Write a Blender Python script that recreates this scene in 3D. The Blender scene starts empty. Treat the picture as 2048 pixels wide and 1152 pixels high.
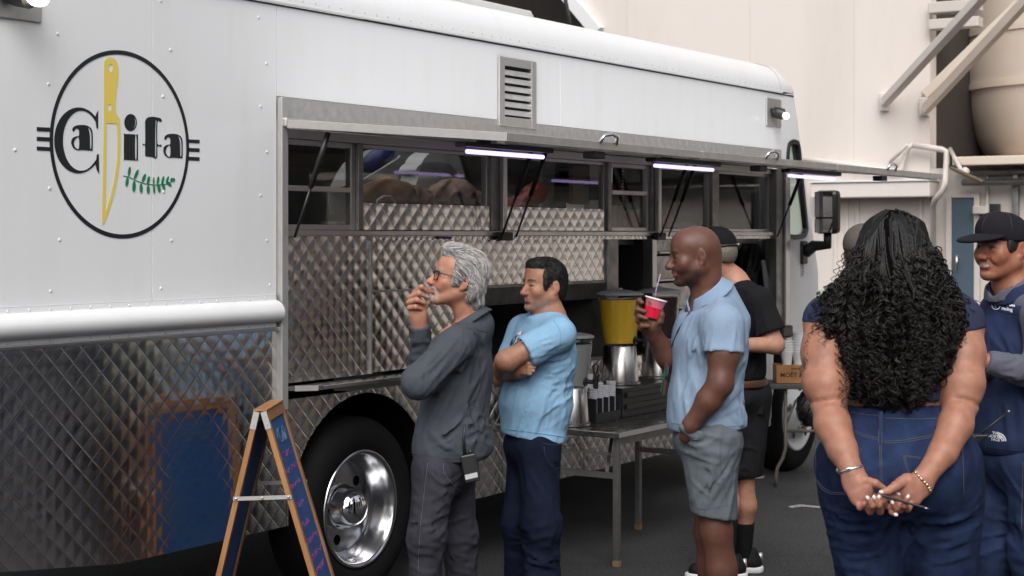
import bpy, bmesh, math, random
import numpy as np
from mathutils import Vector, Matrix

random.seed(7)
C = bpy.context.scene.collection
SC = bpy.context.scene

# ------------------------------------------------------------------ camera, sky, sun, exposure
# World: x runs along the truck's side (y = 0, body in y > 0), z up.
CAM_D, CAM_H = 4.8, 1.72
F_PX = 3300.0                         # focal length in pixels of the 2048-wide photograph
CA, SA = 0.84057, 0.54171             # the camera's heading against the truck's long axis
cam_d = bpy.data.cameras.new('camera')
cam = bpy.data.objects.new('camera', cam_d)
C.objects.link(cam)
cam.location = (0, -CAM_D, CAM_H)
cam.rotation_euler = (math.radians(90), 0, math.atan2(SA, CA) - math.radians(90))
cam_d.sensor_width = 36.0
cam_d.lens = 36.0 * F_PX / 2048
cam_d.shift_y = -106.0 / 2048
cam_d.dof.use_dof = True; cam_d.dof.focus_distance = 7.1; cam_d.dof.aperture_fstop = 5.6
cam_d.clip_start = 0.1
cam_d.clip_end = 500
SC.camera = cam

W = bpy.data.worlds.new('World')
SC.world = W
W.use_nodes = True
nt = W.node_tree
nt.nodes.clear()
sky = nt.nodes.new('ShaderNodeTexSky')
sky.sky_type = 'NISHITA'
sky.sun_disc = False
sky.sun_elevation = math.radians(52)
sky.sun_rotation = math.radians(150)
sky.air_density = 1.0
sky.dust_density = 4.0
hsv = nt.nodes.new('ShaderNodeHueSaturation')          # overcast: the same sky with most of its blue taken out
hsv.inputs['Saturation'].default_value = 0.22
bg = nt.nodes.new('ShaderNodeBackground')
bg.inputs['Strength'].default_value = 0.15
wo = nt.nodes.new('ShaderNodeOutputWorld')
nt.links.new(sky.outputs[0], hsv.inputs['Color'])
nt.links.new(hsv.outputs[0], bg.inputs[0])
nt.links.new(bg.outputs[0], wo.inputs[0])

sun_d = bpy.data.lights.new('sun', 'SUN')
sun_d.energy = 1.05
sun_d.angle = math.radians(45)
sun_d.color = (1.0, 0.97, 0.93)
sun = bpy.data.objects.new('sun', sun_d)
C.objects.link(sun)
SUN_DIR = Vector((-0.62, -0.36, 0.72)).normalized()     # towards the sun
sun.rotation_euler = SUN_DIR.to_track_quat('Z', 'Y').to_euler()
sky.sun_elevation = math.asin(SUN_DIR.z)
sky.sun_rotation = math.atan2(SUN_DIR.x, SUN_DIR.y)

SC.view_settings.view_transform = 'Standard'
SC.view_settings.look = 'None'
SC.view_settings.exposure = 0.45
SC.view_settings.gamma = 1.0
SC.render.engine = 'CYCLES'
SC.cycles.use_denoising = True
SC.cycles.max_bounces = 6
SC.cycles.transparent_max_bounces = 10
SC.cycles.caustics_reflective = False
SC.cycles.caustics_refractive = False
SC.cycles.sample_clamp_indirect = 4.0

# ------------------------------------------------------------------ measuring helpers
def on_side(px, py, y=0.0):
    """Point of the plane y = const (parallel to the truck's side) met by the sight line of a photograph pixel."""
    u = (px - 1024) / F_PX; v = (470 - py) / F_PX
    t = (CAM_D + y) / (SA - CA * u)
    return Vector((t * (CA + SA * u), y, CAM_H + t * v))
def at_depth(px, py, Z):
    """Point at a distance Z in front of the camera on the sight line of a photograph pixel."""
    l = (px - 1024) / F_PX * Z
    return Vector((Z * CA + l * SA, -CAM_D + Z * SA - l * CA, CAM_H + (470 - py) / F_PX * Z))
def on_wall(px, py, x):
    """Point of the plane x = const met by the sight line of a photograph pixel."""
    u = (px - 1024) / F_PX
    Z = x / (CA + SA * u)
    return at_depth(px, py, Z)

# ------------------------------------------------------------------ mesh helpers
ORI = {}                                # world origin of every object made
def V3(p): return Vector(p)

class MB:
    def __init__(self):
        self.v = []; self.f = []; self.m = []
    def add(self, vs, fs, mi=0):
        o = len(self.v)
        self.v.extend([tuple(p) for p in vs])
        self.f.extend([tuple(i + o for i in q) for q in fs])
        self.m.extend([mi] * len(fs))
        return self
    def box(self, x0, x1, y0, y1, z0, z1, mi=0):
        vs = [(x, y, z) for x in (x0, x1) for y in (y0, y1) for z in (z0, z1)]
        return self.add(vs, [(0, 1, 3, 2), (4, 6, 7, 5), (0, 4, 5, 1), (2, 3, 7, 6), (0, 2, 6, 4), (1, 5, 7, 3)], mi)
    def obox(self, c, ax, ay, az, mi=0):
        """box about c with half-axes ax, ay, az (vectors)"""
        c = V3(c); ax = V3(ax); ay = V3(ay); az = V3(az)
        vs = [c + ax * i + ay * j + az * k for i in (-1, 1) for j in (-1, 1) for k in (-1, 1)]
        return self.add(vs, [(0, 1, 3, 2), (4, 6, 7, 5), (0, 4, 5, 1), (2, 3, 7, 6), (0, 2, 6, 4), (1, 5, 7, 3)], mi)
    def bar(self, a, b, w, h, up=(0, 0, 1), mi=0):
        """square bar from a to b, w wide, h high"""
        a = V3(a); b = V3(b); d = (b - a)
        L = d.length; d.normalize(); up = V3(up)
        s = d.cross(up)
        if s.length < 1e-4: s = d.cross(V3((1, 0, 0)))
        s.normalize(); n = s.cross(d)
        return self.obox((a + b) / 2, d * L / 2, s * w / 2, n * h / 2, mi)
    def tube(self, pts, r, n=10, caps=True, closed=False, mi=0):
        pts = [V3(p) for p in pts]
        rs = r if isinstance(r, (list, tuple)) else [r] * len(pts)
        N = len(pts); rings = []
        prev = None
        for i in range(N):
            if closed: t = pts[(i + 1) % N] - pts[i - 1]
            else: t = pts[min(i + 1, N - 1)] - pts[max(i - 1, 0)]
            t.normalize()
            if prev is None:
                u = t.cross(V3((0, 0, 1)))
                if u.length < .05: u = t.cross(V3((1, 0, 0)))
            else:
                u = prev - t * prev.dot(t)
            u.normalize(); w = t.cross(u); prev = u
            rings.append([pts[i] + (u * math.cos(2 * math.pi * k / n) + w * math.sin(2 * math.pi * k / n)) * rs[i] for k in range(n)])
        vs = [p for q in rings for p in q]; fs = []
        for i in range(N if closed else N - 1):
            j = (i + 1) % N
            for k in range(n):
                k2 = (k + 1) % n
                fs.append((i * n + k, i * n + k2, j * n + k2, j * n + k))
        if caps and not closed:
            fs.append(tuple(range(n))[::-1]); fs.append(tuple((N - 1) * n + k for k in range(n)))
        return self.add(vs, fs, mi)
    def lathe(self, prof, c, axis=(0, 0, 1), n=32, mi=0, cap0=False, cap1=False):
        """prof = [(radius, distance along axis)]"""
        c = V3(c); ax = V3(axis).normalized()
        u = ax.cross(V3((0, 0, 1)))
        if u.length < .05: u = V3((1, 0, 0))
        u.normalize(); w = ax.cross(u)
        vs = []; fs = []
        for r, h in prof:
            for k in range(n):
                a = 2 * math.pi * k / n
                vs.append(c + ax * h + (u * math.cos(a) + w * math.sin(a)) * max(r, 1e-4))
        for i in range(len(prof) - 1):
            for k in range(n):
                k2 = (k + 1) % n
                fs.append((i * n + k, i * n + k2, (i + 1) * n + k2, (i + 1) * n + k))
        if cap0: fs.append(tuple(range(n))[::-1])
        if cap1: fs.append(tuple((len(prof) - 1) * n + k for k in range(n)))
        return self.add(vs, fs, mi)
    def prism(self, poly, d, mi=0):
        """poly = list of 3D points (planar), extruded along vector d"""
        poly = [V3(p) for p in poly]; d = V3(d); n = len(poly)
        vs = poly + [p + d for p in poly]
        fs = [tuple(range(n))[::-1], tuple(range(n, 2 * n))]
        for i in range(n):
            j = (i + 1) % n
            fs.append((i, j, n + j, n + i))
        return self.add(vs, fs, mi)
    def ball(self, c, r, n=10, m=8, mi=0):
        r = r if isinstance(r, (tuple, list)) else (r, r, r)
        vs = []; fs = []
        for i in range(m + 1):
            th = math.pi * i / m
            for k in range(n):
                a = 2 * math.pi * k / n
                vs.append((c[0] + r[0] * math.sin(th) * math.cos(a), c[1] + r[1] * math.sin(th) * math.sin(a), c[2] + r[2] * math.cos(th)))
        for i in range(m):
            for k in range(n):
                k2 = (k + 1) % n
                fs.append((i * n + k, (i + 1) * n + k, (i + 1) * n + k2, i * n + k2))
        return self.add(vs, fs, mi)

def link(name, me, mats, parent=None, origin=None, smooth=None):
    o = bpy.data.objects.new(name, me)
    C.objects.link(o)
    for m in (mats if isinstance(mats, (list, tuple)) else [mats]):
        me.materials.append(m)
    o.location = origin
    ORI[o.name] = Vector(origin)
    if parent is not None:
        o.parent = parent
        o.location = Vector(origin) - ORI[parent.name]
    return o

def obj(name, mb, mats, parent=None, smooth=False, bevel=0.0, origin=None, autosmooth=None, fix=False):
    co = np.array(mb.v, dtype=np.float64)
    if origin is None:
        lo = co.min(0); hi = co.max(0)
        origin = (lo + hi) / 2
        if parent is None: origin[2] = lo[2]
    co = co - np.array(origin)
    me = bpy.data.meshes.new(name)
    me.from_pydata(co.tolist(), [], mb.f)
    if any(mb.m): me.polygons.foreach_set('material_index', mb.m)
    if fix:
        bm = bmesh.new(); bm.from_mesh(me)
        bmesh.ops.remove_doubles(bm, verts=bm.verts, dist=1e-5)
        bmesh.ops.recalc_face_normals(bm, faces=bm.faces)
        bm.to_mesh(me); bm.free()
    if smooth:
        me.polygons.foreach_set('use_smooth', [True] * len(me.polygons))
        if autosmooth: me.set_sharp_from_angle(angle=math.radians(autosmooth))
    me.update()
    o = link(name, me, mats, parent, origin)
    if bevel:
        b = o.modifiers.new('bevel', 'BEVEL'); b.width = bevel; b.segments = 2; b.limit_method = 'ANGLE'; b.angle_limit = math.radians(40)
    return o

def empty(name, loc):
    o = bpy.data.objects.new(name, None)
    C.objects.link(o); o.location = loc; o.empty_display_size = .2
    ORI[o.name] = Vector(loc)
    return o

def tag(o, label=None, cat=None, group=None, kind=None):
    if label: o['label'] = label
    if cat: o['category'] = cat
    if group: o['group'] = group
    if kind: o['kind'] = kind
    return o

def B(name, parent, m, x0, x1, y0, y1, z0, z1, bevel=.003):
    return obj(name, MB().box(x0, x1, y0, y1, z0, z1), m, parent, bevel=bevel)

# ---- 2D filled shapes with holes (curves turned into meshes)
def fill2d(loops, extrude=0.0):
    """loops of (u, v) -> vertices (u, v, w) and faces of the even-odd filled shape, extruded by +-extrude"""
    cu = bpy.data.curves.new('tmp', 'CURVE'); cu.dimensions = '2D'; cu.fill_mode = 'BOTH'; cu.extrude = extrude
    for lp in loops:
        s = cu.splines.new('POLY'); s.points.add(len(lp) - 1)
        for p, (a, b) in zip(s.points, lp): p.co = (a, b, 0, 1)
        s.use_cyclic_u = True
    return curve_mesh(cu)
def curve_mesh(cu):
    o = bpy.data.objects.new('tmp', cu); C.objects.link(o)
    dg = bpy.context.evaluated_depsgraph_get()
    me = bpy.data.meshes.new_from_object(o.evaluated_get(dg))
    v = [tuple(q.co) for q in me.vertices]; f = [tuple(p.vertices) for p in me.polygons]
    bpy.data.objects.remove(o); bpy.data.curves.remove(cu); bpy.data.meshes.remove(me)
    return v, f
def text2d(s, size=1.0, extrude=0.0, shear=0., bold=0., align='CENTER'):
    cu = bpy.data.curves.new('tmp', 'FONT'); cu.body = s; cu.size = size; cu.extrude = extrude; cu.shear = shear
    cu.align_x = align; cu.align_y = 'CENTER'; cu.offset = bold; cu.resolution_u = 3
    return curve_mesh(cu)
def ell(cx, cy, rx, ry, n=40, a0=0.):
    return [(cx + rx * math.cos(a0 + 2 * math.pi * k / n), cy + ry * math.sin(a0 + 2 * math.pi * k / n)) for k in range(n)]
def smooth_loop(pts, n=5):
    """closed Catmull-Rom through pts"""
    out = []; N = len(pts)
    for i in range(N):
        p0, p1, p2, p3 = pts[i - 1], pts[i], pts[(i + 1) % N], pts[(i + 2) % N]
        for k in range(n):
            t = k / n
            out.append(tuple(.5 * (2 * b + (c - a) * t + (2 * a - 5 * b + 4 * c - d) * t * t + (3 * b - a - 3 * c + d) * t ** 3) for a, b, c, d in zip(p0, p1, p2, p3)))
    return out
def plate(name, loops, y, th, m, parent, **k):
    """sheet with holes standing in the plane y: loops of (x, z), thickness th behind y"""
    v, f = fill2d(loops, th / 2)
    return obj(name, MB().add([(a, y + th / 2 + c, b) for a, b, c in v], f), m, parent, fix=True, **k)


# ------------------------------------------------------------------ materials
def nodes_of(name):
    m = bpy.data.materials.new(name); m.use_nodes = True
    t = m.node_tree
    return m, t, t.nodes['Principled BSDF']

def mat(name, col, rough=.5, metal=0., var=.0, vscale=6., bump=0., bscale=60., stretch=(1, 1, 1), col2=None, rvar=0., coat=0., spec=None, sheen=0., thresh=None, sub=0.):
    m, t, b = nodes_of(name)
    b.inputs['Base Color'].default_value = (*col, 1)
    b.inputs['Roughness'].default_value = rough
    b.inputs['Metallic'].default_value = metal
    if coat: b.inputs['Coat Weight'].default_value = coat; b.inputs['Coat Roughness'].default_value = .12
    if spec is not None: b.inputs['Specular IOR Level'].default_value = spec
    if sheen: b.inputs['Sheen Weight'].default_value = sheen; b.inputs['Sheen Roughness'].default_value = .5
    g = t.nodes.new('ShaderNodeNewGeometry')
    mp = t.nodes.new('ShaderNodeMapping'); mp.inputs['Scale'].default_value = stretch
    t.links.new(g.outputs['Position'], mp.inputs['Vector'])
    if var or col2 is not None or rvar:
        n = t.nodes.new('ShaderNodeTexNoise'); n.inputs['Scale'].default_value = vscale; n.inputs['Detail'].default_value = 6; n.inputs['Roughness'].default_value = .62
        t.links.new(mp.outputs[0], n.inputs['Vector'])
        r = t.nodes.new('ShaderNodeMapRange')
        lo, hi = thresh or (.3, .7)
        r.inputs['From Min'].default_value = lo; r.inputs['From Max'].default_value = hi
        t.links.new(n.outputs['Fac'], r.inputs['Value'])
        mx = t.nodes.new('ShaderNodeMix'); mx.data_type = 'RGBA'
        c2 = col2 if col2 is not None else tuple(c * (1 - var) for c in col)
        mx.inputs['A'].default_value = (*col, 1); mx.inputs['B'].default_value = (*c2, 1)
        t.links.new(r.outputs[0], mx.inputs['Factor'])
        t.links.new(mx.outputs['Result'], b.inputs['Base Color'])
        if rvar:
            rr = t.nodes.new('ShaderNodeMapRange'); rr.inputs['To Min'].default_value = max(rough - rvar, .02); rr.inputs['To Max'].default_value = rough + rvar
            t.links.new(n.outputs['Fac'], rr.inputs['Value']); rr.inputs['From Min'].default_value = .3; rr.inputs['From Max'].default_value = .7
            t.links.new(rr.outputs[0], b.inputs['Roughness'])
    if bump:
        n2 = t.nodes.new('ShaderNodeTexNoise'); n2.inputs['Scale'].default_value = bscale; n2.inputs['Detail'].default_value = 4
        t.links.new(mp.outputs[0], n2.inputs['Vector'])
        bp = t.nodes.new('ShaderNodeBump'); bp.inputs['Strength'].default_value = 1; bp.inputs['Distance'].default_value = bump
        t.links.new(n2.outputs['Fac'], bp.inputs['Height'])
        t.links.new(bp.outputs[0], b.inputs['Normal'])
    return m

def emit(name, col, s):
    m, t, b = nodes_of(name)
    b.inputs['Base Color'].default_value = (*col, 1)
    b.inputs['Emission Color'].default_value = (*col, 1)
    b.inputs['Emission Strength'].default_value = s
    return m

def glass(name, tint=(.9, .95, .93), refl=1.0, rough=.02):
    """thin clear sheet: what lies behind, plus a mirror that grows towards grazing angles"""
    m = bpy.data.materials.new(name); m.use_nodes = True
    t = m.node_tree; t.nodes.clear(); N = t.nodes.new
    g = N('ShaderNodeNewGeometry'); dot = N('ShaderNodeVectorMath'); dot.operation = 'DOT_PRODUCT'
    t.links.new(g.outputs['Normal'], dot.inputs[0]); t.links.new(g.outputs['Incoming'], dot.inputs[1])
    def mth(op, a, b=None):
        n = N('ShaderNodeMath'); n.operation = op
        for k, v in enumerate((a, b)):
            if v is None: continue
            if isinstance(v, (int, float)): n.inputs[k].default_value = v
            else: t.links.new(v, n.inputs[k])
        return n.outputs[0]
    c = mth('SUBTRACT', 1.0, mth('ABSOLUTE', dot.outputs['Value']))
    fac = mth('MINIMUM', mth('MULTIPLY', mth('ADD', mth('MULTIPLY', mth('POWER', c, 5.0), .92), .05), refl), 1.0)
    tr = N('ShaderNodeBsdfTransparent'); tr.inputs[0].default_value = (*tint, 1)
    gl = N('ShaderNodeBsdfGlossy'); gl.inputs['Roughness'].default_value = rough
    mx = N('ShaderNodeMixShader'); o = N('ShaderNodeOutputMaterial')
    t.links.new(fac, mx.inputs[0]); t.links.new(tr.outputs[0], mx.inputs[1]); t.links.new(gl.outputs[0], mx.inputs[2]); t.links.new(mx.outputs[0], o.inputs[0])
    return m

M = {}
M['white'] = mat('white_paint', (.745, .75, .762), .34, col2=(.70, .70, .697), vscale=2.2, stretch=(2.2, 1, .35), thresh=(.5, .82), bump=.0012, bscale=3.5, coat=.2)
M['white2'] = mat('white_trim', (.70, .70, .71), .4, var=.12, vscale=3)
M['steel'] = mat('polished_steel', (.72, .70, .69), .17, 1., var=.12, vscale=5, rvar=.05, bump=.00015, bscale=25)
def quilt_seams(m, p=.095, w=.07, dist=.0006):
    """fine pressed seams between the diamonds of an embossed sheet (the pillows themselves are mesh)"""
    t = m.node_tree; b = t.nodes['Principled BSDF']; N = t.nodes.new
    g = N('ShaderNodeNewGeometry'); sp = N('ShaderNodeSeparateXYZ'); t.links.new(g.outputs['Position'], sp.inputs[0])
    def mth(op, a, c):
        n = N('ShaderNodeMath'); n.operation = op
        for k, v in enumerate((a, c)):
            if isinstance(v, (int, float)): n.inputs[k].default_value = v
            else: t.links.new(v, n.inputs[k])
        return n.outputs[0]
    pp = [mth('PINGPONG', mth('DIVIDE', mth(op, sp.outputs['X'], sp.outputs['Z']), p), .5) for op in ('ADD', 'SUBTRACT')]
    r = N('ShaderNodeMapRange'); r.interpolation_type = 'SMOOTHSTEP'; r.inputs['From Max'].default_value = w; t.links.new(mth('MINIMUM', *pp), r.inputs['Value'])
    bp = N('ShaderNodeBump'); bp.inputs['Distance'].default_value = dist; t.links.new(r.outputs[0], bp.inputs['Height'])
    if b.inputs['Normal'].links: t.links.new(b.inputs['Normal'].links[0].from_socket, bp.inputs['Normal'])
    t.links.new(bp.outputs[0], b.inputs['Normal'])
    return m
M['quilted'] = quilt_seams(mat('quilted_steel', (.71, .69, .68), .185, 1., var=.12, vscale=5, rvar=.06, bump=.00015, bscale=25))
M['brushed'] = mat('brushed_steel', (.60, .58, .57), .32, 1., var=.08, vscale=8, rvar=.03)
M['alu'] = mat('anodised_aluminium', (.63, .615, .60), .42, .75, var=.2, vscale=9, rvar=.1)
M['dullsteel'] = mat('weathered_steel', (.33, .32, .31), .42, .9, var=.3, vscale=11, rvar=.12)
M['chrome'] = mat('chrome', (.82, .82, .84), .05, 1., rvar=.02, vscale=30)
M['polalu'] = mat('polished_wheel_aluminium', (.66, .66, .68), .16, 1., var=.15, vscale=9, rvar=.05)
M['rubber'] = mat('tyre_rubber', (.009, .009, .010), .85, var=.3, vscale=20, bump=.0006, bscale=200, spec=.15)
M['black'] = mat('black_plastic', (.014, .014, .016), .42, var=.2, vscale=20)
M['blackgloss'] = mat('black_gloss', (.01, .01, .012), .15)
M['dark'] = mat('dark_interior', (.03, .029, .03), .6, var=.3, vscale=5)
M['darksteel'] = mat('interior_steel', (.42, .41, .40), .4, .35, var=.35, vscale=4, rvar=.1)
M['glass'] = glass('window_glass', (.90, .91, .90), 1.0)
M['cabglass'] = glass('cab_glass', (.45, .58, .52), 1.6)
M['decalblack'] = mat('black_decal', (.012, .014, .016), .35)
M['decalyellow'] = mat('yellow_decal', (.72, .57, .11), .45)
M['decalgreen'] = mat('green_decal', (.005, .19, .085), .4)
M['led'] = emit('led_tube', (.62, .49, 1.0), 1.5)
M['lamp'] = emit('flood_lamp_lens', (1.0, .96, .80), 3.5)
M['mirror'] = mat('mirror_glass', (.75, .77, .8), .02, 1.)
M['wall'] = mat('painted_stucco', (.66, .60, .56), .85, col2=(.60, .54, .495), vscale=1.6, stretch=(1, 1, .22), thresh=(.42, .75), bump=.001, bscale=90)
M['wall2'] = mat('painted_steel_beige', (.55, .50, .46), .6, var=.1, vscale=2)
M['tankpaint'] = mat('tan_tank_paint', (.66, .56, .47), .65, var=.12, vscale=1.5)
M['brown'] = mat('dark_brown_soffit', (.05, .04, .034), .8, var=.4, vscale=2)  # soffit brown, also used to put shade into the recess walls
M['door'] = mat('slate_blue_door', (.06, .095, .125), .5, var=.1, vscale=8)
M['wood'] = mat('sign_pine', (.40, .20, .075), .5, col2=(.24, .105, .035), vscale=9, stretch=(1, 1, .12), bump=.0006, bscale=90)
M['ply'] = mat('crate_wood', (.42, .20, .07), .6, col2=(.30, .13, .04), vscale=12, stretch=(.2, 1, 1))
M['chalkblue'] = mat('blue_chalkboard', (.016, .075, .24), .75, col2=(.05, .13, .30), vscale=7, stretch=(1, 1, .4), thresh=(.45, .85))
M['pink'] = mat('pink_chalk', (.22, .05, .22), .9)
M['paper'] = mat('white_paper', (.72, .72, .72), .7)
M['cupwhite'] = mat('white_foam', (.75, .75, .76), .5)
M['clearcup'] = mat('cloudy_clear_plastic', (.62, .62, .66), .25)
M['red'] = mat('red_plastic', (.42, .03, .02), .35, var=.4, vscale=14)
M['redbox'] = mat('red_cardboard', (.22, .015, .015), .6)
M['brownbag'] = mat('brown_bread_paper', (.30, .16, .09), .7, col2=(.10, .045, .03), vscale=13)  # tone of the lumps that imitate reflections in the hatch glass
def asphalt():
    m = mat('asphalt', (.036, .036, .039), .85, bump=.004, bscale=170)
    t = m.node_tree; b = t.nodes['Principled BSDF']; b.inputs['Specular IOR Level'].default_value = .3
    g = [n for n in t.nodes if n.type == 'NEW_GEOMETRY'][0]; col = None
    for sc, lo, hi, c in ((.55, .35, .7, (.024, .024, .026)), (3.2, .45, .75, (.050, .049, .050)), (70, .48, .70, (.105, .103, .10)), (16, .60, .70, (.017, .017, .018))):
        n = t.nodes.new('ShaderNodeTexNoise'); n.inputs['Scale'].default_value = sc; n.inputs['Detail'].default_value = 5; n.inputs['Roughness'].default_value = .6
        t.links.new(g.outputs['Position'], n.inputs['Vector'])
        r = t.nodes.new('ShaderNodeMapRange'); r.inputs['From Min'].default_value = lo; r.inputs['From Max'].default_value = hi; r.inputs['To Max'].default_value = .8
        t.links.new(n.outputs['Fac'], r.inputs['Value'])
        mx = t.nodes.new('ShaderNodeMix'); mx.data_type = 'RGBA'; t.links.new(r.outputs[0], mx.inputs['Factor']); mx.inputs['B'].default_value = (*c, 1)
        if col is None: mx.inputs['A'].default_value = (.044, .044, .047, 1)
        else: t.links.new(col, mx.inputs['A'])
        col = mx.outputs['Result']
    vo = t.nodes.new('ShaderNodeTexVoronoi'); vo.feature = 'DISTANCE_TO_EDGE'; vo.inputs['Scale'].default_value = .62          # cracks
    wp_ = t.nodes.new('ShaderNodeTexNoise'); wp_.inputs['Scale'].default_value = 1.7; wp_.inputs['Detail'].default_value = 6
    t.links.new(g.outputs['Position'], wp_.inputs['Vector'])
    ad = t.nodes.new('ShaderNodeMix'); ad.data_type = 'VECTOR'; ad.inputs['Factor'].default_value = .25
    t.links.new(g.outputs['Position'], ad.inputs['A']); t.links.new(wp_.outputs['Color'], ad.inputs['B']); t.links.new(ad.outputs['Result'], vo.inputs['Vector'])
    r = t.nodes.new('ShaderNodeMapRange'); r.inputs['From Min'].default_value = .004; r.inputs['From Max'].default_value = .011; r.inputs['To Min'].default_value = .18; r.inputs['To Max'].default_value = 0
    t.links.new(vo.outputs['Distance'], r.inputs['Value'])
    mx = t.nodes.new('ShaderNodeMix'); mx.data_type = 'RGBA'; t.links.new(r.outputs[0], mx.inputs['Factor']); t.links.new(col, mx.inputs['A']); mx.inputs['B'].default_value = (.012, .012, .012, 1)
    t.links.new(mx.outputs['Result'], b.inputs['Base Color'])
    return m
M['asphalt'] = asphalt()
M['stain'] = mat('oil_stain', (.022, .022, .024), .75, col2=(.032, .032, .035), vscale=9)
M['line'] = mat('worn_line_paint', (.45, .45, .44), .7, col2=(.1, .1, .1), vscale=22, thresh=(.5, .7))

# ------------------------------------------------------------------ ground and buildings
tag(obj('ground', MB().add([(-60, -60, 0), (90, -60, 0), (90, 60, 0), (-60, 60, 0)], [(0, 1, 2, 3)]), M['asphalt'], origin=(0, 0, 0)), kind='structure')
# ---------------------------------------------------------------- building at the end of the yard (wall plane x = 17)
WX = 17.0
def wall_yz(px, py, x=WX):
    p = on_wall(px, py, x); return (p.y, p.z)
M['rustplate'] = mat('weathered_plate', (.16, .115, .075), .7, var=.4, vscale=12)
bld = empty('building', (WX, 3, 0))
tag(bld, 'tall beige stucco building with diagonal braces and a slate blue door, behind the truck', 'building')
edges = [wall_yz(p, 100)[0] for p in (1860, 1708, 1500, 1253)]
def wall_panel(poly, x=WX, th=.2, m='wall'):
    return obj('wall_panel', MB().prism([(x, a, b) for a, b in poly], (th, 0, 0)), M[m], bld, fix=True)
e0, e1, e2, e3 = edges
g = .001
wall_panel([(e0, 0), (e1 - g, 0), (e1 - g, 10), (e0, 10)])
wall_panel([(e1 + g, 0), (e2 - g, 0), (e2 - g, 10), (e1 + g, 10)])
wall_panel([(e2 + g, 0), (e3 - g, 0), (e3 - g, 10), (e2 + g, 10)])
ya, za = wall_yz(1200, 66); yb, zb = wall_yz(1145, 0)
sl = (zb - za) / (yb - ya)
wall_panel([(e3 + g, 0), (ya, 0), (ya, za), (ya + 4, za + 4 * sl), (ya + 4, 10), (e3 + g, 10)])
obj('gable_trim', MB().bar((WX - .03, ya, za), (WX - .03, ya + 4, za + 4 * sl), .16, .12, up=(1, 0, 0)), M['white2'], bld, bevel=.01)
B('wall_backing', bld, M['wall2'], WX + .22, WX + .3, e0 + .05, ya, 0, 9.9, 0)
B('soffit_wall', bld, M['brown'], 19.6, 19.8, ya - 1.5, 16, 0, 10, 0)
p = at_depth(1125, 25, 20); obj('wall_box', MB().box(19.0, 19.4, p.y - .18, p.y + .2, p.z - .06, p.z + .06), M['wall2'], bld, bevel=.01)
obj('cable', MB().tube([at_depth(1128, -60, 18.4), at_depth(1131, 0, 18.4), at_depth(1137, 30, 18.4), at_depth(1141, 80, 18.4)], .022, 8), M['black'], bld, smooth=True)
obj('post', MB().tube([at_depth(961, -60, 19), at_depth(961, 120, 19)], .014, 8), M['white2'], bld, smooth=True)
# recess right of the corner and the low wall under the tank
B('recess_wall', bld, M['brown'], 21, 21.2, -9, e0 + 1, 2.3, 10, 0)  # dark brown holds the recess's shade in the colour
B('recess_side_wall', bld, M['brown'], WX + .21, 21, e0 + .001, e0 + .2, 2.3, 10, 0)  # return wall in deep shade, with that shade put into its colour
lowz = 2.42
B('low_wall', bld, M['wall2'], WX + .01, WX + .2, -9, e0 - .002, 0, lowz, 0)
for k, (pa, pb) in enumerate(((8, 30), (42, 62))):
    a = wall_yz(1855, pa); b = wall_yz(1855, pb)
    B('recess_beam', bld, M['wall2'], WX - .12, WX + .05, e0 - .55, e0 - .02, b[1], a[1], .01)
# roof slab over the low wall, dark pipes under the tank
B('platform', bld, M['tankpaint'], WX - .35, 21, -9, e0 - .35, lowz + .01, lowz + .1, .01)
for k, z in enumerate((lowz - .05, lowz - .16)):
    obj('service_pipe', MB().tube([(WX - .1 - .08 * k, -6, z), (WX - .1 - .08 * k, e0 - .4, z)], .035, 8), M['dullsteel'], bld, smooth=True)
# canopy ledge
y0c, y1c = wall_yz(1878, 380)[0], wall_yz(1642, 380)[0]
zt = wall_yz(1760, 366)[1]; zb2 = wall_yz(1760, 396)[1]
B('ledge', bld, M['wall'], WX - .3, WX - .004, y0c, y1c, zb2, zt, .012)
B('ledge_flashing', bld, M['white2'], WX - .32, WX - .002, y0c - .01, y1c + .01, zt + .002, zt + .022, .004)
for px in (1672, 1694, 1716, 1842):
    yy = wall_yz(px, 500)[0]
    B('wall_rib', bld, M['wall'], WX - .02, WX - .001, yy - .02, yy + .02, 0, zb2 - .002, .005)
# door
da, db = wall_yz(1950, 396), wall_yz(1906, 396)
dr = B('door', bld, M['door'], WX - .035, WX + .008, da[0], db[0], .02, da[1], .006)
ph = at_depth(1912, 540, 17.3)
obj('door_handle', MB().tube([(WX - .1, db[0] - .07, ph.z), (WX - .1, db[0] - .07, ph.z + .16)], .014, 8).tube([(WX - .1, db[0] - .07, ph.z + .08), (WX - .036, db[0] - .07, ph.z + .08)], .012, 8), M['brushed'], dr, smooth=True)
for (a, b, c, d) in ((da[0] - .06, da[0] - .002, 0, da[1] + .05), (db[0] + .002, db[0] + .06, 0, da[1] + .05), (da[0] - .001, db[0] + .001, da[1] + .003, da[1] + .05)):
    B('door_frame', bld, M['wall2'], WX - .05, WX - .002 + .01, a, b, c, d, .004)
# conduit and boxes right of the door
y = wall_yz(2034, 400)[0]; B('conduit', bld, M['dullsteel'], WX - .07, WX - .001, y - .03, y + .03, 0, lowz, .01)
y = wall_yz(1977, 400)[0]; B('conduit', bld, M['wall2'], WX - .05, WX - .001, y - .012, y + .012, 1.6, lowz, .004)
a = wall_yz(1952, 412); b = wall_yz(1984, 428); B('junction_box', bld, M['wall2'], WX - .12, WX - .002, b[0], a[0], b[1], a[1], .008)
a = wall_yz(1984, 408); b = wall_yz(2002, 432); B('switch_box', bld, M['black'], WX - .1, WX - .002, b[0], a[0], b[1], a[1], .008)
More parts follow.
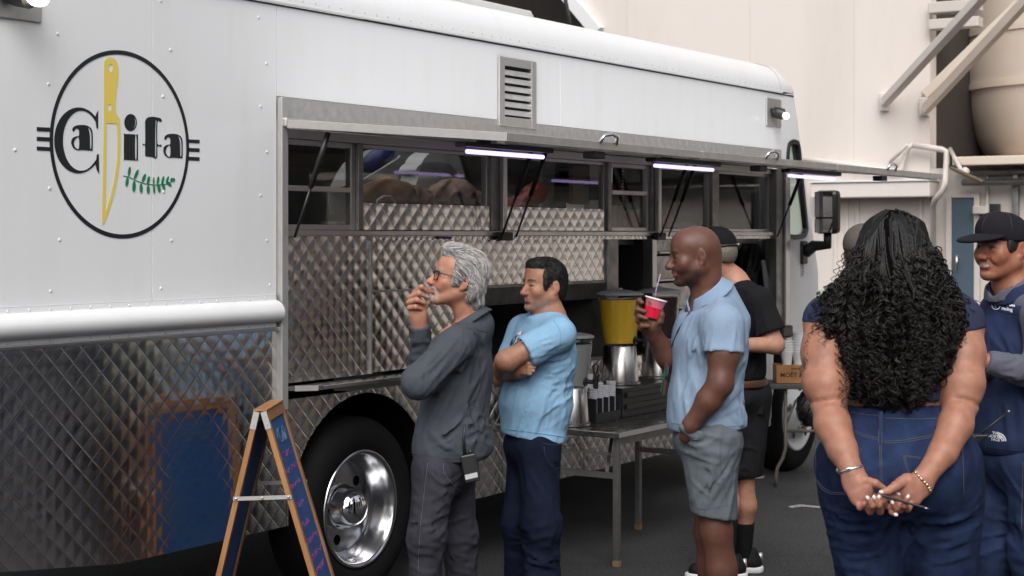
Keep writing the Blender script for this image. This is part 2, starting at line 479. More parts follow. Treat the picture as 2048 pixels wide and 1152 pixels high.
# pipes along the wall
def wp(px, py, off): return on_wall(px, py, WX - off)
obj('drain_pipe', MB().tube([wp(1826, 290, .12), wp(1884, 299, .12), wp(1893, 303, .12), wp(1893, 322, .12), wp(1890, 368, .35), wp(1886, 380, .35), wp(1870, 400, .3), wp(1866, 412, .12), wp(1866, 800, .12)], .031, 12), M['wall'], bld, smooth=True)
obj('drain_pipe', MB().tube([wp(1600, 318, .1), wp(1700, 329, .1), wp(1797, 343, .1), wp(1803, 338, .1), wp(1816, 296, .1), wp(1826, 290, .12)], .028, 12), M['wall'], bld, smooth=True)
obj('pipe_stay', MB().tube([wp(1780, 325, .02), wp(1815, 290, .25)], .018, 8), M['wall'], bld, smooth=True)
obj('pipe_stay', MB().tube([wp(1900, 298, .1), wp(1922, 340, .6)], .022, 8), M['wall2'], bld, smooth=True)
c = wp(1934, 350, .6)
obj('lamp_reflector', MB().obox(c, (.02, -.16, -.075), (.18, .05, .0), (.0, .012, -.012)), M['rustplate'], bld, bevel=.008)
c = wp(1930, 343, .6); obj('lamp_socket', MB().ball(c, .045), M['wall2'], bld, smooth=True)
# brackets and diagonal braces on the wall
a = wall_yz(1763, 186); b = wall_yz(1779, 222)
B('brace_plate', bld, M['wall'], WX - .07, WX - .001, b[0], a[0], b[1], a[1], .01)
obj('diagonal_brace', MB().bar(wp(1770, 204, .1), at_depth(1985, -30, 15.6), .095, .085), M['wall'], bld, bevel=.006)
a = wall_yz(1842, 196); b = wall_yz(1858, 232)
B('brace_plate', bld, M['wall2'], WX - .07, WX - .001, b[0], a[0], b[1], a[1], .01)
obj('diagonal_brace', MB().bar(wp(1850, 219, .12), at_depth(2090, -40, 15.4), .07, .1), M['tankpaint'], bld, bevel=.006)
obj('diagonal_brace', MB().bar(wp(1850, 190, .02), at_depth(2075, -28, 16.6), .06, .1), M['tankpaint'], bld, bevel=.006)
# tank
tc = at_depth(2172, 300, 18.6); TR = 1.33
# unseen deck added above the frame to shade the recess and corner
deck = empty('gantry_deck', (15.6, -3, 5.0)); tag(deck, 'overhead steel deck carried by the diagonal braces above the building corner', 'deck')
B('deck_plate', deck, M['wall2'], 18.3, 20.8, -9, 1.0, 5.2, 5.32, .01); B('deck_beam', deck, M['wall2'], 18.3, 18.5, -9, 1.0, 4.98, 5.199, .01)
tank = empty('storage_tank', (tc.x, tc.y, lowz + .1))
tag(tank, 'big tan round tank with a dished bottom on the platform over the low wall', 'tank')
z0 = lowz + .101
obj('shell', MB().lathe([(.5, z0), (TR * .74, z0 + .02), (TR * .84, z0 + .12), (TR * .92, z0 + .32), (TR * .97, z0 + .58), (TR * .995, z0 + .85), (TR, z0 + 1.1), (TR, z0 + 6)], (tc.x, tc.y, 0), n=72), M['tankpaint'], tank, smooth=True)
for z in (z0 + .82, z0 + 1.42, z0 + 2.0):
    obj('hoop', MB().lathe([(TR - .01, z), (TR + .018, z), (TR + .018, z + .07), (TR - .01, z + .07)], (tc.x, tc.y, 0), n=72), M['tankpaint'], tank, smooth=True, autosmooth=30)
# the other side of the yard: the building that the truck's steel mirrors
M['tanwall'] = mat('tan_render', (.46, .38, .26), .85, var=.25, vscale=1.2)
M['greywall'] = mat('grey_render', (.16, .15, .145), .85, var=.2, vscale=.5)
opp = empty('warehouse', (10, -17, 0))
tag(opp, 'long grey warehouse with pale pilasters across the yard, seen mirrored in the steel', 'building')
lw = B('garden_wall', None, M['tanwall'], 11.5, 18, -6.6, -6.3, 0, 1.0, .02); tag(lw, 'low tan rendered wall along the yard, seen mirrored in the steel', 'wall')
B('wall', opp, M['greywall'], -30, 60, -17.3, -17, 0, 6.5, 0)
for x in range(-2, 44, 6): B('pilaster', opp, M['wall'], x, x + .9, -17, -16.8, 0, 6.5, .01)
for x in (2, 9, 16, 23, 30):
    B('roller_door', opp, M['dark'], x, x + 3.4, -17, -16.96, 0, 3.6, .01)
# ---------------------------------------------------------------- the food truck
T = empty('food_truck', (7.0, 1.1, 0))
tag(T, 'white food truck with quilted steel lower side and raised serving hatch', 'food truck')
XR, XF, YB = 2.5, 11.72, 2.25          # rear end, nose, far side
def TB(name, m, *a, bevel=.003): return B(name, T, M[m], *a, bevel=bevel)

PITCH = .095
def quilt(name, x0, x1, z0, z1, y, parent=T, m='quilted', amp=.0019, cut=None, zb=None, div=9, px=PITCH, pz=PITCH, off=(0, 0), yz=None):
    """embossed steel sheet: one pillow per diamond, sharp valleys between; zb(x) = lower edge; yz(z) = y of a sloping sheet"""
    nx = max(2, int(round((x1 - x0) / px * div))); nz = max(2, int(round((z1 - z0) / pz * div)))
    X = np.linspace(x0, x1, nx + 1)[:, None] * np.ones((1, nz + 1)); Tt = np.linspace(0, 1, nz + 1)[None, :] * np.ones((nx + 1, 1))
    lo = z0 if zb is None else np.vectorize(zb)(X)
    Z = lo + (z1 - lo) * Tt
    if cut is not None:                                            # wheel arch: push the rim's points onto the circle
        cx, cz, R = cut
        r = np.hypot(X - cx, Z - cz); ang = np.arctan2(Z - cz, X - cx)
        near = (r < R) & (r > R - .02)
        X = np.where(near, cx + R * np.cos(ang), X); Z = np.where(near, cz + R * np.sin(ang), Z)
    u = ((X - off[0]) / px + (Z - off[1]) / pz); v = ((X - off[0]) / px - (Z - off[1]) / pz)
    a_ = 2 * (u - np.floor(u)) - 1; b_ = 2 * (v - np.floor(v)) - 1
    h = (1 - np.abs(a_) ** 2) * (1 - np.abs(b_) ** 2)
    wob = .0030 * np.sin(X * 2.1 + Z * 1.3) + .0016 * np.sin(X * 5.3 - Z * 3.1)
    Y = y - amp * h + wob * .6
    if yz is not None: Y = Y + np.vectorize(yz)(Z)
    co = np.stack([X, Y, Z], -1).reshape(-1, 3)
    i = np.arange(nx)[:, None] * (nz + 1) + np.arange(nz)[None, :]
    q = np.stack([i, i + nz + 1, i + nz + 2, i + 1], -1)
    if cut is not None:
        cc = (np.hypot(X - cx, Z - cz))
        rc = np.minimum(np.minimum(cc[:-1, :-1], cc[1:, :-1]), np.minimum(cc[1:, 1:], cc[:-1, 1:]))
        q = q[(rc >= R - 1e-4)]
    mb = MB(); mb.v = [tuple(p) for p in co]; mb.f = [tuple(p) for p in q.reshape(-1, 4).tolist()]; mb.m = [0] * len(mb.f)
    o = obj(name, mb, M[m], parent, smooth=True)
    return o

_m, _t, _b = nodes_of('skylight_plastic'); _tl = _t.nodes.new('ShaderNodeBsdfTranslucent'); _tl.inputs[0].default_value = (.85, .85, .83, 1)  # translucent plastic of the roof lid added for kitchen light
_mx = _t.nodes.new('ShaderNodeMixShader'); _b.inputs['Base Color'].default_value = (.7, .7, .7, 1); _mx.inputs[0].default_value = .9
_t.links.new(_b.outputs[0], _mx.inputs[1]); _t.links.new(_tl.outputs[0], _mx.inputs[2]); _t.links.new(_mx.outputs[0], _t.nodes['Material Output'].inputs[0]); M['skylight'] = _m
M['blackvoid'] = mat('undercoat', (.006, .006, .006), .95, spec=.05)
# white skin above the rail and above the hatch
for a, b in ((XR, 4.782), (4.785, 5.537)):
    TB('side_panel', 'white', a, b, 0, .03, 1.456, 2.735, bevel=.001)
for a, b in ((5.54, 7.948), (7.951, 11.02)):
    TB('side_panel', 'white', a, b, 0, .03, 2.331, 2.735, bevel=.001)
# cab side with its window opening
win = smooth_loop([(p.x, p.z) for p in (on_side(*q) for q in ((1574.5, 335), (1574.5, 462), (1580, 471.5), (1603, 471.5), (1611, 462), (1610.5, 440), (1600, 335), (1596, 294), (1590, 286), (1582, 286), (1576.5, 296)))], 6)
def grow(lp, d):
    cx = sum(p[0] for p in lp) / len(lp); cz = sum(p[1] for p in lp) / len(lp)
    out = []
    for i, p in enumerate(lp):
        a = lp[i - 1]; b = lp[(i + 1) % len(lp)]
        t = Vector((b[0] - a[0], b[1] - a[1])).normalized(); n = Vector((t.y, -t.x))
        if n.dot(Vector((p[0] - cx, p[1] - cz))) < 0: n = -n
        out.append((p[0] + n.x * d, p[1] + n.y * d))
    return out
cab = [(11.092, 1.0), (11.092, 2.19), (11.023, 2.19), (11.023, 2.735), (11.24, 2.735), (11.36, 2.40), (11.60, 1.75), (11.70, 1.46), (11.73, 1.0)]
cabo = plate('cab_side', [cab, win], 0, .03, M['white'], T)
wf = plate('cab_window', [grow(win, .022), grow(win, -.012)], -.012, .03, M['black'], T)
v, f = fill2d([grow(win, -.008)]); obj('pane', MB().add([(a, .012, b) for a, b, c in v], f), M['cabglass'], wf)
TB('door_panel', 'white', 10.40, 10.895, 0, .03, .362, .99, bevel=.012)
TB('door_panel', 'white2', 10.46, 10.84, -.006, -.001, .42, .94, bevel=.003)
# gutter and rivets
TB('gutter', 'white2', XR, 11.02, -.016, -.001, 2.7365, 2.75)
TB('gutter_shadow_gap', 'black', XR, 11.24, -.004, -.0005, 2.728, 2.7355, bevel=0)  # black strip put in for the shadow line under the gutter
prof = [(-.012, 2.7505), (-.012, 2.79), (.002, 2.835), (.03, 2.885), (.085, 2.93), (.18, 2.958), (.45, 2.985), (1.1, 3.02), (1.8, 2.985), (2.07, 2.958), (2.165, 2.93), (2.22, 2.885), (2.248, 2.835), (2.262, 2.75)]
def loft(secs):
    mb = MB(); n = len(secs[0])
    vs = [p for s in secs for p in s]
    fs = [(i * n + k, (i + 1) * n + k, (i + 1) * n + k + 1, i * n + k + 1) for i in range(len(secs) - 1) for k in range(n - 1)]
    return mb.add(vs, fs)
def roof_part(x0, x1, sl): obj('roof', loft([[(x, y, z) for y, z in prof[sl]] for x in (x0, x1)]), M['white'], T, smooth=True, autosmooth=50)
roof_part(XR, 5.65, slice(None)); roof_part(7.85, 10.98, slice(None)); roof_part(5.65, 7.85, slice(0, 6)); roof_part(5.65, 7.85, slice(8, None))
obj('roof_cap', loft([[(x, y * (1 - .02 * (1 - s)) + .02 * (1 - s), 2.7505 + (z - 2.7505) * s) for y, z in prof] for x, s in ((10.983, 1.012), (11.06, 1.0), (11.12, .95), (11.18, .84), (11.22, .66), (11.245, .4), (11.25, 0.02))]), M['white'], T, smooth=True)
# translucent skylight lid, put in to let daylight into the kitchen
obj('skylight', MB().prism([(5.6, .14, 2.945), (7.9, .14, 2.945), (7.86, .14, 2.98), (5.7, .14, 2.99)], (0, .03, 0)).add([(5.65, .17, 2.99), (7.85, .17, 2.985), (7.85, 1.8, 3.03), (5.65, 1.8, 3.045)], [(0, 1, 2, 3)]), M['skylight'], T, fix=True)
rv = MB()
def rivet(x, z, y=0., r=.0055):
    rv.lathe([(r, 0), (r * .8, .0022), (r * .4, .0034), (.0004, .0037)], (x, y, z), axis=(0, -1, 0), n=8)
x = XR + .05
while x < 11.2:
    rivet(x, 2.768, -.0135, .005); x += .09
for px, py in ((115, 68), (97, 168), (99, 377), (119, 480), (341, 100), (326, 193), (327, 384), (343, 481), (322, 2), (517, 35), (533, 127), (521, 213), (534, 304), (521, 391), (534, 481), (322, 577), (101, 582), (540, 570), (30, 300)):
    p = on_side(px, py); rivet(p.x, p.z, 0, .008)
x = XR + .05
while x < 5.5:
    rivet(x, 1.443, -.0075, .0055); rivet(x, 1.325, -.0075, .0055); x += .1
for px, py in ((1581, 481), (1586, 481), (1600, 280), (1604, 280)):
    p = on_side(px, py); rivet(p.x, p.z)
tag(obj('rivets', rv, M['white2'], T, smooth=True), kind='stuff')
# rub rail
obj('rub_rail', loft([[(x, y, z) for y, z in ((0, 1.4555), (-.007, 1.4555), (-.007, 1.434), (-.02, 1.432), (-.04, 1.42), (-.053, 1.402), (-.058, 1.384), (-.053, 1.362), (-.04, 1.346), (-.02, 1.338), (-.007, 1.336), (-.007, 1.3165), (0, 1.3165))] for x in (XR, 5.528)]), M['white'], T, smooth=True, autosmooth=40)
TB('steel_trim', 'brushed', XR, 5.60, -.014, .01, 1.299, 1.3155)
# lower quilted skirt
zrear = lambda x: .43 + max(0, (4.61 - x)) * .115
quilt('quilted_panel', XR, 5.60, .43, 1.298, 0, zb=zrear)
ARCH = (6.16, .43, .545)
quilt('quilted_panel', 5.603, 8.2, .35, .99, .0, cut=ARCH, zb=lambda x: .43 if x < 6.16 else .35)
quilt('quilted_panel', 8.203, 10.396, .35, .99, .0)
n = 40
obj('wheel_arch', loft([[(ARCH[0] + ARCH[2] * math.cos(a), y, ARCH[1] + ARCH[2] * math.sin(a)) for a in [math.pi * k / n for k in range(n + 1)]] for y in (.004, .7)]), M['blackvoid'], T, smooth=True)
TB('wheel_well', 'blackvoid', 5.5, 6.8, .7, .74, .3, 1.1, bevel=0)
TB('wheel_well', 'blackvoid', 10.9, 11.72, .45, .5, .3, 1.1, bevel=0)
TB('chassis', 'blackvoid', XR, 11.6, .8, 2.2, .42, .8, bevel=0)
TB('far_side', 'white2', XR, 10.9, YB - .03, YB, .35, 2.75, bevel=0)
TB('rear_end', 'white2', XR, XR + .03, .03, YB - .04, .5, 2.75, bevel=0)
TB('cab_floor', 'dark', 10.95, 11.7, .05, YB, .95, 1.0, bevel=0)
TB('cab_bulkhead', 'dark', 10.93, 10.96, .4, YB - .04, .8, 1.7, bevel=0)
TB('cab_bulkhead', 'dark', 10.93, 10.96, .17, 1.34, 1.701, 2.7, bevel=0)
TB('cab_bulkhead', 'dark', 10.93, 10.96, 1.58, YB - .04, 1.701, 2.7, bevel=0)
TB('cab_bulkhead', 'dark', 10.93, 10.96, 1.341, 1.579, 1.701, 2.12, bevel=0)
TB('cab_bulkhead', 'dark', 10.93, 10.96, 1.341, 1.579, 2.30, 2.7, bevel=0)
TB('front_end', 'white2', 11.69, 11.72, .0, YB, .7, 1.45, bevel=.01)
TB('bumper', 'black', 11.74, 11.86, .0, YB, .4, .68, bevel=.02)
for y0, y1 in ((0.002, .06), (YB - .06, YB)):
    obj('windscreen_pillar', MB().bar((11.235, (y0 + y1) / 2, 2.74), (11.69, (y0 + y1) / 2, 1.46), .055, .05, up=(0, 1, 0)), M['white'], T)
# inside of the kitchen
TB('kitchen_floor', 'darksteel', XR + .04, 10.9, .75, 2.2, .81, .83, bevel=0)
TB('kitchen_back_wall', 'darksteel', XR + .04, 10.92, 2.15, 2.2, .83, 2.72, bevel=0)
TB('kitchen_ceiling', 'darksteel', XR + .04, 5.65, .04, 2.2, 2.70, 2.72, bevel=0)
TB('kitchen_ceiling', 'darksteel', 7.85, 10.92, .04, 2.2, 2.70, 2.72, bevel=0)
for a, b in ((.04, .17), (1.8, 2.2)): TB('kitchen_ceiling', 'darksteel', 5.651, 7.849, a, b, 2.70, 2.72, bevel=0)
TB('back_counter', 'darksteel', 5.6, 10.6, 1.45, 2.14, .83, 1.62, bevel=.01)
TB('hood', 'dullsteel', 6.4, 8.4, 1.3, 2.14, 2.25, 2.6, bevel=.02)
TB('back_shelf', 'brushed', 5.6, 6.3, 1.6, 2.0, 1.95, 1.97)
TB('front_counter', 'darksteel', 5.62, 10.86, .12, .7, 1.66, 1.70)

# ---- serving hatch: frame, header, sill
TB('hatch_jamb', 'alu', 5.54, 5.582, -.03, .05, .95, 2.325)
obj('header_strip', MB().v and None or MB().box(5.54, 11.02, -.002, .002, 2.236, 2.33), M['alu'], T)
quilt('header_quilt', 5.55, 11.01, 2.24, 2.327, -.006, amp=.0035, m='alu')
TB('hinge_rail', 'alu', 5.545, 11.0, -.05, -.003, 2.195, 2.236, bevel=.008)
TB('window_header', 'brushed', 5.583, 10.87, .0, .07, 2.15, 2.194)
TB('window_sill', 'brushed', 5.583, 10.87, -.012, .09, 1.715, 1.742)
quilt('sill_band', 6.2, 10.87, 1.695, 1.7145, .0, amp=.002, px=.05, pz=.05)
TB('hatch_post', 'dullsteel', 10.872, 11.088, -.03, .06, .93, 2.19)
TB('hatch_post_edge', 'brushed', 10.99, 11.07, -.05, -.0305, .93, 2.19)

def window(x0, x1, bar=None, low=None, fw=.03):
    y0, y1 = .02, .055
    z0, z1 = 1.743, 2.149
    mb = MB()
    mb.box(x0, x0 + fw, y0, y1, z0, z1); mb.box(x1 - fw, x1, y0, y1, z0, z1)
    mb.box(x0 + fw, x1 - fw, y0 + .001, y1 - .001, z0, z0 + fw * .8); mb.box(x0 + fw, x1 - fw, y0 + .001, y1 - .001, z1 - fw * .8, z1)
    if bar: mb.box(x0 + fw, x1 - fw, y0 - .004, y1 - .001, bar - .012, bar + .012)
    w = obj('window', mb, M['brushed'], T, bevel=.002)
    obj('pane', MB().box(x0 + fw, x1 - fw, y0 + .015, y0 + .019, (low or z0) + fw * .8 + .001, z1 - fw * .8 - .001), M['glass'], w)
    return w
window(5.588, 6.118, bar=1.93)
window(6.158, 7.255, low=1.86, fw=.022)
quilt('splash_panel', 6.16, 7.25, 1.745, 1.872, .012, amp=.0026)
window(7.392, 8.50, low=1.86, fw=.022)
quilt('splash_panel', 7.395, 8.47, 1.745, 1.872, .012, amp=.0026)
window(8.545, 9.055, bar=1.975)
window(9.165, 9.90, fw=.02)
window(10.0, 10.868, fw=.022)
for a, b in ((6.119, 6.157), (7.256, 7.391), (8.501, 8.544), (9.056, 9.164), (9.901, 9.999)):
    TB('window_post', 'dullsteel', a, b, .0, .07, 1.743, 2.149)
for a in (7.34, 9.10):
    TB('strut_channel', 'brushed', a - .018, a + .018, -.03, -.001, 1.70, 2.19)
    TB('strut_bracket', 'black', a - .06, a + .05, -.045, -.013, 1.69, 1.735)
# ---- below the sill
quilt('quilted_panel', 5.583, 6.20, 1.062, 1.7145, .0, amp=.0026)
TB('panel_joint', 'dullsteel', 6.20, 6.212, -.012, .02, 1.062, 1.694)
quilt('quilted_panel', 6.213, 8.47, 1.456, 1.694, .004, amp=.0026)
TB('trim_strip', 'brushed', 6.213, 6.93, -.01, .02, 1.447, 1.4555)
quilt('sliding_panel', 6.213, 6.93, 1.065, 1.446, .02, amp=.0026)
obj('lip', MB().prism([(6.94, .0, 1.455), (6.94, .0, 1.44), (6.94, .05, 1.345), (6.94, .065, 1.345), (6.94, .02, 1.455)], (1.53, 0, 0)), M['dullsteel'], T, fix=True, bevel=.002)
quilt('lip_quilt', 6.95, 8.46, 1.35, 1.437, -.004, amp=.003, m='dullsteel', yz=lambda z: (1.44 - z) * .52)
TB('shelf', 'steel', 5.72, 7.2, -.115, .0, 1.03, 1.05)
obj('shelf_end', MB().prism([(5.58, 0, 1.03), (5.7195, -.115, 1.03), (5.7195, 0, 1.03)], (0, 0, .02)), M['steel'], T, fix=True)
obj('shelf_corner_plate', MB().bar((5.62, -.035, 1.04), (5.70, -.102, 1.04), .006, .024), M['alu'], T)
# drinks recess
TB('recess_deck', 'dullsteel', 6.94, 8.47, .0, .6, .99, 1.01)
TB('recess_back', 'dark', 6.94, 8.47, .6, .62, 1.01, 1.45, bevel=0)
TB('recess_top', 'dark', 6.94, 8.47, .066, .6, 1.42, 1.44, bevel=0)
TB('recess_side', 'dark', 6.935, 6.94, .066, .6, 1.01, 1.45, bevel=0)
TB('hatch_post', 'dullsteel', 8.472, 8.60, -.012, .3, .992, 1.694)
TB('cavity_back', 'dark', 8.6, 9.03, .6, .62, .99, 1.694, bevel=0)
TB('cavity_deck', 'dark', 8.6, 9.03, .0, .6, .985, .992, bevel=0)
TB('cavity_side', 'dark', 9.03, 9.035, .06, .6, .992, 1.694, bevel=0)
TB('hatch_post', 'brushed', 9.036, 9.09, -.012, .06, .992, 1.694)
for k, (a, b) in enumerate(((1.602, 1.692), (1.43, 1.588), (1.25, 1.418), (.995, 1.238))):
    d = quilt('drawer_front', 9.093, 9.9, a, b, .004, amp=.004, m='alu')
    B('drawer_pull', d, M['brushed'], 9.11, 9.88, -.022, -.004, a + .002, a + .016, .003)
TB('hatch_post', 'dullsteel', 9.903, 10.02, -.012, .06, .992, 1.694)
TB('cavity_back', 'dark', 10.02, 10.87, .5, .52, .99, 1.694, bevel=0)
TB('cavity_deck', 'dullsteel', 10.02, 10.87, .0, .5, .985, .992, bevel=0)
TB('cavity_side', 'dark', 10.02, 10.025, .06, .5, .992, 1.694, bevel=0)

# ---- raised awning flaps with lights, handles and gas struts
def flap(x0, x1):
    a = Vector((0, -.052, 2.19)); b = Vector((0, -1.2, 2.095)); d = (b - a).normalized(); nrm = Vector((0, -d.z, d.y)); nrm = nrm if nrm.z > 0 else -nrm
    cx = (x0 + x1) / 2; L = (b - a).length
    f = obj('awning_flap', MB().obox(Vector((cx, 0, 0)) + (a + b) / 2 + nrm * .022, (( x1 - x0) / 2 - .02, 0, 0), d * (L / 2 - .02), nrm * .012), M['white2'], T, bevel=.003)
    fr = MB()
    for xx in (x0 + .01, x1 - .01):
        fr.obox(Vector((xx, 0, 0)) + (a + b) / 2 + nrm * .018, (.01, 0, 0), d * L / 2, nrm * .018)
    fr.obox(Vector((cx, 0, 0)) + b - d * .01 + nrm * .018, ((x1 - x0) / 2 - .0205, 0, 0), d * .01, nrm * .018)
    fr.obox(Vector((cx, 0, 0)) + b - d * .045 + nrm * .0, ((x1 - x0) / 2 - .03, 0, 0), d * .02, nrm * .008)
    obj('flap_frame', fr, M['alu'], f, bevel=.002)
    hx = x0 + (x1 - x0) * .47
    pts = [Vector((hx - .075, 0, 0)) + b + nrm * .03 + d * .0, Vector((hx - .06, 0, 0)) + b + nrm * .062 + d * .012, Vector((hx, 0, 0)) + b + nrm * .072 + d * .014, Vector((hx + .06, 0, 0)) + b + nrm * .062 + d * .012, Vector((hx + .075, 0, 0)) + b + nrm * .03]
    obj('flap_handle', MB().tube(pts, .009, 8), M['chrome'], f, smooth=True)
    obj('flap_latch', MB().box(hx - .05, hx + .05, -1.16, -1.1, 2.06, 2.09), M['black'], f, bevel=.004)
    return f
for (x0, x1), (la, lb) in zip(((5.545, 7.295), (7.302, 9.062), (9.069, 10.965)), ((5.85, 6.47), (7.57, 8.25), (9.3, 10.03))):
    f = flap(x0, x1)
    hb = obj('light_bar', MB().box(la - .05, lb + .05, -.83, -.77, 2.098, 2.12).box(la + .1, la + .16, -.82, -.78, 2.12, 2.15), M['black'], f, bevel=.004)
    obj('light_tube', MB().tube([(la, -.80, 2.079), (lb, -.80, 2.079)], .010, 10), M['led'], hb, smooth=True)
for x, dx in ((5.60, .0), (7.27, -.0), (7.41, .0), (9.06, .0), (9.17, .0), (10.84, .0)):
    a = Vector((x, -.05, 1.71)); b = Vector((x + dx, -.24, 2.165)); m = a.lerp(b, .48)
    s = obj('gas_strut', MB().tube([m, b], .0125, 10), M['black'], T, smooth=True)
    obj('strut_rod', MB().tube([a, m], .006, 8), M['black'], s, smooth=True)

# ---- roof side vent
vx0, vx1, vz0, vz1 = 7.302, 7.671, 2.30, 2.668
vt = obj('vent_grille', MB().box(vx0, vx0 + .05, -.018, -.001, vz0, vz1).box(vx1 - .05, vx1, -.018, -.001, vz0, vz1).box(vx0 + .05, vx1 - .05, -.017, -.001, vz1 - .045, vz1).box(vx0 + .05, vx1 - .05, -.017, -.001, vz0, vz0 + .05), M['alu'], T, bevel=.003)
B('vent_backing', vt, M['blackgloss'], vx0 + .05, vx1 - .05, -.004, -.0012, vz0 + .05, vz1 - .045, 0)
for k in range(6):
    z = vz0 + .075 + k * .0425
    obj('slat', MB().obox(((vx0 + vx1) / 2, -.0105, z), ((vx1 - vx0) / 2 - .0505, 0, 0), (0, .004, .004), (0, -.004, .010)), M['alu'], vt)
# ---- flood lamps on steel plates
def flood(x0, x1, z0, z1, lx, lz, s=1.):
    pl = B('lamp_plate', T, M['alu'], x0, x1, -.012, -.001, z0, z1, .004)
    b = obj('lamp_body', MB().lathe([(.02 * s, 0), (.038 * s, .012 * s), (.042 * s, .05 * s), (.04 * s, .085 * s)], (lx, -.013, lz + .03 * s), axis=(.25, -1, -.28), n=18, cap1=True).box(lx - .03 * s, lx + .03 * s, -.06 * s, -.0125, lz + .02 * s, lz + .05 * s), M['black'], pl, smooth=True, autosmooth=40)
    obj('lamp_lens', MB().ball((lx + .028 * s, -.013 - .095 * s, lz - .002 * s), (.036 * s, .020 * s, .024 * s), 16, 10), M['lamp'], b, smooth=True)
flood(10.748, 11.0, 2.492, 2.69, 10.83, 2.565)
flood(3.83, 4.207, 2.508, 2.71, 4.03, 2.578, 1.4)

# ---- wheels
def wheel(cx, y0, cz, R, r, deep):
    w = empty('wheel', (cx, y0 + .1, cz)); w.parent = T; w.location = Vector((cx, y0 + .1, cz)) - ORI[T.name]
    ax = (0, 1, 0); c = (cx, y0, cz)
    obj('tyre', MB().lathe([(r, .012), (r + .02, -.004), (r + .07, -.012), (R - .05, -.006), (R - .018, .012), (R, .045), (R, .2), (R - .03, .235), (r, .22)], c, ax, n=96), M['rubber'], w, smooth=True, autosmooth=40)
    if deep:
        rim = obj('rim', MB().lathe([(r + .004, .012), (r + .004, -.004), (r - .008, -.008), (r - .02, .006), (r - .024, .03), (r - .034, .045), (r - .04, .07), (r - .056, .1), (r - .06, .135)], c, ax, n=96), M['polalu'], w, smooth=True)
        hole = [ell(cx + .158 * math.cos(.75 + k * math.pi * 2 / 5), cz + .158 * math.sin(.75 + k * math.pi * 2 / 5), .025, .025, 18) for k in range(5)]
        v, f = fill2d([ell(cx, cz, r - .058, r - .058, 72)] + hole, .006)
        obj('wheel_disc', MB().add([(a, y0 + .128 + q, b) for a, b, q in v], f), M['polalu'], rim, fix=True)
        obj('hub_cap', MB().lathe([(.105, .124), (.108, .112), (.1, .1), (.094, .06), (.082, .03), (.06, .008), (.03, -.002), (.0005, -.005)], c, ax, n=48), M['chrome'], rim, smooth=True)
        obj('brake_drum', MB().lathe([(.001, .15), (r - .07, .15)], c, ax, n=32), M['rubber'], w)
    else:
        rim = obj('rim', MB().lathe([(r + .004, .012), (r + .004, -.006), (r - .012, -.01), (r - .03, .012), (r - .05, .03), (r - .075, .02), (.15, -.035), (.12, -.05), (.1, -.05)], c, ax, n=72), M['white2'], w, smooth=True)
        hb = MB()
        for k in range(5):
            a = k * 2 * math.pi / 5 + .3
            hb.lathe([(.026, -.001), (.022, -.004), (.001, -.004)], (cx + .185 * math.cos(a), y0 - .016, cz + .185 * math.sin(a)), (0, 1, 0), n=16)
        obj('hand_holes', hb, M['black'], rim)
        obj('hub_cap', MB().lathe([(.1, -.04), (.095, -.075), (.06, -.1), (.05, -.14), (.02, -.15), (.0005, -.15)], c, ax, n=32), M['chrome'], rim, smooth=True, autosmooth=30)
        nb = MB()
        for k in range(8):
            a = k * 2 * math.pi / 8
            nb.lathe([(.014, -.045), (.014, -.075), (.004, -.085)], (cx + .122 * math.cos(a), y0, cz + .122 * math.sin(a)), (0, 1, 0), n=6)
        obj('wheel_nuts', nb, M['chrome'], rim)
wheel(6.155, .012, .43, .43, .275, True)
wheel(11.25, -.03, .42, .42, .27, False)

# ---- mirror
mc = on_side(1651, 424, -.22)
mk = obj('wing_mirror', MB().obox(mc + Vector((.045, 0, 0)), (.05, 0, 0), (0, .088, 0), (0, 0, .158)), M['black'], T, bevel=.03)
obj('mirror_glass', MB().obox(mc + Vector((-.008, .012, .055)), (.002, .0, 0), (0, .068, 0), (0, 0, .092)), M['mirror'], mk)
obj('mirror_glass', MB().obox(mc + Vector((-.008, .012, -.1)), (.002, .0, 0), (0, .068, 0), (0, 0, .05)), M['mirror'], mk)
ab = on_side(1605, 505); ab2 = on_side(1607, 480)
obj('mirror_arm', MB().tube([Vector((ab.x, -.02, ab.z)), Vector((ab.x, -.09, ab.z + .05)), mc + Vector((.04, 0, -.24)), mc + Vector((.04, 0, -.15))], [.045, .042, .035, .03], 10), M['black'], mk, smooth=True)
obj('mirror_foot', MB().obox((ab.x, -.012, ab.z), (.05, 0, 0), (0, .012, 0), (0, 0, .085)), M['black'], mk, bevel=.01)
# ---- registration number and sticker
v, f = text2d('256', .095)
p = on_side(1529, 842); obj('number_lettering', MB().add([(p.x + a, -.009, p.z + b + .03) for a, b, c in v], f), M['decalblack'], T)
p = on_side(1604, 540)
st = B('sticker', T, M['paper'], p.x - .028, p.x + .028, -.004, -.002, p.z - .048, p.z + .048, 0)
mb = MB()
for k, s in enumerate('DSEA'):
    v, f = text2d(s, .032, bold=.001); mb.add([(p.x + b * 1.2, -.0062, p.z + .034 - k * .0225 - a) for a, b, c in v], f)
obj('sticker_lettering', mb, M['decalblack'], st)
p = on_side(952, 470); v, f = text2d('THANK YOU', .02); obj('tape_label', MB().box(6.74, 6.86, -.016, -.0125, 1.70, 1.712), mat('purple_label', (.12, .03, .22), .6), T)

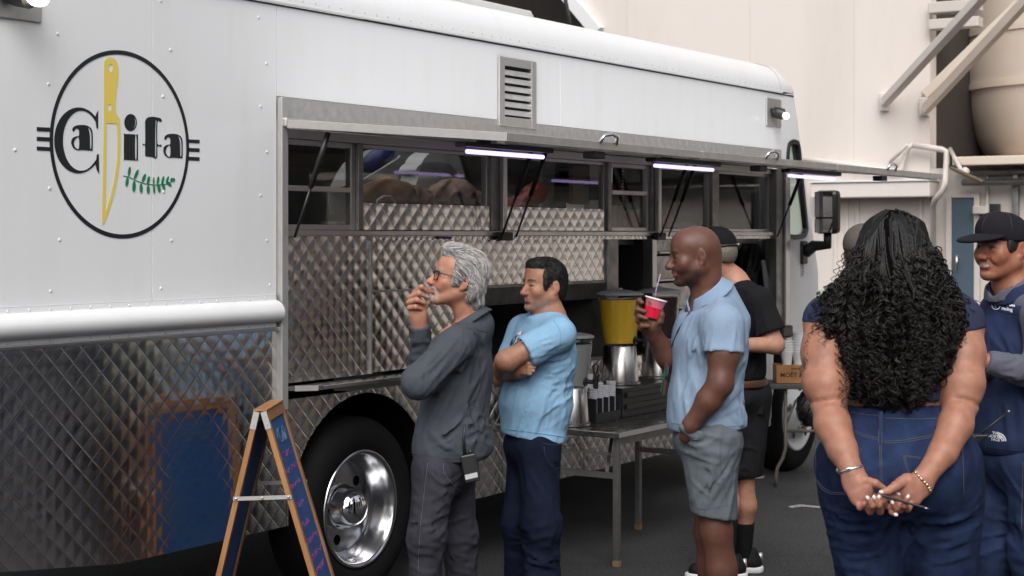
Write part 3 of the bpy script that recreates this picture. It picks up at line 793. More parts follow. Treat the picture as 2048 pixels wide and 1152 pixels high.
# ---- painted emblem on the rear panel
def lg(X, Y): 
    p = on_side(80 + X / 2.879, 90 + Y / 2.879); return (p.x, p.z)
cx0, cz0, RR = 4.6215, 2.0755, .3695
def decal(name, loops, m, y=-.0018, raw=False, parent=None):
    v, f = fill2d(loops if raw else [[lg(*q) for q in lp] for lp in loops], .0004)
    return obj(name, MB().add([(a, y + c, b) for a, b, c in v], f), M[m], parent or T, fix=True)
em = decal('emblem_ring', [ell(cx0, cz0, RR, RR, 96), ell(cx0, cz0, RR - .0165, RR - .0165, 96)], 'decalblack', raw=True)
def rect(x0, y0, x1, y1, s=0): return [(x0, y0), (x1, y0 + s), (x1, y1 + s), (x0, y1)]
for a, b in ((474, 497), (530, 553), (586, 608)):
    decal('emblem_bar', [rect(-20, a - 2, 55, b - 2, 4)], 'decalblack', parent=em)
for a, b in ((543, 563), (592, 613), (643, 664)):
    decal('emblem_bar', [rect(852, a, 917, b, 3)], 'decalblack', parent=em)
def arc(cx, cy, rx, ry, a0, a1, n=28): return [(cx + rx * math.cos(math.radians(a0 + (a1 - a0) * k / n)), cy + ry * math.sin(math.radians(a0 + (a1 - a0) * k / n))) for k in range(n + 1)]
cl = arc(220, 549, 139, 189, -42, -318) + [(325, 628), (337, 630), (338, 740), (325, 722)] + []
outer = [(333, 376), (333, 483), (324, 478), (318, 440)] + arc(236, 551, 106, 173, -52, -308) + [(322, 660), (326, 630), (337, 628), (339, 741), (326, 722)] + arc(220, 549, 140, 190, 46, 314)[::1] + [(322, 398)]
decal('emblem_letter', [outer], 'decalblack', parent=em)
def letter_a(x, y, sx=1., sy=1.):
    q = lambda pts: [(x + a * sx, y + b * sy) for a, b in pts]
    body = q(smooth_loop([(5, 30), (8, 14), (25, 2), (55, -2), (88, 2), (112, 18), (121, 45), (122, 90), (121, 140), (112, 146), (60, 142), (38, 144), (12, 132), (-1, 105), (3, 78), (22, 65), (42, 60), (42, 28), (30, 18), (20, 26), (12, 36)], 4))
    hole = q(smooth_loop([(42, 72), (24, 78), (13, 105), (24, 130), (42, 134)], 4))
    hi = q(smooth_loop([(94, 12), (108, 28), (114, 60), (114, 125), (107, 132), (105, 60), (100, 30)], 4))
    return [body, hole, hi]
decal('emblem_letter', letter_a(180, 462), 'decalblack', parent=em)
decal('emblem_letter', letter_a(710, 513, .9, .95), 'decalblack', parent=em)
decal('emblem_letter', [smooth_loop([(486, 512), (556, 516), (562, 525), (562, 655), (556, 664), (488, 660), (482, 652), (482, 520)], 3), smooth_loop([(546, 530), (554, 530), (554, 648), (546, 648)], 3)], 'decalblack', parent=em)
decal('emblem_letter', [ell(520, 446, 36, 49, 30), smooth_loop([(538, 415), (550, 435), (549, 460), (535, 482), (545, 458), (545, 435)], 4)], 'decalblack', parent=em)
decal('emblem_letter', [smooth_loop([(604, 470), (604, 440), (615, 420), (640, 413), (675, 417), (695, 425), (699, 443), (688, 440), (680, 436), (674, 455), (674, 566), (696, 573), (696, 587), (674, 583), (674, 635), (666, 645), (612, 641), (604, 632), (604, 580), (591, 578), (591, 567), (604, 567)], 3), smooth_loop([(663, 450), (670, 436), (680, 428), (668, 455), (668, 635), (661, 635)], 3)], 'decalblack', parent=em)
knife = smooth_loop([(366, 440), (367, 260), (367, 115), (374, 86), (390, 73), (410, 71), (432, 84), (446, 115), (449, 180), (438, 290), (433, 360), (440, 402), (456, 424), (459, 470), (461, 560), (456, 680), (440, 790), (416, 890), (391, 965), (371, 1020), (362, 1028), (355, 1018), (359, 800), (363, 600)], 4)
blade = [(382, 450), (441, 453), (445, 560), (441, 660), (425, 780), (401, 880), (373, 968), (377, 800), (381, 600)]
decal('emblem_knife', [knife, blade, ell(405, 132, 12, 22, 20), ell(399, 361, 11, 21, 20)], 'decalyellow', parent=em)
lf = []
stem = [(478, 751), (510, 757), (545, 776), (600, 796), (660, 804), (720, 800), (768, 778)]
stem_b = [(a, b + 5) for a, b in stem]
sprig = decal('emblem_sprig', [stem + stem_b[::-1]], 'decalgreen', parent=em)
for a, b, L, w, th in ((512, 728, 28, 8, 98), (552, 745, 30, 9, 112), (596, 766, 26, 9, 110), (622, 779, 24, 8, 102), (652, 785, 24, 5, 92), (677, 780, 24, 7, 98), (705, 779, 25, 7, 103), (731, 776, 22, 6, 108),
                       (499, 788, 26, 9, 98), (539, 814, 32, 10, 92), (580, 825, 28, 9, 88), (621, 832, 25, 9, 88), (655, 832, 25, 6, 88), (683, 825, 25, 9, 80), (709, 815, 22, 8, 72), (741, 800, 19, 8, 45), (762, 776, 14, 11, 0)):
    c_, s_ = math.cos(math.radians(th)), math.sin(math.radians(th))
    decal('emblem_leaf', [[(a + c_ * u - s_ * v, b + s_ * u + c_ * v) for u, v in ell(0, 0, L, w, 16)]], 'decalgreen', y=-.0026, parent=em)
# ---------------------------------------------------------------- sculpting: smooth blends of ellipsoids and tapered limbs, meshed as one skin
_rs = np.random.RandomState(5)
_NT = _rs.rand(32, 32, 32).astype(np.float32)
def vnoise(p):
    i = np.floor(p).astype(np.int64); f = (p - i).astype(np.float32); f = f * f * (3 - 2 * f); i &= 31; j = (i + 1) & 31
    r = 0
    for a in (0, 1):
        X = j[:, 0] if a else i[:, 0]; wa = f[:, 0] if a else 1 - f[:, 0]
        for b in (0, 1):
            Y = j[:, 1] if b else i[:, 1]; wb = f[:, 1] if b else 1 - f[:, 1]
            r = r + wa * wb * (_NT[X, Y, i[:, 2]] * (1 - f[:, 2]) + _NT[X, Y, j[:, 2]] * f[:, 2])
    return r * 2 - 1
A3 = lambda p: np.array(p, dtype=np.float32)
def unit(v):
    v = np.array(v, dtype=np.float64); return v / np.linalg.norm(v)

class Sdf:
    def __init__(self): self.pr = []; self.post = []; self.cuts = []
    def cap(self, a, b, ra, rb=None, k=.02, flat=None, fs=1., sub=False):
        rb = ra if rb is None else rb
        a = A3(a); b = A3(b); c = (a + b) / 2; R = np.linalg.norm(b - a) / 2 + max(ra, rb)
        n = None if flat is None else A3(unit(flat))
        ba = b - a; bb = max(float(ba @ ba), 1e-9)
        def f(p):
            q = p - a; t = np.clip(q @ ba / bb, 0, 1); q = q - t[:, None] * ba
            if n is not None: q = q + (q @ n)[:, None] * n * (1 / fs - 1)
            return np.sqrt((q * q).sum(1)) - (ra + (rb - ra) * t)
        self.pr.append((f, c, R, k, sub)); return self
    def chain(self, pts, rs, k=.015, **kw):
        for i in range(len(pts) - 1): self.cap(pts[i], pts[i + 1], rs[i], rs[i + 1], k=k, **kw)
        return self
    def ell(self, c, r, axes=None, k=.02, sub=False):
        c = A3(c); r = A3(r); R = np.eye(3, dtype=np.float32) if axes is None else A3([unit(v) for v in axes])
        def f(p):
            q = (p - c) @ R.T; k0 = np.sqrt(((q / r) ** 2).sum(1)); k1 = np.sqrt(((q / (r * r)) ** 2).sum(1))
            return k0 * (k0 - 1) / np.maximum(k1, 1e-6)
        self.pr.append((f, c, float(r.max()), k, sub)); return self
    def group(self, other, k=.03):
        lo = np.min([c - R for f, c, R, _, sb in other.pr if not sb], 0); hi = np.max([c + R for f, c, R, _, sb in other.pr if not sb], 0)
        self.pr.append((other, A3((lo + hi) / 2), float(np.linalg.norm(hi - lo) / 2), k, False)); return self
    def collar(self, c, n, r0, r1, h, th=.005, squash=(0, 0, 0, 1.), k=.01, front=None, gap=.0, rise=(0, 0, 0)):
        """band round the neck: from radius r0 at c to r1 at c + n*h; squash = (direction, factor); front/gap = V-shaped opening; rise tips the rims"""
        c = A3(c); n = A3(unit(n)); sd = A3(squash[:3]); sf = squash[3]; ri = A3(rise)
        fr = None if front is None else A3(unit(front))
        def f(p):
            q = p - c
            q = q + (q @ sd)[:, None] * sd * (1 / sf - 1)
            z = q @ n - q @ ri; w = q - (q @ n)[:, None] * n; rad = np.sqrt((w * w).sum(1))
            d = np.abs(rad - (r0 + (r1 - r0) * np.clip(z / h, -.3, 1.3))) - th
            d = np.maximum(d, np.maximum(z - h, -z) )
            if fr is not None:
                a = w @ fr; s = np.sqrt(np.maximum(rad * rad - a * a, 0))
                d = np.maximum(d, np.where(a > 0, gap * np.clip(1 - (z - h * .2) / h, .15, 2) * 1.0 - s if False else gap * np.clip(.25 + z / h, .1, 1.4) - s, -1))
            return d.astype(np.float32)
        self.pr.append((f, c + n * h / 2, max(r0, r1) * 1.15 + h, k, False)); return self
    def cut(self, pt, n, k=.004):
        """keep only what lies behind the plane (point, outward normal)"""
        self.cuts.append((A3(pt), A3(unit(n)), k)); return self
    def cutf(self, fn): self.cuts.append(fn); return self
    def wr(self, c, R, e, amp, freq, along=.22, seed=0., sharp=1.):
        """wrinkles round c within R that run along direction e"""
        c = A3(c); e = unit(e); t = np.array((0, 0, 1.)) if abs(e[2]) < .9 else np.array((1., 0, 0))
        s = unit(np.cross(e, t)); w = np.cross(s, e)
        Mx = A3([e * freq * along, s * freq, w * freq])
        def f(p):
            out = np.zeros(len(p), np.float32); q = p - c; r2 = (q * q).sum(1); ix = np.nonzero(r2 < 4.4 * R * R)[0]
            if len(ix) == 0: return out
            q = q[ix]; g = np.exp(-r2[ix] / (R * R))
            u = q @ Mx.T + seed * 7.31 + 11.7
            n = vnoise(u + .35 * vnoise(u * .6 + 3.)[:, None])
            n = np.maximum(1 - 2.1 * np.abs(n), 0) ** (1.5 * sharp) - .35 + .3 * vnoise(u * 2.3 + 5)
            out[ix] = (1.4 if amp < .0105 else .95) * amp * g * n
            return out
        self.post.append(f); return self
    def crease(self, a, b, w, amp):
        a = A3(a); b = A3(b); ba = b - a; bb = float(ba @ ba)
        def f(p):
            q = p - a; t = np.clip(q @ ba / bb, 0, 1); q = q - t[:, None] * ba
            return amp * np.exp(-(q * q).sum(1) / (w * w)) * np.sin(np.pi * (.12 + .76 * t))
        self.post.append(f); return self
    def folds(self, J, lines, w=.009, amp=.006):
        """cloth folds: ridges with a shallow valley on either side, laid on the surface along photograph sight lines"""
        for ln in lines:
            q = hit(self, resample(ln, 9.), J.Z).astype(np.float32)
            c = q.mean(0); R = float(np.linalg.norm(q - c, axis=1).max()) + 3.2 * w; n = len(q)
            def f(p, q=q, c=c, R=R, n=n):
                out = np.zeros(len(p), np.float32); ix = np.nonzero(((p - c) ** 2).sum(1) < R * R)[0]
                if len(ix) == 0: return out
                P = p[ix]; best = np.full(len(ix), 9., np.float32); tt = np.zeros(len(ix), np.float32)
                for i in range(n - 1):
                    ba = q[i + 1] - q[i]; r = P - q[i]; t = np.clip(r @ ba / max(float(ba @ ba), 1e-9), 0, 1); d2 = ((r - t[:, None] * ba) ** 2).sum(1)
                    m = d2 < best; best = np.where(m, d2, best); tt = np.where(m, (i + t) / (n - 1), tt)
                taper = np.sin(np.pi * (.06 + .88 * tt)) ** .7
                out[ix] = amp * taper * (np.exp(-best / (w * w)) - .62 * np.exp(-best / (4.4 * w * w)))
                return out
            self.post.append(f)
        return self
    def __call__(self, p):
        p = p.astype(np.float32)
        d = np.full(len(p), 1e3, np.float32)
        for f, c, R, k, sub in self.pr:
            q = p - c; dist = np.sqrt((q * q).sum(1)) - R * 1.05
            idx = np.nonzero(dist < (np.maximum(-d, 0) if sub else np.maximum(d, 0)) + k + .03)[0] if not sub else np.nonzero(dist < k + .02)[0]
            if len(idx) == 0: continue
            v = f(p[idx]); o = d[idx]
            if sub:
                v = -v; h = np.maximum(k - np.abs(v - o), 0) / k; d[idx] = np.maximum(v, o) + h * h * k / 4
            else:
                h = np.maximum(k - np.abs(v - o), 0) / k; d[idx] = np.minimum(v, o) - h * h * k / 4
        if self.post:
            idx = np.nonzero(np.abs(d) < .045)[0]
            if len(idx):
                q = p[idx]; s = 0
                for f in self.post: s = s + f(q)
                d[idx] -= s
        for c in self.cuts:
            if callable(c): v = c(p); k = .004
            else: v = (p - c[0]) @ c[1]; k = c[2]
            h = np.maximum(k - np.abs(v - d), 0) / k; d = np.maximum(v, d) + h * h * k / 4
        return d

def axis_grid(lo, hi, h, fine, hf):
    xs = [lo]; x = lo
    while x < hi:
        st = h
        for a, b in fine:
            if a - h <= x <= b: st = hf
        x += st; xs.append(x)
    while (len(xs)) % 8: xs.append(xs[-1] + h)
    return np.array(xs, np.float32)

def mesh_sdf(sdf, lo, hi, h=.008, fine=(), hf=.0035):
    """fine = list of boxes (lo, hi) in which the grid is fine"""
    ax = [axis_grid(lo[i], hi[i], h, [(a[i], b[i]) for a, b in fine], hf) for i in range(3)]
    n = [len(a) for a in ax]; nb = [k // 8 for k in n]
    cen = [(a.reshape(-1, 8)[:, 0] + a.reshape(-1, 8)[:, -1]) / 2 for a in ax]
    hal = [(a.reshape(-1, 8)[:, -1] - a.reshape(-1, 8)[:, 0]) / 2 + h * .6 for a in ax]
    g = np.stack(np.meshgrid(*cen, indexing='ij'), -1).reshape(-1, 3)
    hd = np.sqrt(sum(q ** 2 for q in np.meshgrid(*hal, indexing='ij'))).reshape(-1)
    dc = sdf(g)
    act = np.abs(dc) < hd * 1.7 + .012
    V = np.repeat(np.repeat(np.repeat(np.clip(dc, -1, 1).reshape(nb), 8, 0), 8, 1), 8, 2).astype(np.float32)
    ib = np.nonzero(act)[0]
    b3 = np.stack(np.unravel_index(ib, nb), -1)
    o8 = np.stack(np.meshgrid(*[np.arange(8)] * 3, indexing='ij'), -1).reshape(-1, 3)
    CH = 400
    for s in range(0, len(b3), CH):
        ii = (b3[s:s + CH, None, :] * 8 + o8[None]).reshape(-1, 3)
        P = np.stack([ax[k][ii[:, k]] for k in range(3)], -1)
        V[ii[:, 0], ii[:, 1], ii[:, 2]] = sdf(P)
    ins = V < 0
    cnt = np.zeros([k - 1 for k in n], np.int8)
    for a in (0, 1):
        for b in (0, 1):
            for c in (0, 1):
                cnt += ins[a:n[0] - 1 + a, b:n[1] - 1 + b, c:n[2] - 1 + c]
    cells = np.stack(np.nonzero((cnt > 0) & (cnt < 8)), -1)
    vid = np.full(cnt.shape, -1, np.int32); vid[cells[:, 0], cells[:, 1], cells[:, 2]] = np.arange(len(cells))
    acc = np.zeros((len(cells), 3), np.float32); num = np.zeros(len(cells), np.float32)
    cor = [(a, b, c) for a in (0, 1) for b in (0, 1) for c in (0, 1)]
    val = {q: V[cells[:, 0] + q[0], cells[:, 1] + q[1], cells[:, 2] + q[2]] for q in cor}
    for q in cor:
        for k in range(3):
            if q[k]: continue
            r = list(q); r[k] = 1; r = tuple(r)
            a, b = val[q], val[r]
            m = (a < 0) != (b < 0)
            t = np.where(m, a / np.where(m, a - b, 1), 0)
            pos = np.tile(A3(q), (len(cells), 1)); pos[:, k] = t
            acc += pos * m[:, None]; num += m
    fr = acc / num[:, None]
    vs = np.stack([ax[k][cells[:, k]] + fr[:, k] * (ax[k][cells[:, k] + 1] - ax[k][cells[:, k]]) for k in range(3)], -1)
    faces = []
    for k in range(3):
        a, b = (k + 1) % 3, (k + 2) % 3
        sl0 = [slice(None)] * 3; sl1 = [slice(None)] * 3; sl0[k] = slice(0, -1); sl1[k] = slice(1, None)
        e = ins[tuple(sl0)] != ins[tuple(sl1)]
        ed = np.stack(np.nonzero(e), -1)
        ok = (ed[:, a] > 0) & (ed[:, b] > 0) & (ed[:, a] < n[a] - 1) & (ed[:, b] < n[b] - 1)
        ed = ed[ok]
        def cell(da, db):
            c = ed.copy(); c[:, a] -= da; c[:, b] -= db
            return vid[c[:, 0], c[:, 1], c[:, 2]]
        q = np.stack([cell(1, 1), cell(0, 1), cell(0, 0), cell(1, 0)], -1)
        flip = ~ins[ed[:, 0], ed[:, 1], ed[:, 2]]
        q[flip] = q[flip][:, ::-1]
        faces.append(q[(q >= 0).all(1)])
    return vs, np.concatenate(faces)

def view_to_world(p):
    p = np.asarray(p, dtype=np.float64).reshape(-1, 3)
    return np.stack([p[:, 1] * CA + p[:, 0] * SA, -CAM_D + p[:, 1] * SA - p[:, 0] * CA, p[:, 2]], -1)
def v2w(p): return Vector(view_to_world(p)[0])

def skin_obj(name, vs, fs, m, parent=None, origin=None, col=None, smooth=True):
    w = view_to_world(vs)
    if origin is None: origin = (w.min(0) + w.max(0)) / 2
    w = w - np.array(origin)
    me = bpy.data.meshes.new(name)
    me.vertices.add(len(w)); me.vertices.foreach_set('co', w.astype(np.float32).ravel())
    me.loops.add(len(fs) * 4); me.loops.foreach_set('vertex_index', fs.astype(np.int32).ravel())
    me.polygons.add(len(fs)); me.polygons.foreach_set('loop_start', np.arange(0, len(fs) * 4, 4, dtype=np.int32))
    me.polygons.foreach_set('use_smooth', np.ones(len(fs), bool))
    me.update(calc_edges=True)
    if col is not None:
        at = me.color_attributes.new('Col', 'FLOAT_COLOR', 'POINT')
        c4 = np.ones((len(w), 4), np.float32); c4[:, :3] = col
        at.data.foreach_set('color', c4.ravel())
    return link(name, me, m, parent, Vector(origin))

def sculpt(name, sdf, h, m, parent=None, origin=None, fine=(), hf=.0035, paint=None, pad=.05):
    lo = np.min([c - R for f, c, R, k, s in sdf.pr if not s], 0) - pad; hi = np.max([c + R for f, c, R, k, s in sdf.pr if not s], 0) + pad
    vs, fs = mesh_sdf(sdf, lo, hi, h, fine, hf)
    return skin_obj(name, vs, fs, m, parent, origin, None if paint is None else paint(vs))

def hit(sdf, pts, Z, back=.45, off=0.):
    """points where the sight lines of photograph pixels meet a sculpture that stands at distance Z"""
    pts = np.array(pts, float)
    dirs = np.stack([(pts[:, 0] - 1024) / F_PX, np.ones(len(pts)), (470 - pts[:, 1]) / F_PX], -1)
    t = np.full(len(pts), Z - back)
    for _ in range(60):
        p = dirs * t[:, None] + np.array((0, 0, CAM_H))
        t = t + np.clip(sdf(p), -.02, .05) * .7
    t = np.minimum(t, Z + back) - off
    return dirs * t[:, None] + np.array((0, 0, CAM_H))

def resample(pts, step):
    pts = np.array(pts, float)
    if len(pts) < 2: return pts
    out = [pts[0]]
    n = len(pts)
    for i in range(n - 1):
        p0, p1, p2, p3 = pts[max(i - 1, 0)], pts[i], pts[i + 1], pts[min(i + 2, n - 1)]
        m = max(1, int(np.linalg.norm(p2 - p1) / step))
        for k in range(1, m + 1):
            t = k / m
            out.append(.5 * (2 * p1 + (p2 - p0) * t + (2 * p0 - 5 * p1 + 4 * p2 - p3) * t * t + (3 * p1 - p0 - 3 * p2 + p3) * t ** 3))
    return np.array(out)
def cloth_line(name, S, pts, Z, m, parent, r=.0016, off=.001, closed=False):
    q = hit(S, resample(pts, 4.), Z, off=off)
    return obj(name, MB().tube(view_to_world(q).tolist(), r, 5, closed=closed), M[m] if isinstance(m, str) else m, parent, smooth=True)
def grad(S, P, e=.004):
    g = np.stack([S(P + A3(d) * e) - S(P - A3(d) * e) for d in ((1, 0, 0), (0, 1, 0), (0, 0, 1))], -1)
    return g / np.maximum(np.linalg.norm(g, axis=1, keepdims=True), 1e-6)
def strands(S, seeds, flow, steps, ds, lift=.001, wob=.15, seed=1, keep=None):
    """curves that start on a hair mass and follow a direction field along its surface: array N x steps x 3"""
    rs = np.random.RandomState(seed); P = seeds.astype(np.float32).copy(); out = []
    off = rs.randn(len(P), 3).astype(np.float32) * wob
    for k in range(steps):
        g = grad(S, P); d = S(P)
        P = P - g * np.clip(d - lift, -.02, .02)[:, None]
        out.append(P.copy())
        f = flow(P) + off
        f = f - g * (f * g).sum(1)[:, None]
        f /= np.maximum(np.linalg.norm(f, axis=1, keepdims=True), 1e-6)
        P = P + f.astype(np.float32) * ds
    return np.stack(out, 1)
def tubes_np(name, Cv, rad, m, parent, sides=4, col=None):
    """many tubes in one mesh: Cv N x T x 3 (view frame), rad T or N x T"""
    N, T, _ = Cv.shape
    rad = np.broadcast_to(np.asarray(rad, np.float32), (N, T))
    tg = np.gradient(Cv, axis=1); tg /= np.maximum(np.linalg.norm(tg, axis=2, keepdims=True), 1e-7)
    ref = np.array((.31, .77, .55)); u = np.cross(tg, ref); u /= np.maximum(np.linalg.norm(u, axis=2, keepdims=True), 1e-7); w = np.cross(tg, u)
    a = np.arange(sides) * 2 * np.pi / sides
    V = Cv[:, :, None, :] + rad[:, :, None, None] * (u[:, :, None, :] * np.cos(a)[None, None, :, None] + w[:, :, None, :] * np.sin(a)[None, None, :, None])
    base = (np.arange(N)[:, None, None] * T + np.arange(T - 1)[None, :, None]) * sides
    k = np.arange(sides)[None, None, :]; k2 = (k + 1) % sides
    F = np.stack([base + k, base + k2, base + sides + k2, base + sides + k], -1).reshape(-1, 4)
    c = None if col is None else np.repeat(col, T * sides, 0)
    return skin_obj(name, V.reshape(-1, 3), F, m, parent, None, c)
def mesh_view(o):
    """an object's points back in the view frame"""
    n = len(o.data.vertices); co = np.empty(n * 3, np.float32); o.data.vertices.foreach_get('co', co)
    w = co.reshape(-1, 3) + np.array(ORI[o.name])
    y = w[:, 1] + CAM_D
    return np.stack([w[:, 0] * SA - y * CA, w[:, 0] * CA + y * SA, w[:, 2]], -1)

# ---- materials for people
def skinmat(name, rough=.48, coat=.0):
    m, t, b = nodes_of(name)
    a = t.nodes.new('ShaderNodeAttribute'); a.attribute_name = 'Col'
    n = t.nodes.new('ShaderNodeTexNoise'); n.inputs['Scale'].default_value = 38; n.inputs['Detail'].default_value = 5
    g = t.nodes.new('ShaderNodeNewGeometry'); t.links.new(g.outputs['Position'], n.inputs['Vector'])
    r = t.nodes.new('ShaderNodeMapRange'); r.inputs['From Min'].default_value = .3; r.inputs['From Max'].default_value = .7; r.inputs['To Min'].default_value = .84; r.inputs['To Max'].default_value = 1.1
    t.links.new(n.outputs['Fac'], r.inputs['Value'])
    mx = t.nodes.new('ShaderNodeVectorMath'); mx.operation = 'SCALE'
    t.links.new(a.outputs['Color'], mx.inputs[0]); t.links.new(r.outputs[0], mx.inputs['Scale'])
    t.links.new(mx.outputs[0], b.inputs['Base Color'])
    b.inputs['Roughness'].default_value = rough; b.inputs['Specular IOR Level'].default_value = .36
    b.inputs['Subsurface Weight'].default_value = .12; b.inputs['Subsurface Radius'].default_value = (1, .35, .2); b.inputs['Subsurface Scale'].default_value = .012
    n2 = t.nodes.new('ShaderNodeTexNoise'); n2.inputs['Scale'].default_value = 240
    t.links.new(g.outputs['Position'], n2.inputs['Vector'])
    bp = t.nodes.new('ShaderNodeBump'); bp.inputs['Distance'].default_value = .0003; t.links.new(n2.outputs['Fac'], bp.inputs['Height']); t.links.new(bp.outputs[0], b.inputs['Normal'])
    return m
def clothmat(name, col, var=.12, rough=.9, bump=.0026, bscale=16., weave=0., col2=None, vscale=14, attr=False):
    """cloth: colour wear, long soft wrinkles that hang down, fine weave"""
    m, t, b = nodes_of(name)
    b.inputs['Roughness'].default_value = rough; b.inputs['Specular IOR Level'].default_value = .12
    N = t.nodes.new; g = N('ShaderNodeNewGeometry')
    def noise(sc, st, det=4):
        mp = N('ShaderNodeMapping'); mp.inputs['Scale'].default_value = st; t.links.new(g.outputs['Position'], mp.inputs['Vector'])
        n = N('ShaderNodeTexNoise'); n.inputs['Scale'].default_value = sc; n.inputs['Detail'].default_value = det; n.inputs['Distortion'].default_value = .6
        t.links.new(mp.outputs[0], n.inputs['Vector']); return n.outputs['Fac']
    def mixer(fac, lo, hi, a, c2):
        r = N('ShaderNodeMapRange'); r.inputs['From Min'].default_value = lo; r.inputs['From Max'].default_value = hi; t.links.new(fac, r.inputs['Value'])
        mx = N('ShaderNodeMix'); mx.data_type = 'RGBA'; t.links.new(r.outputs[0], mx.inputs['Factor'])
        if isinstance(a, tuple): mx.inputs['A'].default_value = (*a, 1)
        else: t.links.new(a, mx.inputs['A'])
        mx.inputs['B'].default_value = (*c2, 1); return mx.outputs['Result']
    c = mixer(noise(vscale, (1, 1, .6), 6), .3, .7, tuple(col), col2 if col2 is not None else tuple(q * (1 - var) for q in col))
    c = mixer(noise(420, (1, 1, 1), 2), .35, .75, c, tuple(q * .72 for q in col))
    if attr:
        a = N('ShaderNodeAttribute'); a.attribute_name = 'Col'
        mx = N('ShaderNodeMix'); mx.data_type = 'RGBA'; mx.blend_type = 'MULTIPLY'; mx.inputs['Factor'].default_value = 1
        t.links.new(c, mx.inputs['A']); t.links.new(a.outputs['Color'], mx.inputs['B']); c = mx.outputs['Result']
    t.links.new(c, b.inputs['Base Color'])
    b1 = N('ShaderNodeBump'); b1.inputs['Distance'].default_value = bump * 1.6; t.links.new(noise(bscale, (1, 1, .38), 3), b1.inputs['Height'])
    b2 = N('ShaderNodeBump'); b2.inputs['Distance'].default_value = .0007; t.links.new(noise(330, (1, 1, 1), 1), b2.inputs['Height']); t.links.new(b1.outputs[0], b2.inputs['Normal'])
    t.links.new(b2.outputs[0], b.inputs['Normal'])
    return m
M['skin'] = skinmat('skin'); M['skinshiny'] = skinmat('shaven_skin', .46)
def strandmat(name, rough=.5):
    m, t, b = nodes_of(name)
    a = t.nodes.new('ShaderNodeAttribute'); a.attribute_name = 'Col'
    t.links.new(a.outputs['Color'], b.inputs['Base Color']); b.inputs['Roughness'].default_value = rough; b.inputs['Specular IOR Level'].default_value = .28
    return m
M['strand'] = strandmat('hair_strand')
def hairmat(name, c1, c2, rough=.45, scale=30):
    return mat(name, c1, rough, col2=c2, vscale=scale, spec=.4, bump=.0015, bscale=150)
M['eye'] = skinmat('eye', .15)

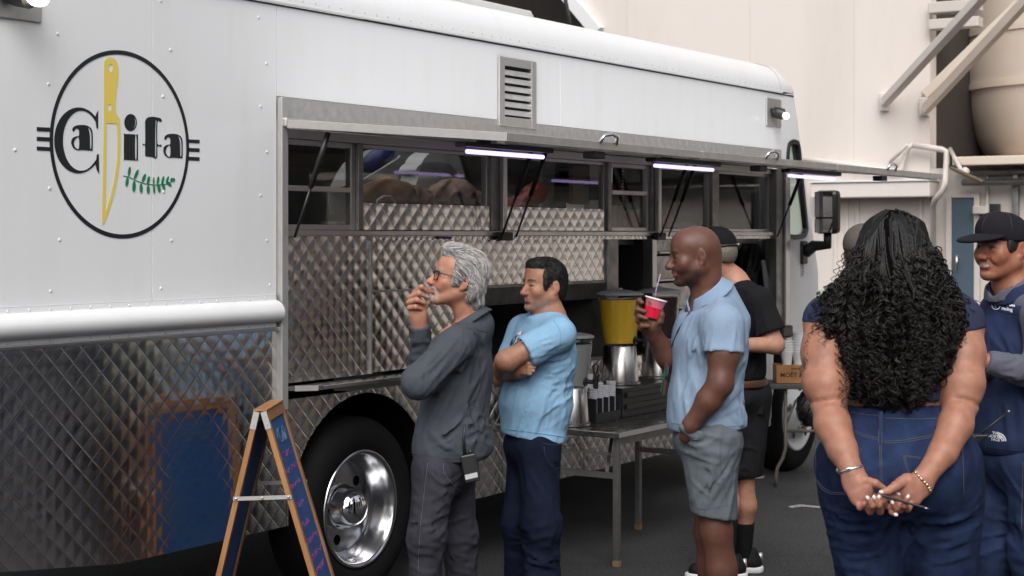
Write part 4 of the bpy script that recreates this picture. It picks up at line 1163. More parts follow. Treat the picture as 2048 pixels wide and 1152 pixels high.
# ---- a head with a face
class Head:
    def __init__(self, o, f, up=(0, 0, 1), s=1.):
        self.o = np.array(o, float); self.f = unit(f); up = np.array(up, float)
        self.l = unit(np.cross(up, self.f)); self.u = np.cross(self.f, self.l); self.s = s
    def p(self, x, y, z): return self.o + self.s * (x * self.f + y * self.l + z * self.u)
    def loc(self, P): q = np.asarray(P) - self.o; return np.stack([q @ self.f, q @ self.l, q @ self.u], -1) / self.s
    def axes(self): return [self.f, self.l, self.u]
    def build(self, S, nose=1., jaw=1., smile=0., lips=1., brow=1., ears=True, cheeks=0., fat=1., open_=0.):
        s = self.s; p = self.p; ax = self.axes()
        E = lambda c, r, k=.02, sub=False: S.ell(p(*c), [q * s for q in r], ax, k * s, sub)
        K = lambda a, b, ra, rb=None, k=.015, sub=False, flat=None, fs=1.: S.cap(p(*a), p(*b), ra * s, None if rb is None else rb * s, k * s, flat=None if flat is None else flat[0] * self.f + flat[1] * self.l + flat[2] * self.u, fs=fs, sub=sub)
        E((-.016, 0, .034), (.098, .076, .088), .02)                      # cranium
        E((.034, 0, .048), (.056, .062, .058), .03)                       # forehead
        E((.030, 0, -.030), (.062, .058 * fat, .078), .03)                # face
        for y in (1, -1):
            K((-.008, y * .054 * fat, -.05), (.064, y * .016, -.098), .02 * jaw, .015 * jaw, .03)   # jaw line
            E((.058, y * (.043 + cheeks * .004), -.026), (.026, .022, .022 + cheeks * .004), .022)  # cheek bone
            if smile: E((.070, y * .036, -.044), (.016 + .004 * smile, .014, .018), .014)
        E((.074, 0, -.099), (.018 * jaw, .02, .015), .02)                 # chin
        K((.078, -.030, .019), (.078, .030, .019), .0105 * brow, None, .016)                       # brow ridge
        for y in (1, -1):                                                  # eye sockets, lids
            E((.098, y * .031, .001), (.017, .017, .0105), .012, True)
            E((.0765, y * .031, -.0005), (.0125, .0155, .0115), .004)
            K((.0845, y * .018, .0075), (.082, y * .043, .0055), .0032, .0028, .006)
            E((.083, y * .031, -.0115), (.006, .013, .004), .008)
        K((.086, 0, .012), (.108, 0, -.030), .008 * nose, .0105 * nose, .012)                       # nose
        E((.1115, 0, -.034), (.0125 * nose, .0125 * nose, .011 * nose), .008)
        for y in (1, -1):
            E((.0985, y * .0135 * nose, -.0385), (.0105 * nose, .0075 * nose, .008 * nose), .007)
            E((.1035, y * .0075 * nose, -.0468), (.006, .0038, .003), .002, True)
        E((.074, 0, -.066), (.021, .027, .022), .018)                      # muzzle
        w = .023 + .006 * smile; lift = .004 * smile
        for y in (1, -1):
            K((.0955, 0, -.0615), (.0825 - .002 * smile, y * w, -.0655 + lift), .0055 * lips, .0035, .004)
            K((.0925, 0, -.0715 - open_), (.0805 - .002 * smile, y * w, -.0675 + lift), .0062 * lips, .0035, .004)
            K((.1, 0, -.0662 - open_ * .5), (.088, y * w * .95, -.0662 + lift), .0018 + open_ * .5, .0014, .003, sub=True)
            if smile: K((.0975, y * .021, -.041), (.079, y * (w + .011), -.068), .0032, .003, .010, sub=True)
            else: K((.098, y * .021, -.043), (.083, y * (w + .009), -.066), .002, .0015, .010, sub=True)
        E((.092, 0, -.083), (.010, .02, .004), .012, True)                 # dip over the chin
        if ears:
            for y in (1, -1):
                axe = [self.f * .94 + self.l * y * .3, self.l * .94 - self.f * y * .3 * y * y, self.u]
                S.ell(p(-.016, y * .078, -.004), [.0185 * s, .007 * s, .0315 * s], [self.f * .9 - self.l * y * -.42 * -1, self.l * .9 + self.f * y * .42 * -1 * -1, self.u], .006 * s)
                E((-.012, y * .0875, .003), (.0095, .0055, .016), .004, True)
                E((-.009, y * .077, -.033), (.009, .006, .010), .006)
        return self
    def eyes(self, parent, iris=(.03, .016, .008), gaze=(1, 0, 0)):
        for y in (1, -1):
            c = self.p(.0775, y * .031, .0); r = .0124 * self.s
            g = unit(gaze[0] * self.f + gaze[1] * self.l + gaze[2] * self.u)
            mb = MB().ball((0, 0, 0), r, 20, 14)
            v = np.array(mb.v); fs = np.array([q for q in mb.f]); P = v + c
            d = (v / r) @ g
            col = np.where((d > .80)[:, None], A3(iris), A3((.52, .49, .46)))
            skin_obj('eye', P, fs, M['eye'], parent, None, col)
    def neck(self, S, base, r0=.056, r1=.062, k=.03):
        S.cap(self.p(-.018, 0, -.045), base, r0 * self.s, r1, k=k)

def mixc(col, w, c): w = np.clip(w, 0, 1)[:, None]; return col * (1 - w) + A3(c) * w
def gauss(q, c, r): return np.exp(-(((q - A3(c)) / A3(r)) ** 2).sum(1))
def face_paint(head, base, lip=None, brow=(.05, .035, .025), beard=None, beardw=.6, moust=True, browz=.021, blush=.5, teeth=False):
    base = A3(base)
    def f(P):
        q = head.loc(P).astype(np.float32); n = len(P)
        col = np.tile(base, (n, 1))
        ay = np.abs(q[:, 1]); near = q[:, 0] > .02
        red = base * A3((1.08, .78, .74))
        qs = np.stack([q[:, 0], ay, q[:, 2]], -1)
        col = mixc(col, blush * gauss(qs, (.075, .040, -.028), (.04, .022, .022)), red)
        col = mixc(col, blush * gauss(qs, (.112, .0, -.034), (.018, .02, .016)), red)
        col = mixc(col, blush * .8 * gauss(qs, (-.015, .085, -.005), (.03, .014, .04)), red)
        if beard is not None:
            w = np.clip((-.045 - q[:, 2] - .10 * np.clip(ay - .03, -.03, .03) + .35 * np.clip(.05 - q[:, 0], 0, .06) * 0) / .012, 0, 1) * np.clip((q[:, 0] + .012) / .02, 0, 1) * np.clip((q[:, 2] + .135) / .02, 0, 1)
            w *= (q[:, 0] < .112) * (ay < .09)
            w *= np.clip(vnoise(q * 120) * .25 + .85, 0, 1)
            if not moust: w *= np.clip((-.070 - q[:, 2]) / .01, 0, 1)
            col = mixc(col, w * beardw, beard)
        near = near & (q[:, 0] < .118) & (q[:, 2] > -.13)
        if lip is not None:
            w = (near & (ay < .03)) * np.exp(-((q[:, 2] + .0665) / .0085) ** 4) * np.clip((q[:, 0] - .076) / .008, 0, 1) * np.clip((.03 - ay) / .006, 0, 1)
            col = mixc(col, w * .85, lip)
        if teeth:
            w = (near & (ay < .021) & (q[:, 0] > .075)) * np.exp(-((q[:, 2] + .0655 - .06 * ay) / .0042) ** 4)
            col = mixc(col, w, (.46, .42, .38))
        if brow is not None:
            arch = browz + .004 * np.sin(np.clip((ay - .012) / .04, 0, 1) * np.pi)
            lw = np.exp(-((q[:, 2] - .0015 + 90 * (ay - .031) ** 2 * .06) / .0034) ** 4) * (np.abs(ay - .031) < .0155) * (q[:, 0] > .066) * near
            col = mixc(col, lw * .75, base * .16)
            w = np.exp(-((q[:, 2] - arch) / .0056) ** 4) * (ay > .011) * (ay < .048) * (q[:, 0] > .055)
            col = mixc(col, w * .9, brow)
        return col
    return f

def mk(name, S, m, parent, h=.007, **k): return sculpt(name, S, h, M[m] if isinstance(m, str) else m, parent, **k)

class Frame:
    """pixel -> view-frame point for a person who stands at distance Z"""
    def __init__(self, Z): self.Z = Z
    def __call__(self, px, py, dz=0.):
        d = self.Z + dz
        return np.array(((px - 1024) / F_PX * d, d, CAM_H + (470 - py) / F_PX * d))
    def base(self, px): return v2w(((px - 1024) / F_PX * self.Z, self.Z, 0.))
def box_of(S_pts, r): 
    a = np.array(S_pts); return (a.min(0) - r, a.max(0) + r)

def foot(S, ankle, toe_dir, L=.26, r=.045, k=.03):
    a = np.array(ankle, float); t = unit(np.array([toe_dir[0], toe_dir[1], 0.]))
    heel = np.array([a[0], a[1], r]) - t * .05; toe = np.array([a[0], a[1], r * .8]) + t * (L - .1)
    S.cap(a, heel, r * .95, r, k=k); S.cap(heel, toe, r, r * .85, k=k); return heel, toe
def shoes(parent, feet, m, sole=None, name='shoe', r=.05):
    out = []
    for a, t in feet:
        S = Sdf(); foot(S, a, t, r=r, k=.02); S.cut(np.array([a[0], a[1], a[2] + .01]), (0, 0, 1))
        S.cut((0, 0, .004), (0, 0, -1))
        o = mk(name, S, m, parent, .008); out.append(o)
    return out
# ---------------------------------------------------------------- grey-haired man with glasses, hand at his mouth
def man_grey():
    J = Frame(6.6)
    base = J.base(885)
    H = Head(J(915, 559), (-.93, -.22, .22), s=.98)
    B_ = Sdf(); H.build(B_, nose=1.08, jaw=1.0, smile=.8, fat=.98, open_=.002)
    nb = J(945, 645, .03); H.neck(B_, nb, .054, .062)
    ft = unit((-.85, .52, 0)); lt = np.cross((0, 0, 1), ft); tax = [ft, lt, (0, 0, 1)]
    B_.ell(J(918, 735, .02), (.105, .17, .18), tax); B_.ell(J(905, 850), (.115, .155, .17), tax); B_.ell(J(893, 920), (.10, .14, .09), tax)
    shL, elL, wrL = J(912, 690, -.17), J(836, 765, -.27), J(880, 752, -.06)
    shR, elR, wrR = J(950, 690, .17), J(846, 738, .10), J(838, 642, .0)
    B_.cap(nb + np.array((0, 0, -.03)), shL, .045, .05, k=.04); B_.cap(nb + np.array((0, 0, -.03)), shR, .045, .05, k=.04)
    B_.chain([shL, elL, wrL], [.052, .042, .03], k=.03); B_.chain([shR, elR, wrR], [.05, .042, .028], k=.03)
    # right hand raised to the mouth: palm, four curled fingers, thumb
    B_.chain([J(838, 650, .0), J(836, 628, -.01), J(831, 606, -.015)], [.027, .031, .030], k=.02, flat=(0, 1, 0), fs=.72)
    for k_, (a, b, c) in enumerate((((829, 584), (843, 574), (856, 583)), ((820, 594), (838, 587), (855, 594)), ((817, 605), (834, 600), (849, 606)), ((818, 616), (831, 614), (842, 618)))):
        B_.chain([J(*a, -.025), J(*b, -.05), J(*c, -.035)], [.0105, .0102, .0078], k=.005)
    B_.chain([J(842, 626, .0), J(856, 604, -.01), J(861, 588, -.012), J(859, 574, -.012)], [.014, .012, .0105, .008], k=.006)
    hipL, knL, anL = J(870, 940, -.10), J(853, 1075, -.12), J(845, 1290, -.05)
    hipR, knR, anR = J(908, 940, .09), J(920, 1075, .10), J(926, 1275, .14)
    for a, b, c in ((hipL, knL, anL), (hipR, knR, anR)): B_.chain([a, b, c], [.075, .052, .038], k=.03)
    foot(B_, anL, (-.9, .4)); foot(B_, anR, (-.8, .6))
    bp = face_paint(H, (.40, .192, .125), lip=(.36, .15, .12), brow=(.25, .22, .20), beard=None, browz=.021, blush=.9)
    def paint(P):
        col = bp(P); q = H.loc(P).astype(np.float32); ay = np.abs(q[:, 1])
        w = np.exp(-((q[:, 2] + .0545) / .0065) ** 4) * (q[:, 0] > .07) * (ay < .034)                     # moustache
        w = np.maximum(w, np.exp(-((q[:, 2] + .098) / .017) ** 4) * (q[:, 0] > .06) * (ay < .022))        # goatee
        w = np.maximum(w, np.exp(-((ay - .031) / .006) ** 4) * (q[:, 2] < -.055) * (q[:, 2] > -.100) * (q[:, 0] > .05))
        w = w * (q[:, 0] < .112)
        return mixc(col, w * (.8 + .2 * vnoise(q * 160)), (.34, .30, .28))
    fines = [box_of([H.p(0, 0, 0)], np.array((.15, .15, .15))), box_of([J(840, 605, -.02)], np.array((.06, .06, .09)))]
    P = mk('person', B_, 'skin', None, .0105, origin=base, fine=fines, hf=.0034, paint=paint)
    tag(P, 'grey-haired man in glasses and a dark grey shirt, holding a hand to his mouth', 'person')
    H.eyes(P, gaze=(1, .05, 0))
    # moustache and goatee with some body
    Mo = Sdf()
    for y in (1, -1):
        Mo.cap(H.p(.0985, y * .004, -.0520), H.p(.083, y * .028, -.061), .0050, .0032, k=.004)
        Mo.cap(H.p(.079, y * .029, -.066), H.p(.072, y * .027, -.088), .0028, .0030, k=.008)
    Mo.ell(H.p(.084, 0, -.095), (.010, .015, .014), H.axes(), k=.01)
    Mo.wr(H.p(.09, 0, -.075), .08, -H.u, .003, 260, .3, 3)
    M['greyhair'] = hairmat('silver_hair', (.36, .345, .335), (.10, .097, .094), .42, 34)
    M['beardgrey'] = hairmat('grey_beard', (.33, .30, .28), (.17, .14, .125), .6, 120)
    mk('beard', Mo, 'beardgrey', P, .003)
    # hair swept back to the collar
    Hs = Sdf()
    Hs.ell(H.p(-.022, 0, .046), (.100, .082, .091), H.axes(), k=.02); Hs.ell(H.p(.040, 0, .112), (.052, .058, .032), H.axes(), k=.03)
    Hs.ell(H.p(-.080, 0, -.03), (.036, .068, .078), H.axes(), k=.03)
    Hs.ell(H.p(-.093, 0, -.080), (.028, .058, .034), H.axes(), k=.03)
    for y in (1, -1):
        Hs.ell(H.p(.022, y * .068, .018), (.032, .022, .05), H.axes(), k=.02); Hs.ell(H.p(-.05, y * .066, -.02), (.035, .028, .06), H.axes(), k=.02)
    def hl(p):
        q = H.loc(p); ay = np.abs(q[:, 1])
        face = np.where(q[:, 2] > .078, -1, np.where(q[:, 2] > .05, q[:, 0] - (.055 - .5 * (ay - .03).clip(0, 1)), q[:, 0] - (.036 + .1 * (q[:, 2] - .02))))
        low = np.where(q[:, 0] > .0, -.028 - q[:, 2], np.where(q[:, 0] > -.034, .012 - q[:, 2] - .9 * np.clip(-.0 - q[:, 0], 0, .03) * 0, -.125 - q[:, 2]))
        return np.maximum(face, low).astype(np.float32)
    Hs.cutf(hl)
    Hs.wr(H.p(-.02, 0, .05), .25, unit(-.75 * H.f - .5 * H.u), .0035, 60, .10, 5); Hs.wr(H.p(-.09, 0, -.05), .1, unit(-.3 * H.f - .9 * H.u), .004, 60, .15, 8)
    hair = mk('hair', Hs, 'greyhair', P, .0045)
    rs = np.random.RandomState(4); vv = mesh_view(hair); sd_ = vv[rs.randint(0, len(vv), 3200)]
    def fl(p):
        q = H.loc(p); back = np.clip((-.0 - q[:, 0]) / .09, 0, 1)[:, None]; top = np.clip((q[:, 2] - .07) / .05, 0, 1)[:, None]
        return A3(-.9 * H.f) * (1 - .75 * back) - A3(H.u) * (.45 + .75 * back - .5 * top) + A3(H.f) * (.25 * np.sin(q[:, 2:3] * 60 + q[:, 0:1] * 30))
    Cv = strands(Hs, sd_, fl, 9, .0085, .0012, .05, 2)
    Cv += grad(Hs, sd_)[:, None, :] * (np.linspace(0, 1, 9) ** 2 * rs.rand(len(sd_), 1) ** 2 * .004)[:, :, None]
    g_ = np.clip(.09 + .46 * rs.rand(len(sd_), 1) ** .9, 0, .56); c_ = g_ * A3((1, .965, .94))
    tubes_np('strands', Cv, np.linspace(.0016, .0006, 9), M['strand'], hair, 3, c_)['kind'] = 'stuff'
    # glasses
    fr = MB()
    def lens_pts(y): return [H.p(.101 - .010 * abs(y + dy) / .06, y + dy, .0 + dz) for dy, dz in ((-.024, .014), (0, .016), (.024, .013), (.025, 0), (.019, -.019), (0, -.022), (-.019, -.020), (-.024, -.002))]
    for y in (.033, -.033): fr.tube([v2w(q) for q in lens_pts(y)], .0022, 6, closed=True)
    fr.tube([v2w(H.p(.102, -.010, .006)), v2w(H.p(.108, 0, .008)), v2w(H.p(.102, .010, .006))], .002, 6)
    for y in (1, -1): fr.tube([v2w(H.p(.094, y * .058, .009)), v2w(H.p(.086, y * .071, .008)), v2w(H.p(.0, y * .083, .006)), v2w(H.p(-.02, y * .083, -.004))], .0026, 6)
    gl = obj('glasses', fr, M['blackgloss'], P, smooth=True)
    for y in (.033, -.033):
        pts = [v2w(q) for q in lens_pts(y)]; d = v2w(H.p(.002, 0, 0)) - v2w(H.p(0, 0, 0))
        obj('lens', MB().prism(pts, d), M['lens'], gl, fix=True)
    # shirt
    S = Sdf()
    S.ell(J(918, 742, .01), (.120, .176, .20), tax, k=.07); S.ell(J(905, 850), (.128, .164, .19), tax, k=.08); S.ell(J(899, 900), (.132, .168, .12), tax, k=.08)
    S.cap(nb + np.array((0, 0, -.02)), shL, .064, .062, k=.06); S.cap(nb + np.array((0, 0, -.02)), shR, .064, .06, k=.06)
    S.chain([shL, elL, wrL], [.067, .060, .046], k=.035); S.chain([shR, elR], [.064, .056], k=.03)
    cn = unit(np.array((-.52, .05, .85)))
    S.cap(J(948, 658, .0), J(962, 646, .02), .045, .04, k=.05)
    S.cut(J(934, 634, .02), cn, .006)
    S.collar(J(937, 647, .02), cn, .092, .079, .038, .006, k=.012)
    S.collar(J(939, 648, .02), cn, .106, .086, .030, .005, k=.006)
    S.cut(J(900, 917), (-.02, 0, -1), .006)
    S.cap(J(946, 900, -.05), J(970, 893, .02), .03, .035, k=.03)
    up = unit(elL - shL)
    S.wr(J(870, 725, -.24), .10, up, .010, 26, .16, 1); S.wr(J(840, 762, -.27), .06, (.2, .2, 1), .009, 34, .3, 2)
    S.wr(J(930, 790, -.12), .17, (-.55, 0, -1), .010, 18, .14, 3); S.wr(J(895, 850, -.14), .16, (.55, 0, -1), .010, 18, .16, 4)
    S.wr(J(950, 870, -.08), .10, (1, 0, -.35), .010, 24, .2, 5); S.wr(J(940, 680, -.12), .10, (-.8, 0, .4), .006, 24, .2, 6); S.wr(J(846, 690, .03), .09, (1, 0, .2), .007, 30, .3, 7)
    for a, b in (((905, 690), (868, 735)), ((890, 700), (852, 742)), ((945, 690), (915, 760)), ((960, 720), (925, 800)), ((935, 800), (890, 850)), ((925, 840), (870, 880)), ((860, 860), (900, 905)), ((975, 840), (940, 885))):
        S.crease(J(*a, -.14), J(*b, -.19), .012, .017)
    R_ = Sdf(); R_.chain([elR, J(839, 650, .01)], [.056, .041], k=.03); R_.cut(J(839, 648, .01), wrR - elR, .004)
    R_.wr(J(842, 695, .04), .09, (1, 0, .25), .010, 30, .3, 7)
    S.folds(J, [[(925, 664), (895, 700), (858, 742)], [(912, 682), (878, 722), (842, 752)], [(938, 684), (910, 730), (884, 758)], [(898, 712), (880, 742), (862, 764)], [(955, 700), (942, 745), (925, 792)], [(972, 725), (958, 780), (935, 832)], [(962, 768), (935, 815), (903, 852)], [(940, 818), (908, 852), (870, 880)], [(925, 862), (890, 884), (858, 896)], [(976, 800), (968, 845), (950, 882)], [(882, 790), (865, 822), (850, 856)], [(905, 884), (935, 868), (962, 858)], [(862, 690), (848, 720), (832, 742)]], .0085, .0085)
    sh = mk('shirt', S, clothmat('charcoal_shirt_cloth', (.068, .077, .090), .12, .88), P, .007)
    mk('sleeve', R_, sh.data.materials[0], sh, .006)
    M['shirtseam'] = mat('shirt_seam', (.040, .046, .055), .9)
    for pts in ([(903, 650), (914, 645), (922, 651), (926, 662), (927, 680), (922, 700)], [(932, 656), (950, 659), (974, 664)], [(823, 905), (850, 911), (900, 917), (935, 915)], [(955, 690), (962, 760), (966, 830)]):
        cloth_line('seam', S, pts, J.Z, 'shirtseam', sh, off=.0005)
    q = hit(S, [(843, 697), (846, 692), (850, 695), (848, 700)], J.Z, off=.003); obj('sleeve_emblem', MB().tube([v2w(a) for a in q], .0022, 5, closed=True), M['cupwhite'], sh)
    # jeans
    Jn = Sdf()
    Jn.ell(J(893, 930), (.114, .150, .13), tax, k=.06)
    Jn.chain([hipL, knL, anL + np.array((0, 0, -.03))], [.090, .068, .062], k=.05); Jn.chain([hipR, knR, anR + np.array((0, 0, -.03))], [.084, .066, .062], k=.05)
    Jn.cut(J(893, 880), (0, 0, 1)); Jn.cut((0, 0, .035), (0, 0, -1))
    for i, (c, e, am) in enumerate(((J(860, 1060, -.2), (1, 0, .25), .013), (J(850, 1110, -.2), (1, 0, -.25), .013), (J(880, 980, -.2), (.8, 0, -.7), .009), (J(925, 1060, 0), (1, 0, .4), .011), (J(935, 1120, .05), (1, 0, -.2), .01), (J(845, 1250, -.1), (1, 0, .1), .014))):
        Jn.wr(c, .11, e, am * .8, 24, .14, i + 3)
    Jn.folds(J, [[(830, 1058), (855, 1062), (884, 1050)], [(824, 1084), (850, 1092), (882, 1088)], [(850, 1006), (872, 998), (896, 980)], [(828, 1110), (850, 1106), (875, 1112)], [(912, 1056), (932, 1068), (956, 1070)], [(914, 1090), (935, 1084), (958, 1094)], [(870, 960), (895, 968), (925, 950)]], .009, .009)
    j = mk('jeans', Jn, clothmat('washed_black_denim', (.028, .028, .037), .4, col2=(.06, .06, .074), vscale=7), P, .008)
    M['jthread'] = mat('grey_thread', (.09, .088, .10), .8); M['jshade'] = mat('dark_seam', (.025, .025, .03), .9)
    sp = [(852, 926), (848, 960), (843, 1000), (838, 1050), (835, 1090), (833, 1150)]
    cloth_line('side_seam', Jn, sp, J.Z, 'jshade', j, r=.0028, off=.0)
    cloth_line('stitching', Jn, [(x + 3.2, y) for x, y in sp], J.Z, 'jthread', j, r=.0012, off=.001)
    cloth_line('stitching', Jn, [(887, 926), (889, 945), (905, 968), (925, 985)], J.Z, 'jthread', j, r=.0013, off=.001)
    shoes(P, [(anL, (-.9, .4)), (anR, (-.8, .6))], M['black'])
    # radio on his belt
    c = hit(Jn, [(942, 930)], J.Z, off=.02)[0]; c2 = hit(S, [(944, 895)], J.Z, off=.022)[0]; c = np.array((c[0], min(c[1], c2[1]), c[2]))
    wx, wy = v2w(c + np.array((1., 0, 0))) - v2w(c), v2w(c + np.array((0, 1., 0))) - v2w(c)
    W0 = v2w(c); up_ = Vector((0, 0, 1)) - wx * .2; up_.normalize()
    rd = obj('radio', MB().obox(W0, wx * .030 + Vector((0, 0, .006)), wy * .018, up_ * .055), M['black'], None, bevel=.006)
    tag(rd, 'black two-way radio with antenna on the belt of the man in the dark grey shirt', 'radio')
    obj('antenna', MB().tube([W0 + up_ * .05 - wx * .012, W0 + up_ * .11 - wx * .006, W0 + up_ * .172 + wx * .012], [.0075, .005, .0042], 8), M['black'], rd, smooth=True)
    obj('knob', MB().tube([W0 + up_ * .055 + wx * .012, W0 + up_ * .072 + wx * .012], .008, 10), M['black'], rd, smooth=True)
    lb = obj('label', MB().obox(W0 - wy * .0195 - up_ * .030 - wx * .002, wx * .024 + Vector((0, 0, .006)), wy * .001, up_ * .0095), M['labelgrey'], rd)
    return P
M['labelgrey'] = mat('grey_label', (.42, .42, .43), .6)
M['lens'] = glass('spectacle_lens', (.95, .96, .97), 1.0)
man_grey()
# ---------------------------------------------------------------- man in the light blue T-shirt, arms crossed
def man_tee():
    J = Frame(7.3)
    base = J.base(1075)
    H = Head(J(1087, 572), (-.84, -.53, .04), s=.965)
    B_ = Sdf(); H.build(B_, nose=1.05, jaw=1.1, fat=1.04, lips=.95)
    nb = J(1098, 640, .01); H.neck(B_, nb, .058, .066)
    ft = unit((-.85, -.5, 0)); lt = np.cross((0, 0, 1), ft)
    tax = [ft, lt, (0, 0, 1)]
    B_.ell(J(1086, 705, .02), (.115, .18, .17), tax); B_.ell(J(1075, 800), (.13, .16, .16), tax); B_.ell(J(1064, 885), (.095, .13, .10), tax)
    shL, elL, wrL = J(1118, 668, -.17), J(1012, 722, -.24), J(1000, 745, .02)
    shR, elR, wrR = J(1048, 662, .17), J(1006, 752, .12), J(1040, 742, -.17)
    B_.cap(nb, shL, .06, .055, k=.05); B_.cap(nb, shR, .06, .055, k=.05)
    B_.chain([shL, J(1066, 694, -.205), elL], [.056, .048, .043], k=.03); B_.chain([elL, J(1004, 738, -.12), wrL], [.043, .040, .030], k=.03)
    B_.chain([shR, elR, wrR], [.058, .046, .030], k=.03)
    # the far hand comes out under the near arm: four fingers round the upper arm
    B_.cap(wrR, J(1052, 739, -.20), .026, .024, k=.02)
    for i, (y0, y1, dx) in enumerate(((728, 727, 22), (734, 735, 24), (740, 742, 22), (746, 748, 16))):
        B_.chain([J(1045, y0, -.205), J(1058, (y0 + y1) / 2, -.232), J(1045 + dx, y1, -.235)], [.0095, .009, .0075], k=.005)
    hipL, knL, anL = J(1078, 900, -.09), J(1082, 1045, -.11), J(1084, 1212, -.06)
    hipR, knR, anR = J(1056, 900, .09), J(1042, 1045, .05), J(1048, 1208, .11)
    for a, b, c in ((hipL, knL, anL), (hipR, knR, anR)):
        B_.chain([a, b, c], [.078, .055, .04], k=.03)
    foot(B_, anL, (-.9, -.4)); foot(B_, anR, (-.9, .1))
    fines = [box_of([H.p(0, 0, 0)], np.array((.15, .15, .15))), box_of([J(1055, 737, -.21)], np.array((.06, .06, .04)))]
    P = mk('person', B_, 'skin', None, .0105, origin=base, fine=fines, hf=.0034,
           paint=face_paint(H, (.36, .178, .112), lip=(.26, .10, .075), brow=(.03, .02, .015), beard=(.135, .105, .09), beardw=.6, browz=.0215))
    tag(P, 'man in a light blue T-shirt with arms crossed, short dark hair and grey stubble', 'person')
    H.eyes(P, gaze=(1, .1, 0))
    # T-shirt
    S = Sdf()
    S.ell(J(1087, 712, .02), (.130, .192, .185), tax, k=.06); S.ell(J(1071, 806), (.158, .176, .17), tax, k=.07); S.ell(J(1066, 880), (.135, .168, .12), tax, k=.07)
    S.cap(nb + np.array((0, 0, -.015)), shL, .068, .066, k=.06); S.cap(nb + np.array((0, 0, -.015)), shR, .068, .066, k=.06)
    S.chain([shR, J(1025, 712, .15)], [.068, .068], k=.04)
    sd = unit(J(1012, 722, -.24) - shL); tip = J(1051, 708, -.215)
    G = Sdf(); G.chain([shL, J(1030, 716, -.23)], [.066, .076], k=.04); G.cut(tip, sd, .005)
    S.group(G, .04)
    S.cut(J(1052, 872), (-.16, 0, -1), .006)
    S.cut(J(1092, 616), unit(np.array((.38, .12, 1))), .006)
    S.collar(J(1090, 630, .005), unit(np.array((-.30, -.12, 1))), .085, .074, .020, .006, k=.008)
    S.wr(J(1105, 730, -.1), .12, sd, .010, 26, .2, 1); S.wr(J(1125, 790, -.05), .13, (-.8, .1, -.5), .012, 22, .18, 2)
    S.wr(J(1060, 820, -.12), .16, (-.35, 0, -1), .010, 17, .16, 3); S.wr(J(1110, 850, -.05), .12, (.75, 0, .5), .011, 20, .2, 4); S.wr(J(1085, 690, -.2), .09, sd, .007, 30, .2, 9)
    for a, b in (((1128, 735), (1085, 762)), ((1138, 770), (1090, 790)), ((1062, 700), (1105, 672)), ((1070, 712), (1118, 690)), ((1078, 720), (1128, 712))):
        S.crease(J(*a, -.15), J(*b, -.17), .012, .009)
    S.folds(J, [[(1074, 738), (1105, 734), (1142, 722)], [(1080, 752), (1110, 754), (1144, 748)], [(1058, 702), (1082, 690), (1110, 682)], [(1052, 716), (1078, 712), (1104, 706)], [(1082, 768), (1108, 778), (1140, 772)], [(1078, 772), (1066, 810), (1052, 850)], [(1098, 782), (1100, 820), (1094, 858)], [(1124, 790), (1108, 815), (1084, 834)], [(1134, 802), (1130, 830), (1118, 860)], [(1040, 760), (1030, 800), (1024, 840)]], .0075, .0075)
    sh = mk('t_shirt', S, clothmat('sky_blue_jersey', (.25, .43, .61), .06, .9), P, .0072)
    # hem, sleeve stitching and prints
    M['hemblue'] = mat('blue_thread', (.15, .33, .56), .9)
    cloth_line('stitching', S, [(1000, 857), (1060, 864), (1128, 874)], J.Z, 'hemblue', sh, off=.002)
    cloth_line('stitching', S, [(1106, 640), (1116, 652), (1121, 668), (1120, 684), (1114, 700)], J.Z, 'hemblue', sh, off=.001)
    def print2d(name, loops, m, off=.003):
        v, f = fill2d(loops); q = hit(S, [(a, b) for a, b, c in v], J.Z, off=off)
        obj(name, MB().add([v2w(a) for a in q], f), m, sh)
    navy = mat('navy_print', (.012, .02, .09), .8); wht = mat('white_print', (.7, .7, .72), .8)
    print2d('printed_emblem', [[(1019, 690), (1023, 680), (1031, 672), (1036, 668), (1032, 676), (1029, 684), (1024, 690)]], navy)
    print2d('printed_emblem', [[(1033, 667), (1044, 661), (1041, 671), (1034, 684), (1028, 688), (1031, 680), (1034, 672)]], wht, .0034)
    print2d('printed_patch', [ell(1042, 681, 5, 3.2, 14)], wht); print2d('printed_patch', [ell(1041, 681, 2.2, 1.6, 10)], mat('red_print', (.3, .02, .05), .8), .0042)
    # hair
    Hs = Sdf()
    Hs.ell(H.p(-.020, 0, .040), [.097, .076, .089], H.axes(), k=.02); Hs.ell(H.p(.04, 0, .098), (.046, .055, .026), H.axes(), k=.03)
    Hs.ell(H.p(-.062, 0, -.02), (.044, .064, .06), H.axes(), k=.03)
    for y in (1, -1): Hs.ell(H.p(.034, y * .062, .022), (.020, .018, .046), H.axes(), k=.012)
    hl = lambda p: (lambda q: np.maximum.reduce([
        np.minimum(q[:, 0] - (.052 + .30 * np.clip(q[:, 2] - .062, 0, .1)), .085 - q[:, 2] + 0 * q[:, 0]) * 1.0 if False else np.where(q[:, 2] > .066, q[:, 0] - .090, q[:, 0] - (.045 + .1 * (q[:, 2] - .02))),
        np.where(np.abs(q[:, 1]) > .03, np.where(q[:, 0] > -.004, -.022 - q[:, 2], np.where(q[:, 0] > -.03, .018 - q[:, 2], -.060 - q[:, 2])), -.062 - q[:, 2])]))(H.loc(p))
    Hs.cutf(lambda p: hl(p).astype(np.float32))
    Hs.wr(H.p(0, 0, .05), .2, (-.7, .3, .5), .0022, 130, .5, 5)
    hair = mk('hair', Hs, hairmat('black_hair', (.010, .009, .009), (.02, .018, .017), .6, 60), P, .0045)
    rs = np.random.RandomState(4); vv = mesh_view(hair); sd_ = vv[rs.randint(0, len(vv), 3200)]
    fl = lambda p: A3(-.55 * H.f - .35 * H.u) + 0 * p
